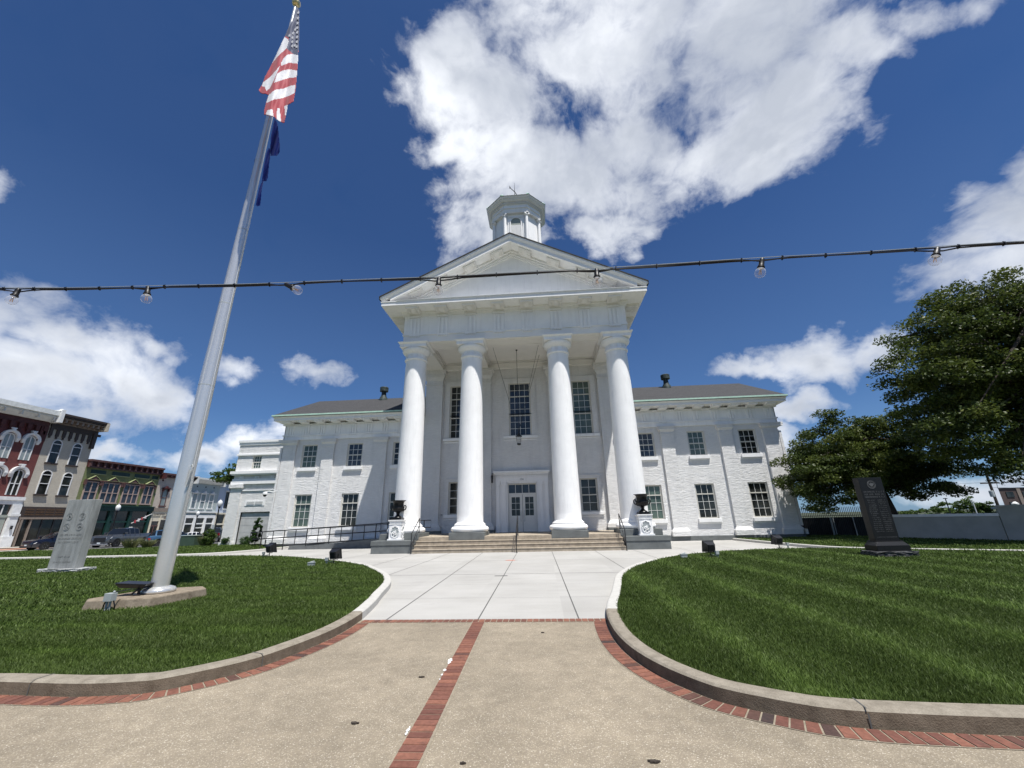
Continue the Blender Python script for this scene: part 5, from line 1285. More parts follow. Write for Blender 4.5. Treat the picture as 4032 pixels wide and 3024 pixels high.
m=MB(); m.box(x0-.18,x1-.2,AY-.35,AY-.001,5.70,5.92); m.box(x0-.12,x1-.2,AY-.28,AY-.001,5.60,5.699); m.box(x0-.05,x1-.25,AY-.10,AY-.001,5.10,5.30); m.box(x0-.1,x1-.25,AY-.16,AY-.001,4.86,5.099)
m.box(x0-.03,x1-.6,AY-.07,AY-.001,4.30,4.38)
for k in range(5):
    x=-24.15+k*1.36; 
    for q in range(3): m.box(x+q*.13,x+.08+q*.13,AY-.14,AY-.001,5.301,5.52)
m.build('cornice',MAT['trim'],an)
m=MB(); m.box(x0-.02,x0+.95,AY-.12,AY-.001,-.05,4.55); m.box(x0-.14,x0+1.07,AY-.24,AY-.001,4.551,4.85); m.box(x0-.1,x0+1.03,AY-.2,AY-.001,-.05,.3); m.build('pilaster',MAT['brick'],an)
window(an,(-22.975,AY,6.13),.405,1.12,[(.5,3,2),(.5,3,2)],MAT['glassg'],sillw=.08)
m=MB(); m.box(-23.57,-21.07,AY+.12,AY+.16,-.05,2.6)
for k in range(1,5): m.box(-23.55,-21.08,AY+.112,AY+.119,k*.53-.012,k*.53+.012)
m.build('garage_door',MAT['gdoor'],an); m=MB(); m.box(-23.58,-21.06,AY+.02,AY+.11,2.54,2.60); m.box(-23.58,-23.54,AY+.02,AY+.11,-.05,2.539); m.build('door_reveal',MAT['black'],an)
m=MB(); m.box(-23.35,-21.62,AY-.03,AY-.001,3.09,3.52); v=m.build('vent_surround',MAT['trim'],an); m=MB(); m.box(-23.17,-22.52,AY-.04,AY-.031,3.18,3.43); m.box(-22.45,-21.80,AY-.04,AY-.031,3.18,3.43)
m.build('vent_back',MAT['greyp'],v); m=MB()
for k in range(5):
    for a,b in((-23.17,-22.52),(-22.45,-21.80)): m.box(a,b,AY-.06,AY-.041,3.19+k*.05,3.215+k*.05)
m.build('louvre_slats',MAT['trim'],v)
# camera on the corner
t=thing('security_camera','white bracketed dome camera on the corner of the left wing','camera',(-17.97,28.4,3.7))
m=MB(); m.tube([(-17.95,28.55,3.78),(-18.25,28.45,3.86),(-18.5,28.40,3.80)],.04,6); m.build('arm',MAT['white'],t)
m=MB(); m.lathe([(.02,3.84),(.13,3.81),(.17,3.72),(.17,3.64),(.14,3.62)],-18.5,28.40,16); m.build('hood',MAT['white'],t,smooth=True)
m=MB(); m.sphere((-18.5,28.40,3.60),.12,12); m.build('dome',MAT['black'],t,smooth=True)

# ---------------------------------------------------------------- right side: wall, fence
P0=Vector((21.45,26.35)); P1=Vector((23.75,22.42)); P2=Vector((26.2,18.2))
def wallseg(m,a,b,z0,z1,th=.3,ex=0):
    d=(b-a).normalized(); n=Vector((-d.y,d.x))*(-1)
    a=a-d*ex; b=b+d*ex
    c=[a-n*th/2,b-n*th/2,b+n*th/2,a+n*th/2]; m.hull([(p.x,p.y,z0) for p in c],[(p.x,p.y,z1) for p in c])
t=thing('boundary_wall','low painted brick wall with coping behind the trees on the right','wall',(22,25.4,0))
m=MB(); wallseg(m,P0,P1,-.3,1.22); m.build('brickwork',MAT['greyw'],t); m=MB(); wallseg(m,P0,P1,1.221,1.36,.42,.02); m.build('coping',MAT['trim'],t)
t=thing('stepped_wall','taller painted wall section at the right edge of the photo','wall',(25,20.3,0))
m=MB(); wallseg(m,P1+Vector((.02,-.03)),P2,-.3,1.62,.36); m.build('brickwork',MAT['greyw'],t); m=MB(); wallseg(m,P1+Vector((.02,-.03)),P2,1.621,1.72,.46,.03); m.build('coping',MAT['greyw'],t)
t=thing('security_fence','tall black metal picket fence with dark screening behind the right wing','fence',(20.5,30,-.15))
m=MB()
for z in(1.22,1.34): m.box(18.3,24.0,29.97,30.01,z-.02,z+.02)
m.box(18.3,24,29.97,30.01,.0,.04); m.build('rail',MAT['black'],t)
m=MB(); m.box(18.3,24.0,30.02,30.04,-.2,1.2); m.build('screen',MAT['socket'],t)
m=MB()
for k in range(48):
    x=18.35+k*.118; m.box(x-.012,x+.012,29.935,29.965,-.2,1.84); m.hull([(x-.012,29.935,1.841),(x+.012,29.935,1.841),(x+.012,29.965,1.841),(x-.012,29.965,1.841)],[(x-.001,29.95,1.93),(x+.001,29.95,1.93),(x+.001,29.951,1.93),(x-.001,29.951,1.93)])
tag(m.build('pickets',MAT['black'],t),kind='stuff')
for x,w,mt in((20.62,.09,'conduit'),(20.78,.04,'conduit'),(22.05,.03,'white'),(23.6,.05,'black')):
    m=MB(); m.box(x-w/2,x+w/2,29.88,29.93,-.2,1.9 if mt=='black' else 1.22); m.build('post',MAT[mt],t)
# ================================================================ the shop row on the left
FXX=-62.98
def TF(u,d,z): return (FXX+d,u,z)
def bld(name,label,u0): return thing(name,label,'building',(FXX,u0,-.3))
def wallbox(t,u0,u1,z1,mat,depth=14):
    m=MB(TF); m.box(u0,u1,-depth,0,-.6,z1); return m.build('wall',mat,t)
def swin(t,u0,u1,z0,z1,frame,glass,mull=0,mid=True,fw=.10,d=.10,sill=None,name='window'):
    m=MB(TF); m.box(u0-fw,u0,.001,d,z0,z1); m.box(u1,u1+fw,.001,d,z0,z1); m.box(u0-fw,u1+fw,.001,d,z1,z1+fw)
    if mid: m.box(u0,u1,.02,d-.02,(z0+z1)/2-.04,(z0+z1)/2+.04)
    for k in range(1,mull+1):
        x=u0+(u1-u0)*k/(mull+1); m.box(x-.05,x+.05,.021,d-.01,z0,z1)
    w=m.build(name,frame,t); m=MB(TF); m.box(u0,u1,.002,.02,z0,z1); m.build('pane',glass,w)
    if sill: m=MB(TF); m.box(u0-fw-.1,u1+fw+.1,.001,.22,z0-.18,z0); m.build('sill',sill,w)
    return w
def archw(t,uc,hw,z0,zs,frame,glass,hood=None,sill=None,mull=False):
    n=12; P=lambda r:[(uc-r,z0),(uc+r,z0)]+[(uc+r*math.cos(PI*k/n),zs+r*math.sin(PI*k/n)) for k in range(n+1)]
    pr=lambda m,pts,a,b: m.prism([(p[0],p[1]) for p in pts],'y',a,b)
    m=MB(TF); o,i=P(hw+.09),P(hw)
    for k in range(2,len(o)-1): m.hull([(o[k][0],.001,o[k][1]),(o[k+1][0],.001,o[k+1][1]),(i[k+1][0],.001,i[k+1][1]),(i[k][0],.001,i[k][1])],[(o[k][0],.10,o[k][1]),(o[k+1][0],.10,o[k+1][1]),(i[k+1][0],.10,i[k+1][1]),(i[k][0],.10,i[k][1])])
    m.box(uc-hw-.09,uc-hw,.001,.10,z0,zs); m.box(uc+hw,uc+hw+.09,.001,.10,z0,zs); zm=(z0+zs)/2+.1
    m.box(uc-hw,uc+hw,.02,.08,zm-.04,zm+.04)
    if mull: m.box(uc-.045,uc+.045,.021,.081,z0,zs+hw*.95)
    else: m.box(uc-hw,uc+hw,.02,.085,zs-.05,zs+.03)
    w=m.build('window',frame,t); m=MB(TF); pr(m,i,.002,.019); m.build('pane',glass,w)
    if sill: m=MB(TF); m.box(uc-hw-.2,uc+hw+.2,.001,.22,z0-.2,z0); m.build('sill',sill,w)
    if hood:
        m=MB(TF); a,b=hw+.16,hw+.46
        for k in range(n):
            t0,t1=PI*k/n,PI*(k+1)/n; q=lambda r,t_,d:(uc+r*math.cos(t_),d,zs+.02+r*math.sin(t_))
            m.hull([q(a,t0,.001),q(b,t0,.001),q(b,t1,.001),q(a,t1,.001)],[q(a,t0,.28),q(b,t0,.34),q(b,t1,.34),q(a,t1,.28)])
        for s in(-1,1): m.hull([(uc+s*(a-.02),.001,zs+.02),(uc+s*(b+.04),.001,zs+.02),(uc+s*(b+.04),.34,zs+.02),(uc+s*(a-.02),.34,zs+.02)],[(uc+s*(a+.05),.001,zs-.42),(uc+s*(b-.05),.001,zs-.42),(uc+s*(b-.05),.2,zs-.42),(uc+s*(a+.05),.2,zs-.42)])
        m.box(uc-.16,uc+.16,.001,.40,zs+hw+.30,zs+hw+.66); m.box(uc-.26,uc+.26,.001,.36,zs+hw+.62,zs+hw+.74); m.build('hood',hood,w)
    return w
# --- dark red three-storey building
t=bld('red_brick_building','dark red brick three-storey building with white arched window hoods, leftmost of the row',44); wallbox(t,34,47.0,15.3,MAT['redb'])
m=MB(TF); m.box(34,47.05,.001,1.0,15.55,15.75); m.box(34,47.05,-14,1.25,15.76,16.35)
for k in range(8): u=34.6+k*1.7; m.box(u,u+.12,.3,1.0,15.1,15.549)
m.hull([(34,.001,14.95),(47.05,.001,14.95),(47.05,.35,14.95),(34,.35,14.95)],[(34,.001,15.549),(47.05,.001,15.549),(47.05,.95,15.549),(34,.95,15.549)]); m.build('cornice',MAT['cornw'],t)
m=MB(TF); m.box(46.75,47.15,.0,1.5,14.9,16.6); m.sphere((46.95,1.1,16.4),.35,8); m.build('cornice_end',MAT['white'],t)
m=MB(TF); m.box(34,46.9,.001,.16,14.3,14.949)
for k in range(15):
    u=34.3+k*.86; m.box(u,u+.42,.001,.30,13.7,14.299); m.box(u+.1,u+.32,.001,.22,13.25,13.699)
m.box(46.1,46.9,.001,.22,12.4,14.299); m.build('corbel_table',MAT['redd'],t)
for uc in(45.54,43.43,41.3,39.2,37.1):
    archw(t,uc,.46,9.85,12.30,MAT['white'],MAT['glassw'],MAT['white'],mull=True); archw(t,uc,.46,5.65,8.15,MAT['white'],MAT['glass'] if uc>45 else MAT['glassw'],MAT['white'],mull=True)
m=MB(TF); m.box(34,46.95,.001,.35,5.05,5.45); m.box(34,46.9,.001,.22,4.55,5.049); m.build('shop_cornice',MAT['white'],t)
m=MB(TF); m.box(46.0,46.85,.001,.40,-.3,4.549); m.box(45.95,46.9,.001,.5,3.2,3.45); m.box(45.9,46.95,.001,.55,-.3,.9); m.build('shop_pier',MAT['white'],t); m=MB(TF); m.box(38.0,38.9,.001,.4,-.3,4.549); m.build('shop_pier',MAT['white'],t)
m=MB(TF); m.box(38.9,46.0,.001,.12,3.05,3.35); m.box(38.9,46.0,.001,.1,-.3,.5); f=m.build('shopfront',MAT['greyp'],t)
m=MB(TF); m.box(39,45.9,.002,.05,3.36,4.5); m.build('pane',MAT['glass'],f); m=MB(TF); m.box(39,45.9,.003,.06,.5,3.04); m.build('blind',MAT['greyp'],f)
m=MB(TF)
for u in(41.2,42.6,44,45.2): m.box(u,u+.1,.051,.12,3.36,4.5)
m.build('mullion',MAT['white'],f)
m=MB(TF); m.box(46.35,46.5,.41,.6,1.7,2.1); m.build('wall_lamp',MAT['black'],t)
# --- tan three-storey building
t=bld('tan_brick_building','tan painted brick three-storey building with dark bracketed cornice and four arched windows',50); wallbox(t,47.02,52.8,15.4,MAT['tanb'])
m=MB(TF); m.box(47.1,53.0,-.5,1.35,15.95,16.2); m.box(47.1,53.0,.001,1.25,15.75,15.949); c_=m.build('cornice',MAT['dkbr'],t)
m=MB(TF); m.box(47.1,52.9,.001,.20,14.55,15.0); m.box(47.1,52.9,.001,.26,15.0,15.749)
m.build('cornice_board',MAT['dkbr'],t)
m=MB(TF); m.box(47.1,52.95,.261,1.0,15.55,15.70); m.box(47.1,52.9,.201,.32,14.95,15.08)
for k in range(9): u=47.2+k*.68; m.box(u,u+.26,.27,.95,15.12,15.549); m.box(u+.02,u+.2,.27,.6,15.085,15.119)
m.build('bracket',MAT['taupe'],c_); m=MB(TF); m.box(52.75,53.05,.0,1.5,14.9,16.1); m.build('cornice_end',MAT['tanb'],t)
m=MB(TF)
for k in range(8):
    u=47.15+k*.78; m.box(u,u+.36,.001,.14,13.3,14.55); m.box(u+.08,u+.28,.001,.12,13.0,13.3)
    m.hull([(u+.36,.001,14.2),(u+.78,.001,14.2),(u+.78,.14,14.2),(u+.36,.14,14.2)],[(u+.36,.001,14.549),(u+.78,.001,14.549),(u+.78,.14,14.549),(u+.36,.14,14.549)])
m.build('corbel_arches',MAT['dkbr'],t); m=MB(TF); m.box(52.35,52.82,.001,.3,12.4,14.6); m.build('corner_bracket',MAT['dkbr'],t)
for uc,a,b in((48.5,9.90,12.35),(50.95,9.88,12.30),(48.5,5.92,8.35),(50.95,5.88,8.30)):
    archw(t,uc,.50,a,b,MAT['white'],MAT['glass'],sill=MAT['dkbr'])
m=MB(TF); m.box(47.05,52.75,.001,.30,3.10,4.35); sf=m.build('sign_band',MAT['dkbr'],t)
m=MB(TF)
for k in range(5):
    u=47.4+k*1.08
    for j in range(3): m.box(u,u+.92,.301,.33,3.32+j*.3,3.5+j*.3)
m.build('grille_panel',MAT['bronze'],sf)
m=MB(TF); m.box(47.05,52.75,.001,.32,2.85,3.08); m.box(47.3,47.5,.001,.3,-.3,2.849); m.box(48.3,48.45,.001,.25,-.3,2.849); m.box(47.05,47.18,.001,.34,-.3,2.849); m.build('shop_frame',MAT['taupe'],t)
m=MB(TF); m.box(47.19,52.75,.002,.06,-.3,2.849); sh=m.build('shop_window',MAT['shop'],t)
m=MB(TF)
for u in(49.6,50.9,51.9): m.box(u,u+.16,.061,.14,-.3,2.849)
m.build('mullion',MAT['black'],sh)
# --- olive green two-storey building
t=bld('green_brick_building','olive green brick two-storey building with maroon pedimented window heads',58.5); wallbox(t,52.82,64.4,10.3,MAT['greenb'])
m=MB(TF); m.box(52.82,64.45,-14,.62,10.72,10.98); c_=m.build('cornice',MAT['maroon'],t)
m=MB(TF); m.box(52.85,64.4,.001,.22,9.95,10.719); m.build('cornice_board',MAT['maroond'],t)
m=MB(TF)
for k in range(13): u=52.9+k*.94; m.box(u,u+.22,.221,.5,10.05,10.719)
m.box(52.85,64.4,.221,.4,9.86,10.049); m.build('bracket',MAT['maroon'],c_)
for a,b in((53.6,55.7),(56.6,59.3),(60.1,62.6),(63.1,64.15)):
    m=MB(TF); m.box(a,b,.001,.03,9.1,9.62); m.build('panel',MAT['teal'],t); m=MB(TF); m.box(a-.05,b+.05,.001,.14,8.98,9.1); m.build('panel_ledge',MAT['greenl'],t)
for (a,b,mu) in((53.45,55.0,1),(55.75,58.15,2),(58.95,61.3,2),(62.2,63.7,1)):
    z0,z1=5.2,7.85
    w=swin(t,a,b,z0,z1,MAT['pink'],MAT['glassb'],mu,True,.12,.14,MAT['pink'])
    m=MB(TF); c=(a+b)/2; m.box(a-.3,b+.3,.001,.22,8.05,8.22); m.prism([(c-.7,8.221),(c+.7,8.221),(c,8.75)],'y',.001,.30); m.box(a-.35,a-.12,.001,.3,7.5,8.049); m.box(b+.12,b+.35,.001,.3,7.5,8.049)
    m.build('window_head',MAT['maroon'],w)
    m=MB(TF)
    for s in(-1,1): m.hull([(c,.001,8.76),(c+s*.76,.001,8.222),(c+s*.76,.36,8.222),(c,.36,8.76)],[(c,.001,8.82),(c+s*.82,.001,8.25),(c+s*.82,.36,8.25),(c,.36,8.82)])
    m.box(a-.34,b+.34,.351,.38,8.19,8.225); m.build('window_cap',MAT['greenl'],w)
m=MB(TF); m.box(52.85,64.4,.001,.45,4.0,4.62); m.box(52.85,64.4,.001,.62,4.621,4.75)
for u in(52.9,55.0,57.6,60.7,63.9): m.box(u,u+.38,.001,.3,-.4,3.999)
m.box(53.3,63.9,.001,.2,2.35,2.55); m.box(53.3,63.9,.001,.25,-.4,.5); f=m.build('shopfront',MAT['teal'],t)
m=MB(TF); m.box(53.0,64.2,.002,.06,-.3,3.99); m.build('pane',MAT['shop'],f)
m=MB(TF)
for k in range(7): m.sphere((54.6+.22*k,.10,2.75+.05*math.sin(k)),.045,6)
m.build('string_lights',MAT['globe'],f); m=MB(TF); m.box(60.9,61.9,.061,.09,.6,1.7); m.build('notice',MAT['cornw'],f); m=MB(TF); m.box(57.98,58.3,.061,.2,.5,3.99); m.box(55.38,57.6,.061,.12,2.6,2.72); m.build('transom_bar',MAT['teal'],f)
t=thing('small_flag','small striped flag on an angled staff at the green shopfront','flag',(FXX,61.6,2.7)); m=MB(TF); m.tube([(61.2,.4,2.2),(62.9,1.8,3.6)],.04,5); m.build('staff',MAT['white'],t); m=MB(TF)
for k in range(4): m.mi=k%2; m.box(61.3+k*.3,61.6+k*.3,.7+k*.22,.74+k*.22,2.25+k*.22,2.7+k*.2)
m.build('cloth',[MAT['fr'],MAT['fw']],t)
# --- cream two-storey building
t=bld('cream_brick_building','cream two-storey brick building with law office lettering and one narrow window in view',68); wallbox(t,64.42,70.9,9.9,MAT['creamb'])
m=MB(TF); m.box(64.5,70.9,-14,.6,10.0,10.3); m.box(64.5,70.9,.001,.3,9.6,9.999)
for k in range(6): u=65+k*1.0; m.box(u,u+.2,.301,.55,9.7,9.999)
m.build('cornice',MAT['maroon'],t); m=MB(TF); m.box(64.45,64.9,.0,.8,9.3,10.25); m.box(65.0,65.35,.001,.02,8.95,9.25); m.build('cornice_end',MAT['maroond'],t)
for u in(65.65,69.0):
    w=swin(t,u,u+.85,5.0,7.6,MAT['maroon'],MAT['glassw'],0,True,.08,.1,MAT['maroon']); m=MB(TF); m.box(u-.25,u+1.1,.001,.35,7.75,7.92); m.prism([(u+.1,7.921),(u+.75,7.921),(u+.43,8.2)],'y',.001,.3); m.box(u-.2,u,.001,.28,7.3,7.749); m.box(u+.85,u+1.05,.001,.28,7.3,7.749); m.build('window_head',MAT['maroond'],w)
m=MB(TF); m.box(64.5,70.9,.001,.30,4.05,4.6); m.build('band',MAT['taupe'],t); m=MB(TF); m.box(64.5,70.9,.001,.20,3.35,4.049); sg=m.build('sign_board',MAT['cream'],t)
tx=text_mesh('lettering','Lawrence Law Office',.46,MAT['dkbr'],sg,(.22,64.85-68,3.5+.3),rot=(PI/2,0,PI/2),align='LEFT',depth=.01,spacing=1.1)
m=MB(TF)
for a,b in((64.5,64.75),(66.15,66.35),(68.4,68.6),(70.6,70.9)): m.box(a,b,.001,.22,-.5,3.349)
m.box(64.75,66.15,.001,.12,2.5,3.349); m.box(66.35,68.4,.001,.12,2.7,3.349); m.box(64.75,66.15,.001,.14,-.5,.6); m.box(64.5,70.9,.001,.10,3.349,3.36); m.box(64.5,70.9,.001,.09,-.6,-.499); m.build('shopfront',MAT['cream'],t)
m=MB(TF); m.box(64.75,70.6,.002,.05,-.5,3.3); sh=m.build('pane',MAT['shop'],t); m=MB(TF); m.box(64.75,66.15,.051,.12,1.7,1.85); m.box(65.4,65.5,.051,.12,.6,1.7); m.build('mullion',MAT['maroon'],sh)
m=MB(TF); m.box(66.9,67.3,.121,.15,2.9,3.25); m.build('emblem',MAT['taupe'],t)
# --- grey-green two-storey building
t=bld('grey_green_building','pale grey-green two-storey building with three small white-hooded windows, right of the pole',74.5); wallbox(t,70.92,78.0,9.7,MAT['mintb'])
m=MB(TF); m.box(71.0,78.1,-14,1.0,9.85,10.15); m.hull([(71,.001,9.2),(78,.001,9.2),(78,.3,9.2),(71,.3,9.2)],[(71,.001,9.849),(78,.001,9.849),(78,.95,9.849),(71,.95,9.849)]); m.box(71,71.3,0,1.1,9.0,10.3); m.box(77.8,78.1,0,1.1,8.9,10.3); m.build('cornice',MAT['cornw'],t)
for k in range(3):
    u=71.85+k*1.98; w=swin(t,u,u+.95,4.75,7.25,MAT['white'],MAT['glassw'],0,True,.13,.12,MAT['white']); m=MB(TF); m.box(u-.3,u+1.25,.001,.35,7.40,7.52); m.prism([(u+.1,7.521),(u+.85,7.521),(u+.48,7.9)],'y',.001,.35); m.build('hood',MAT['white'],w)
    m=MB(TF); m.box(u+.5,u+.75,.001,.03,8.5,8.75); m.build('vent',MAT['black'],t)
m=MB(TF); m.box(70.95,78.0,.001,.35,3.95,4.2); m.box(70.95,78,.001,.25,3.0,3.5); m.build('shop_cornice',MAT['white'],t)
m=MB(TF)
for a,b in((70.95,71.2),(73.0,73.45),(75.4,75.85),(77.6,77.95)): m.box(a,b,.001,.3,-.6,2.999)
m.box(71.2,77.6,.001,.15,1.9,2.1); m.box(71.2,77.6,.001,.15,-.6,.2); m.box(73.45,75.4,.001,.14,1.2,1.35); f=m.build('shopfront',MAT['white'],t)
m=MB(TF); m.box(71.2,77.6,.002,.05,-.6,3.0); m.build('pane',MAT['glass'],f)
# --- pale blue building
t=bld('pale_blue_building','pale blue two-storey building at the far end of the row, beside the annex',82); wallbox(t,78.02,96,9.9,MAT['blueb'])
m=MB(TF); m.box(78.1,96,-14,1.3,10.2,10.5); m.hull([(78.1,.001,9.6),(96,.001,9.6),(96,.3,9.6),(78.1,.3,9.6)],[(78.1,.001,10.199),(96,.001,10.199),(96,1.2,10.199),(78.1,1.2,10.199)]); m.build('cornice',MAT['cornw'],t)
for u in(80.0,83.2,86.4): w=swin(t,u,u+1.3,4.8,7.9,MAT['dkbr'],MAT['glass'],1,False,.1,.12,MAT['cornw']); m=MB(TF); m.box(u-.3,u+1.6,.001,.6,8.1,8.35); m.build('hood',MAT['white'],w)
m=MB(TF); m.box(78.1,96,.001,.3,3.7,4.0); m.box(78.1,96,.001,.25,1.7,2.0)
for u in(78.1,80.4,82.7,85): m.box(u,u+.25,.001,.2,-.8,3.699)
f=m.build('shopfront',MAT['cream'],t); m=MB(TF); m.box(78.3,96,.002,.05,-.8,3.7); m.build('pane',MAT['glass'],f)

# ================================================================ street lamps
def lamp(x,y,z0,label,h=4.75,sign=False):
    t=thing('street_lamp',label,'street lamp',(x,y,z0),0,'street lamps with white globes')
    m=MB(); m.lathe([(.24,0),(.24,.12),(.17,.2),(.15,.7),(.11,.8),(.075,1.0),(.06,h-.95),(.11,h-.88),(.10,h-.80),(.16,h-.74)],0,0,12); m.build('post',MAT['black'],t,org=(0,0,0),smooth=True)
    m=MB(); m.lathe([(.14,h-.74),(.23,h-.55),(.25,h-.38),(.21,h-.22),(.13,h-.12),(.05,h-.08)],0,0,12); m.build('globe',MAT['globe'],t,org=(0,0,0),smooth=True)
    m=MB(); m.lathe([(.13,h-.12),(.06,h-.05),(.02,h+.06)],0,0,10); m.build('cap',MAT['alum'],t,org=(0,0,0))
    if sign: m=MB(); m.box(-.42,-.08,-.03,.03,1.55,2.1); m.build('sign_plate',MAT['conduit'],t,org=(0,0,0))
lamp(-34.3,43.7,-.42,'tall black street lamp with white globe and small sign, just left of the annex',sign=True)
lamp(-53.9,63.5,-.85,'farther street lamp before the grey-green building, right of the flagpole'); lamp(-49.3,46.4,-.45,'street lamp behind the silver pickup, before the green building')
t=thing('lamp_post','white globe lamp just above the wall at the right edge','street lamp',(32.5,30,-.9)); m=MB(); m.lathe([(.07,-.9),(.06,1.60)],32.5,30,8); m.build('post',MAT['black'],t); m=MB(); m.lathe([(.10,1.6),(.17,1.7),(.17,1.85),(.05,1.97)],32.5,30,12); m.build('globe',MAT['globe'],t,smooth=True)

# ================================================================ vehicles
def vehicle(name,label,cat,paint,st,cab,wb,wr,loc,rz,W,lights=True,bed=False,grille=True,truck=False):
    """st: stations front(+x) to rear: x, z_bottom, z_belt, z_roof, half width; cab = index range of glazed stations"""
    t=thing(name,label,cat,loc,rz)
    rows=[]
    for x,zb,zl,zr,w in st:
        gl=zr-zl; wt=w*(.93 if gl<.05 else .93); wr_=w*(.93 if gl<.05 else .74)
        half=[(w*.86,zb),(w*.98,zb+.10),(w,(zb+zl)/2),(w*.985,zl-.10),(w*.93,zl),(wr_+.0,zr-.06 if gl>.05 else zl+.005),(wr_*.80,zr if gl>.05 else zl+.012)]
        rows.append([(x,-y,z) for y,z in half][::1]+[(x,y,z) for y,z in half[::-1]])
    n=len(rows[0]); B=MB();G=MB()
    flat_=[p for r in rows for p in r]
    B.v=list(flat_);G.v=list(flat_)
    for i in range(len(rows)-1):
        for k in range(n):
            k2=(k+1)%n; f=(i*n+k,i*n+k2,(i+1)*n+k2,(i+1)*n+k)
            g0=st[i][3]-st[i][2]; g1=st[i+1][3]-st[i+1][2]
            side=k in(4,n-6); top=k in(5,6,7)
            glass=(i in cab['side'] and side) or (i in cab['screen'] and (top or k in(5,7) or side))
            tgt=G if glass else B; tgt.f.append(f); tgt.m.append(0)
    for i in(0,len(rows)-1): B.f.append(tuple(range(i*n,(i+1)*n))); B.m.append(0)
    body=B.build('body',paint,t,org=(0,0,0),smooth=True,angle=32)
    if G.f: G.build('glazing',MAT['cglass'],t,org=(0,0,0),smooth=True,angle=32)
    for sx in(wb/2,-wb/2):
        for s in(-1,1):
            m=MB(lambda a,b,c,sx=sx,s=s:(sx+a,s*(W-.11)+c,wr+b)); m.lathe([(wr*.60,-.11),(wr*.97,-.11),(wr,-.09),(wr,.09),(wr*.97,.11),(wr*.60,.11)],0,0,24); m.build('wheel',MAT['tyre'],t,org=(0,0,0),smooth=True)
            w_=COL.objects[-1]
            m=MB(lambda a,b,c,sx=sx,s=s:(sx+a,s*(W-.11)+c*s,wr+b)); m.lathe([(wr*.62,.03),(wr*.62,.10),(wr*.56,.105),(wr*.50,.06),(.03,.07)],0,0,24)
            for q in range(6): a=2*PI*q/6; m.hull([(.05*math.cos(a+1.57),.05*math.sin(a+1.57),.07),(.55*wr*math.cos(a+.09),.55*wr*math.sin(a+.09),.09),(.55*wr*math.cos(a-.09),.55*wr*math.sin(a-.09),.09)],[(.05*math.cos(a+1.57),.05*math.sin(a+1.57),.10),(.55*wr*math.cos(a+.09),.55*wr*math.sin(a+.09),.112),(.55*wr*math.cos(a-.09),.55*wr*math.sin(a-.09),.112)])
            m.build('rim',MAT['rim'],w_,org=(0,0,0),smooth=True)
            m=MB(lambda a,b,c,sx=sx,s=s:(sx+a,s*(W-.02)+c,wr+b)); m.lathe([(wr*1.03,-.05),(wr*1.16,-.05),(wr*1.16,.03),(wr*1.03,.03),(wr*1.03,-.05)],0,0,24,cap=False); m.lathe([(wr*1.13,-.012),(wr*1.13,.012)],0,0,24); m.build('wheel_arch',MAT['black'],t,org=(0,0,0))
    xf,xr=st[0][0],st[-1][0]; zl=st[1][2]
    for s in(-1,1):
        m=MB(); m.hull([(xf-.10,s*(W-.42),zl-.26),(xf-.22,s*(W-.06),zl-.24),(xf-.36,s*(W-.055),zl-.12),(xf-.14,s*(W-.42),zl-.06)],[(xf+.0,s*(W-.42),zl-.26),(xf-.10,s*(W-.03),zl-.24),(xf-.30,s*(W-.02),zl-.10),(xf-.06,s*(W-.42),zl-.05)]); m.build('headlight',MAT['hl'],t,org=(0,0,0))
        zt=st[-2][2]; m=MB(); m.box(xr+.0,xr+.16,*sorted((s*(W-.22),s*(W-.01))),zt-.42,zt-.08) if truck else m.box(xr+.03,xr+.25,*sorted((s*(W-.36),s*(W-.03))),zt-.24,zt-.06); m.build('tail_light',MAT['tl'],t,org=(0,0,0))
        k=cab['mirror']; m=MB(); m.box(k-.05,k+.07,*sorted((s*(W-.06),s*(W+.18))),st[3][2]+.02,st[3][2]+.20); m.build('mirror',paint,t,org=(0,0,0),bevel=.02)
    m=MB(); m.box(xf-.04,xf+.015,-.52,.52,.55,zl-.16); 
    m.build('grille',MAT['black'],t,org=(0,0,0)); m=MB(); m.box(xf+.016,xf+.03,-.16,.16,.42,.54); m.build('licence_plate',MAT['plate'],t,org=(0,0,0)); m=MB(); m.box(xr-.03,xr-.012,-.16,.16,.55,.68); m.build('licence_plate',MAT['plate'],t,org=(0,0,0))
    m=MB(); m.box(xf-.06,xf+.03,-W+.12,W-.12,.26,.40); m.box(xr-.03,xr+.08,-W+.10,W-.10,.30,.48); m.build('bumper',MAT['chrome'] if truck else MAT['black'],t,org=(0,0,0),bevel=.02)
    m=MB()
    for xd in cab['doors']:
        for s in(-1,1): m.box(xd-.006,xd+.006,*sorted((s*W*.96,s*(W+.002))),.38,st[3][2]-.05)
    m.build('door_seam',MAT['black'],t,org=(0,0,0))
    return t
def suv(x0=2.35,h=1.68,W=.93):
    return [(x0,.34,.62,.62,W*.74),(x0-.07,.26,.84,.84,W*.88),(x0-.42,.24,.97,.97,W*.97),(x0-1.25,.24,1.06,1.06,W),(x0-1.30,.24,1.06,1.10,W),(x0-2.02,.24,1.06,h-.10,W),(x0-2.45,.24,1.06,h-.02,W),(x0-2.53,.24,1.06,h-.01,W),(x0-3.25,.24,1.07,h,W),(x0-3.33,.24,1.07,h,W),(x0-4.0,.26,1.09,h-.05,W*.99),(x0-4.12,.26,1.09,h-.08,W*.98),(x0-4.56,.30,1.06,1.09,W*.93),(x0-4.64,.34,.90,.90,W*.86),(x0-4.70,.40,.60,.60,W*.8)]
cs=dict(side=(4,5,7,9),screen=(4,11),mirror=.95,doors=(-.16,-.92,.92))
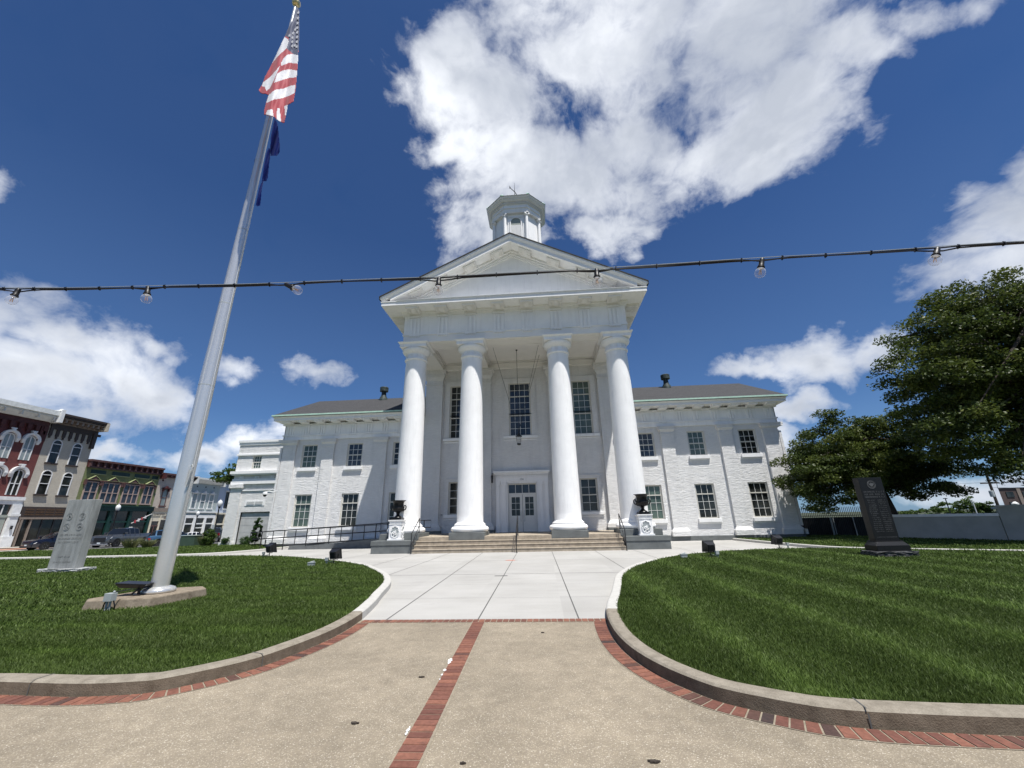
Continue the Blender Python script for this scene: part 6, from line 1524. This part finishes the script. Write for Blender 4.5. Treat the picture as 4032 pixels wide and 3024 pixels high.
vehicle('parked_suv','dark navy car with lit-looking headlight, parked left behind the stone monument','car',MAT['navy'],suv(),cs,2.75,.36,(-49.3,41.1,H(-49.3,41.1)+.02),R(-100),.93)
pk=[(2.95,.42,.78,.78,.82),(2.88,.40,1.16,1.16,.92),(2.5,.40,1.25,1.25,.98),(1.45,.40,1.30,1.30,1.0),(1.38,.40,1.30,1.34,1.0),(.72,.40,1.30,1.90,1.0),(.40,.40,1.30,1.96,1.0),(.30,.40,1.30,1.96,1.0),(-.30,.40,1.30,1.96,1.0),(-.38,.40,1.30,1.96,1.0),(-.95,.40,1.30,1.92,1.0),(-1.08,.40,1.30,1.88,1.0),(-1.16,.40,1.30,1.32,1.0),(-1.2,.40,1.30,1.30,1.0),(-2.85,.44,1.30,1.30,.99),(-2.95,.50,1.26,1.26,.95)]
cp=dict(side=(4,5,7,9),screen=(4,11),mirror=1.05,doors=(.35,-.34,-1.1,1.25))
def bed(t):
    m=MB(); m.box(-2.86,-1.26,-.84,.84,1.285,1.3185); m.build('bed_liner',MAT['black'],t,org=(0,0,0))
t=vehicle('pickup_truck','silver four-door pickup truck parked between the monument and the flagpole','pickup truck',MAT['silver'],pk,cp,3.9,.43,(-46.2,45.0,H(-46.2,45)+.02),R(-80),1.0,truck=True); bed(t)
m=MB()
for k in range(3): m.box(2.95,2.975,-.6,.6,.62+k*.16,.69+k*.16)
m.build('grille_bar',MAT['black'],t,org=(0,0,0))
vehicle('parked_suv','blue car mostly hidden behind the flagpole','car',MAT['cblue'],suv(),cs,2.75,.36,(-40.6,45.6,H(-40.6,45.6)+.02),R(52),.93)
sed=[(2.3,.34,.58,.58,.70),(2.22,.24,.74,.74,.84),(1.8,.22,.84,.84,.90),(.95,.22,.93,.93,.92),(.9,.22,.93,.96,.92),(.15,.22,.93,1.36,.92),(-.1,.22,.93,1.42,.92),(-.18,.22,.93,1.42,.92),(-.6,.22,.94,1.42,.92),(-.68,.22,.94,1.42,.92),(-1.1,.24,.95,1.34,.91),(-1.2,.24,.96,1.30,.91),(-1.75,.26,.98,1.0,.90),(-2.25,.34,.93,.93,.84),(-2.32,.40,.6,.6,.78)]
vehicle('parked_sedan','white sedan whose roof shows behind the blue car, right of the flagpole','car',MAT['cwhite'],sed,dict(side=(4,5,7,9),screen=(4,11),mirror=.6,doors=(-.14,-.9,.7)),2.7,.33,(-50.6,60.2,H(-50.6,60.2)+.02),R(52),.92)
t=vehicle('pickup_truck','charcoal pickup truck seen from behind, next to the annex','pickup truck',MAT['cblack'],pk,cp,3.9,.43,(-47.2,59.6,H(-47.2,59.6)+.03),R(122),1.0,truck=True); bed(t)
m=MB(); m.sphere((-2.97,0,1.0),.07,8,sz=(.3,1.2,1)); m.build('emblem',MAT['chrome'],t,org=(0,0,0))

# ================================================================ street corner furniture and far things on the right
t=thing('utility_cabinet','low green utility cabinet on the far lawn, right of the flagpole','cabinet',(-28.2,33.9,H(-28.2,33.9)+.1)); m=MB(); m.box(-.62,.62,-.4,.4,0,.80); m.build('body',MAT['greenc'] if 'greenc' in MAT else MAT['greyp'],t,org=(0,0,0),bevel=.02); m=MB(); m.box(-.65,.65,-.43,.43,.801,.86); m.build('lid',MAT['greyp'],t,org=(0,0,0),bevel=.02)
m=MB(); rough(m,-.22,.22,-.16,.16,-.1,.26,.03,4); tag(m.build('boulder',MAT['kerbn'],loc=(-25.3,34.1,H(-25.3,34.1)+.1)),'pale block of stone on the far lawn, left of the annex shrubs','stone')
t=thing('utility_pole','leaning-looking wooden utility pole beyond the right wall','utility pole',(61.3,60,-1.5)); m=MB(); m.tube([(61.3,60,-1.5),(61.45,60,6.2)],[.19,.14],8); m.build('pole',MAT['bark'],t); m=MB(); m.box(60.3,62.6,59.95,60.08,4.7,4.85); m.build('crossarm',MAT['bark'],t)
m=MB(); m.lathe([(.22,3.0),(.24,3.1),(.24,3.7),(.2,3.8)],61.0,59.8,10); m.build('transformer',MAT['conduit'],t)
for dz,x1 in((4.9,100),(4.9,20),(4.2,100)): m=MB(); m.tube([(61.4,60,dz),((61.4+x1)/2,62,dz-.6),(x1,64,dz+.3)],.02,4); m.build('wire',MAT['black'],t)
t=thing('brown_building','brown brick two-storey building far off at the right edge','building',(68,60,-1.5)); m=MB(); m.prism([(62.2,60),(84,60),(100,76),(79,76)],'z',-1.6,4.0); m.build('wall',MAT['brown'],t); m=MB(); m.prism([(62.1,59.9),(84.1,59.9),(100.1,76),(79,76)],'z',4.001,4.12); m.build('coping',MAT['black'],t)
for x in(62.9,64.9,67.5):
    for z in(2.9,1.6):
        m=MB(); m.box(x,x+.9,59.93,59.99,z,z+.7); w=m.build('window',MAT['glass'],t)
m=MB(); m.box(64.3,64.75,59.9,59.995,-1.5,4.0); m.build('brick_pier',MAT['taupe'],t); m=MB(); m.tube([(63.2,61,4.1),(63.4,61,5.3)],.04,5); m.tube([(63.1,61,5.2),(63.7,61,4.7),(64.3,61,4.5)],.03,5); m.build('antenna',MAT['conduit'],t)
for x,z1,l in((58.45,2.45,'thin pale light post beyond the right wall, nearer the brown building'),(55.2,2.9,'thin dark post beyond the right wall, beside the tree crown')):
    m=MB(); m.tube([(x,60,-1.5),(x,60,z1)],.06,6); m.box(x-.2,x+.2,59.9,60.1,z1,z1+.1); tag(m.build('light_post',MAT['white' if z1<2.6 else 'black']),l,'light post')
t=thing('shed','low pale flat-roofed shed beyond the right wall','shed',(61.5,58,-1.5)); m=MB(); m.box(59.9,64.5,57,59,-1.5,1.45); m.build('wall',MAT['greyp'],t); m=MB(); m.box(59.6,64.8,56.8,59.2,1.451,1.75); m.build('roof',MAT['conduit'],t)
# ================================================================ trees and shrubs
def leaf_mesh(name,C,rad,n,size,mat,parent,org,seed,flat=.35,droop=.0,aspect=.55):
    """leaves scattered over sprays; C = (k,3) spray centres, rad = spray radius"""
    g=np.random.default_rng(seed); k=len(C); idx=g.integers(0,k,n)
    d=g.normal(size=(n,3)); d/=np.linalg.norm(d,axis=1)[:,None]; r=rad*g.uniform(.15,1,n)**.6
    p=C[idx]+d*r[:,None]*np.array([1,1,flat]); rr=np.linalg.norm(d[:,:2],axis=1)*r; p[:,2]-=droop*rr**1.3
    nrm=g.normal(size=(n,3))*.75+np.array([0,0,.85]); nrm/=np.linalg.norm(nrm,axis=1)[:,None]
    a=np.cross(nrm,g.normal(size=(n,3))); a/=np.linalg.norm(a,axis=1)[:,None]; b=np.cross(nrm,a)
    s=(size*g.uniform(.55,1.25,n))[:,None]
    v=np.stack([p-a*s*.5,p+b*s*aspect*.5-nrm*s*.06,p+a*s*.5-nrm*s*.1,p-b*s*aspect*.5-nrm*s*.06],1).reshape(-1,3)-np.array(org)
    me=bpy.data.meshes.new(name); me.vertices.add(4*n); me.vertices.foreach_set('co',v.astype(np.float32).ravel())
    me.loops.add(4*n); me.loops.foreach_set('vertex_index',np.arange(4*n,dtype=np.int32)); me.polygons.add(n); me.polygons.foreach_set('loop_start',np.arange(0,4*n,4,dtype=np.int32)); me.update(calc_edges=True)
    br=g.uniform(0,1,k)[idx]; val=np.clip(.45*br+.55*g.beta(2,2.2,n),0,1)
    at=me.attributes.new('rnd','FLOAT','FACE'); at.data.foreach_set('value',val.astype(np.float32)); me.materials.append(mat)
    o=bpy.data.objects.new(name,me); COL.objects.link(o); o.parent=parent; return o
def lobes_points(lobes,n,g,shell=.5):
    P=[];vol=[l[3]*l[4]*l[5] for l in lobes]; S=sum(vol)
    for l,v in zip(lobes,vol):
        k=max(4,int(n*v/S)); d=g.normal(size=(k,3)); d/=np.linalg.norm(d,axis=1)[:,None]; r=g.uniform(shell**3,1,k)**(1/3)
        P.append(np.array(l[:3])+d*r[:,None]*np.array(l[3:6]))
    return np.concatenate(P)
def tree(name,label,base,trunk,lobes,nspray,nleaf,srad,size,mat,seed,flat=.35,droop=.12,shell=.5,limbs=26,cat='tree',group=None,tr=.3):
    g=np.random.default_rng(seed); t=thing(name,label,cat,base,0,group); b=Vector(base)
    m=MB(); top=Vector(trunk[-1]); n=len(trunk)
    m.tube([(base[0],base[1],base[2]-.1)]+[(base[0],base[1],base[2]+.35)]+[tuple(p) for p in trunk],[tr*1.7,tr*1.12]+[tr*(1-.45*i/(n)) for i in range(n)],10); m.build('trunk',MAT['bark'],t,smooth=True)
    C=lobes_points(lobes,nspray,g,shell)
    m=MB()
    pick=g.choice(len(C),min(limbs,len(C)),replace=False)
    nodes=[Vector(p) for p in trunk[max(0,n-3):]]
    for q in pick:
        e=Vector(C[q]); s=nodes[g.integers(0,len(nodes))]; L=(e-s).length
        mid=s.lerp(e,.5)+Vector((g.normal()*.06*L,g.normal()*.06*L,.10*L)); q1=s.lerp(mid,.5)+Vector((0,0,.03*L)); q2=mid.lerp(e,.5)
        r0=tr*.38*min(1,L/4+.25); m.tube([s,q1,mid,q2,e],[r0,r0*.75,r0*.5,r0*.3,.012],6); nodes.append(mid) if len(nodes)<14 else None
        for _ in range(3):
            w=C[g.integers(0,len(C))]; w=Vector(w)
            if (w-mid).length<L*.8: m.tube([mid,mid.lerp(w,.5)+Vector((0,0,.08*L)),w],[r0*.35,r0*.2,.008],5)
    m.build('branches',MAT['bark'],t,smooth=True)
    leaf_mesh('crown',C,srad,nleaf,size,mat,t,base,seed+1,flat,droop)
    return t

tree('maple_tree','dark green maple with a low spreading crown behind the black memorial',(22.2,26.6,.05),[(22.1,26.6,1.2),(21.9,26.6,2.3),(21.6,26.5,3.4),(21.4,26.5,4.6)],
 [(18.6,26.2,3.3,2.6,2.2,1.3),(18.7,26.3,4.6,2.1,2.0,1.2),(21.2,26.4,4.7,2.8,2.4,1.5),(24.2,26.8,4.3,2.8,2.4,1.5),(17.6,26.0,2.4,1.5,1.4,.8),(20.6,26.3,6.4,.9,.9,.8),(19.7,26.3,7.4,.6,.6,.45),(22.8,26.6,6.0,2.0,2.0,1.0),(26.0,27,3.6,1.8,2,1.1),(22.6,26.0,2.9,1.6,1.6,.7),(24.6,25.8,2.6,1.3,1.3,.5),(20.0,26.8,3.6,2.6,2.2,1.5),(22.5,27.2,4.0,3,2.4,1.7),(19.8,26.4,5.6,2.2,2.0,1.1),(23.6,26.8,6.3,2.6,2.2,1.3),(18.2,26.1,3.9,2.4,2,1.5),(21.3,26.5,6.9,1.3,1.2,.8)],
 520,110000,.60,.155,MAT['leaf'],11,flat=.48,droop=.13,shell=.42,limbs=60,tr=.27)
tree('maple_tree','huge maple filling the right edge of the photo, trunk outside the frame',(27.6,20.4,0),[(27.5,20.4,2.5),(27.3,20.4,4.5),(27.0,20.4,7),(26.8,20.4,9.5),(26.8,20.4,12)],
 [(25.0,20.5,11.2,3.2,3.2,1.8),(22.6,20.2,10.3,2.6,2.4,1.2),(20.9,20.0,9.2,1.8,1.6,.7),(23.2,20.2,11.6,1.3,1.3,.9),(26.6,20.5,11.9,3.0,3.0,1.4),(21.7,20.0,7.6,2.0,2.0,.9),(24.2,20.2,7.9,3.2,3.0,1.5),(21.0,20.0,6.1,1.3,1.3,.6),(23.0,20.1,5.2,2.6,2.4,1.0),(26.6,20.5,5.6,3.6,3.2,1.3),(28.0,20.7,9.2,4.5,3.8,2.4),(25.2,20.3,3.9,2.2,2.0,.6),(30.5,20.6,7.0,3.0,3.0,2.4),(22.2,20.0,4.0,1.1,1.1,.45),(22.4,20.0,3.6,1.7,1.5,.55),(24.4,20.2,3.5,2.2,2,.8),(20.6,20.2,3.9,1.2,1.2,.45),(20.0,20.0,8.3,1.9,1.7,.8),(20.2,20.0,7.0,2.0,1.8,.9),(20.6,20.1,5.6,2.0,1.8,.8),(21.4,20.1,4.6,2.2,2.0,.8),(24.5,20.6,9.2,3.0,3.0,2.0),(25.5,21.0,6.6,4.0,3.4,1.8),(28.0,21.0,4.6,3.5,3.0,1.3),(24.2,22.6,6.6,2.6,2.2,1.3),(26.5,23.2,8.8,3.5,2.6,2.2)],  # last two lobes, hidden behind the crown, added to shade the boundary wall
 900,190000,.74,.165,MAT['leaf'],23,flat=.46,droop=.13,shell=.42,limbs=80,tr=.42)
tree('leafy_tree','light green tree rising behind the annex and the shop row',(-46,61,-.9),[(-46,61,3),(-46,61,6)],[(-46.3,61,9.3,3.2,3,2.0),(-44.0,61,8.6,3,3,2.4),(-48.0,61,8.3,1.8,2,1.3),(-45.3,61,10.7,2.0,2,1.2),(-42,61,10,2.5,2.5,2.0)],90,9000,1.0,.42,MAT['leafl'],31,shell=.4,tr=.35,limbs=12)
farl=['small dark tree farthest left of the trees beyond the right wall','rounded tree second from the left beyond the right wall','tallest tree of the row beyond the right wall','light green tree beside the utility pole beyond the right wall','low tree at the left end beyond the right wall, under the maple']
for i,(x,z,r) in enumerate(((54.0,.9,1.5),(56.3,1.5,1.6),(59.2,2.1,1.9),(61.5,1.4,1.5),(51.5,.6,1.6))):
    tree('distant_tree',farl[i],(x,62,-1.6),[(x,62,-.6)],[(x,62,z-.7,r*1.3,1.5,1.5),(x+.4,62,z+.2,r*.8,1,1.0)],40,2600,.55,.30,MAT['leafl'],40+i,shell=.3,tr=.15,limbs=4,group='trees beyond the right wall')
tag(leaf_mesh('hedge_row',np.stack([np.linspace(46,66,120),np.full(120,66.),np.full(120,.1)+.3*np.sin(np.arange(120)*.7)],1),1.0,9000,.3,MAT['leafl'],None,(0,0,0),77),'low green hedge line beyond the right wall','hedge')
tag(leaf_mesh('hedge_row',np.stack([np.full(80,-70.)+rng.normal(0,2,80),np.linspace(98,135,80),np.full(80,3.)+rng.normal(0,1.5,80)],1),2.2,6000,.6,MAT['leafs'],None,(0,0,0),78),'mass of trees closing the far end of the street','trees')
def shrub(name,label,x,y,r,h,mat,n,size,seed,ball=True,zb=None,group=None):
    z=(H(x,y)+.1) if zb is None else zb; t=thing(name,label,'shrub',(x,y,z),0,group)
    m=MB(); m.tube([(x,y,z-.05),(x,y,z+h*.5)],[.04,.02],6); m.build('stem',MAT['bark'],t)
    leaf_mesh('foliage',lobes_points([(x,y,z+h*.52,r*.85,r*.85,h*.46)],60,np.random.default_rng(seed),.4),r*.28,n,size,mat,t,(x,y,z),seed,flat=1)
shrub('columnar_shrub','tall narrow dark green shrub against the white garage door',-20.9,31.6,.38,2.0,MAT['leafs'],5200,.09,101)
shrub('box_shrub','clipped round dark shrub left of the narrow columnar one',-24.2,33.0,.52,.62,MAT['leafs'],3000,.08,102,group='clipped shrubs before the annex'); shrub('box_shrub','clipped round shrub between the garage door and the ramp railing',-22.1,32.3,.55,.60,MAT['leafs'],3000,.08,103,group='clipped shrubs before the annex')
shrub('conical_shrub','bright green upright shrub at the left corner of the annex',-25.6,32.6,.55,1.25,MAT['leafl'],4200,.10,104)
shrub('conical_shrub','upright light green shrub just right of the flagpole',-30.2,34.0,.55,1.45,MAT['leafs'],3500,.10,105)
def tuft(x,y,r,h,label,seed):
    g=np.random.default_rng(seed); z=H(x,y)+.08; m=MB()
    for k in range(260):
        a=g.uniform(0,2*PI); q=r*.45*g.uniform(0,1)**.5; l=h*g.uniform(.6,1.1); o=r*g.uniform(.3,1)
        bx,by=x+q*math.cos(a),y+q*math.sin(a); tx,ty=x+(q+o)*math.cos(a),y+(q+o)*math.sin(a); w=.02
        m.add([(bx-w,by,z),(bx+w,by,z),((bx+tx)/2+w*.7,(by+ty)/2,z+l*.75),((bx+tx)/2-w*.7,(by+ty)/2,z+l*.75),(tx,ty,z+l)],[(0,1,2,3),(3,2,4)])
    o=m.build('ornamental_grass',MAT['straw'],org=(x,y,z),loc=(x,y,z)); at=o.data.attributes.new('rnd','FLOAT','FACE'); at.data.foreach_set('value',g.uniform(0,1,len(o.data.polygons)).astype(np.float32)); tag(o,label,'ornamental grass',group='ornamental grass on the far lawn')
tuft(-33.6,34.0,.75,.85,'pale ornamental grass clump on the far lawn, just left of the flagpole',7); tuft(-32.3,34.2,.6,.7,'pale grass clump touching the left edge of the flagpole',6); tuft(-26.6,33.6,.7,.8,'pale grass clump right of the green utility cabinet',8); tuft(-23.0,33.9,.35,.45,'small pale grass tuft beside the annex corner',9)
SKYTINT=(.170,.325,.525); SKYS=.10; EXPO=.66
# ---------------------------------------------------------------- light and sky
SD=Vector((.247,-.313,1)).normalized()     # towards the sun
el=math.asin(SD.z); az=math.atan2(SD.x,SD.y)
sl=bpy.data.lights.new('sun','SUN'); sl.energy=4.2; sl.angle=R(.55); sl.color=(1,.965,.91)
so=bpy.data.objects.new('sun',sl); COL.objects.link(so); so.rotation_euler=SD.to_track_quat('Z','Y').to_euler()
w=bpy.data.worlds.new('World'); scene.world=w; w.use_nodes=True
class WT(NT):
    def __init__(s): s.t=w.node_tree; s.n=s.t.nodes; s.l=s.t.links; s._c={}
t=WT(); bg=t.n['Background']
sky=t.node('ShaderNodeTexSky',sky_type='NISHITA'); sky.sun_disc=False; sky.sun_elevation=el; sky.sun_rotation=az; sky.altitude=200; sky.air_density=1.0; sky.dust_density=.6; sky.ozone_density=2.5
d=t.coord('Generated')
f=FW.copy(); f.normalize()
df=t.vmath('DOT_PRODUCT',d,tuple(FW)); u=t.math('DIVIDE',t.vmath('DOT_PRODUCT',d,tuple(RT)),df); v=t.math('DIVIDE',t.vmath('DOT_PRODUCT',d,tuple(UP)),df)
front=t.math('GREATER_THAN',df,.02)
# cloud banks: heading and height of each bank in the sky, (x, y, half width, half height, tilt)
wn=t.noise(3.2,4,.6,d,'Color'); wn2=t.noise(13,5,.62,d,'Color')
ws=t.node('ShaderNodeSeparateXYZ'); t.link(wn,ws.inputs[0]); ws2=t.node('ShaderNodeSeparateXYZ'); t.link(wn2,ws2.inputs[0])
u=t.math('ADD',u,t.math('ADD',t.math('MULTIPLY',t.math('SUBTRACT',ws.outputs[0],.5),.24),t.math('MULTIPLY',t.math('SUBTRACT',ws2.outputs[0],.5),.12)))
v=t.math('ADD',v,t.math('ADD',t.math('MULTIPLY',t.math('SUBTRACT',ws.outputs[1],.5),.22),t.math('MULTIPLY',t.math('SUBTRACT',ws2.outputs[1],.5),.10)))
def blob(px,py,rx,ry,rot=0,wt=1.0):
    F=FPX/1.8228; cx=(px-1106)/F; cy=-(py-829.5)/F; rx/=F; ry/=F; c,s_=math.cos(R(rot)),math.sin(R(rot))
    a=t.math('SUBTRACT',u,cx); b=t.math('SUBTRACT',v,cy)
    x=t.math('MULTIPLY',t.math('ADD',t.math('MULTIPLY',a,c),t.math('MULTIPLY',b,s_)),1/rx); y=t.math('MULTIPLY',t.math('SUBTRACT',t.math('MULTIPLY',b,c),t.math('MULTIPLY',a,s_)),1/ry)
    r2=t.math('ADD',t.math('MULTIPLY',x,x),t.math('MULTIPLY',y,y))
    return t.math('MULTIPLY',t.math('SUBTRACT',1,t.math('SQRT',r2)),wt)
BL=[(1250,120,360,200,8),(1560,40,420,170,0),(1800,75,200,105,18),(1640,300,150,80,35),(1640,230,240,130,30),(1500,330,190,110,25),(1290,400,200,130,0),(1150,370,200,140,0),(1090,480,150,90,0),(1330,500,110,70,0),(1000,130,110,160,-40),(1000,300,110,60,20),(1180,-70,230,120,0),(1960,20,220,75,14),(1880,90,150,80,20),(1700,170,200,120,15),(1500,170,330,190,0),(1380,300,220,150,0),(1600,90,260,160,0),(1560,-80,430,150,0),
    (2140,500,170,130,35,1.25),(2220,580,270,80,10,1.2),(2250,400,120,130,0,1.2),
    (60,820,350,110,-6),(290,860,150,60,-15),(140,760,200,60,-15),(-60,730,200,110,0),(0,395,90,50,0,1.2),(0,900,300,40,0),
    (520,800,100,46,0,.85),(690,805,75,50,-18,.9),(330,760,70,22,0,.45),
    (540,950,150,44,15),(430,975,110,28,0),(620,930,60,30,0),
    (1750,780,190,66,14),(1880,745,110,46,10),(1640,810,110,40,0),(1720,880,85,40,0),(1660,960,90,50,0),
    (2100,1060,200,40,0),(1500,1000,500,40,0,.5),(240,985,90,16,0,.6)]
acc=None
for b_ in BL:
    q=blob(*b_); q=t.math('MAXIMUM',q,-.6)
    if acc is None: acc=q
    else:
        n=t.node('ShaderNodeMath',operation='SMOOTH_MAX'); t.link(acc,n.inputs[0]); t.link(q,n.inputs[1]); n.inputs[2].default_value=.12; acc=n.outputs[0]
# elsewhere in the sky: scattered cloud
sx=t.node('ShaderNodeSeparateXYZ'); t.link(d,sx.inputs[0])
z=t.math('ADD',t.math('MAXIMUM',sx.outputs[2],0),.18)
cv=t.node('ShaderNodeCombineXYZ'); t.link(t.math('DIVIDE',sx.outputs[0],z),cv.inputs[0]); t.link(t.math('DIVIDE',sx.outputs[1],z),cv.inputs[1])
mpz=t.node('ShaderNodeMapping'); t.link(d,mpz.inputs[0]); mpz.inputs['Scale'].default_value=(1,1,1.35); P=mpz.outputs[0]
warp=t.vmath('SCALE',t.noise(3.5,4,.5,P,'Color'),scale=.16); P2=t.vmath('ADD',P,warp)
n1=t.noise(5.0,7,.58,P2); n2=t.noise(17,7,.6,P2); n3=t.noise(2.2,5,.5,P)
# wisps drawn out sideways
det=t.math('ADD',t.math('MULTIPLY',t.math('SUBTRACT',n1,.5),4.1),t.math('MULTIPLY',t.math('SUBTRACT',n2,.5),1.9))
acc=t.math('MINIMUM',acc,.85)
back=t.math('SUBTRACT',t.math('MULTIPLY',n3,2.2),1.15)
env=t.mix(front,back,acc)
den=t.math('ADD',t.math('MULTIPLY',env,1.75),det)
alpha=t.ramp(t.math('MULTIPLY_ADD',den,.52,.04),[(0,0),(.10,.06),(.30,.36),(.55,.74),(.82,.97),(1,1)],'B_SPLINE')
# thick parts turn grey beneath, thin rims stay bright
thick=t.ramp(t.math('ADD',t.math('MULTIPLY',den,.30),t.math('MULTIPLY_ADD',t.math('SUBTRACT',t.noise(4.2,6,.55,P2),.5),2.6,.24)),[(.12,0),(.45,.35),(1,1)],'B_SPLINE')
ccol=t.mix(thick,(7.2,7.4,7.7),(3.1,3.4,4.0))
hz=t.ramp(sx.outputs[2],[(0,1),(.22,.25),(.6,0)])
skc=t.mix(1,sky.outputs[0],SKYTINT,'MULTIPLY')
skc=t.mix(t.math('MULTIPLY',hz,.38),skc,(2.3,3.4,5.0))
col=t.mix(alpha,skc,ccol)
t.link(col,bg.inputs['Color']); bg.inputs['Strength'].default_value=SKYS
scene.view_settings.view_transform='Standard'; scene.view_settings.look='None'; scene.view_settings.exposure=EXPO; scene.view_settings.gamma=1

w.cycles.sampling_method='NONE'
scene.cycles.max_bounces=6; scene.cycles.diffuse_bounces=3; scene.cycles.glossy_bounces=3; scene.cycles.transmission_bounces=6; scene.cycles.use_adaptive_sampling=True; scene.cycles.adaptive_threshold=.012
scene.cycles.use_denoising=True; scene.cycles.denoising_input_passes='RGB_ALBEDO_NORMAL'; scene.cycles.denoising_prefilter='ACCURATE'
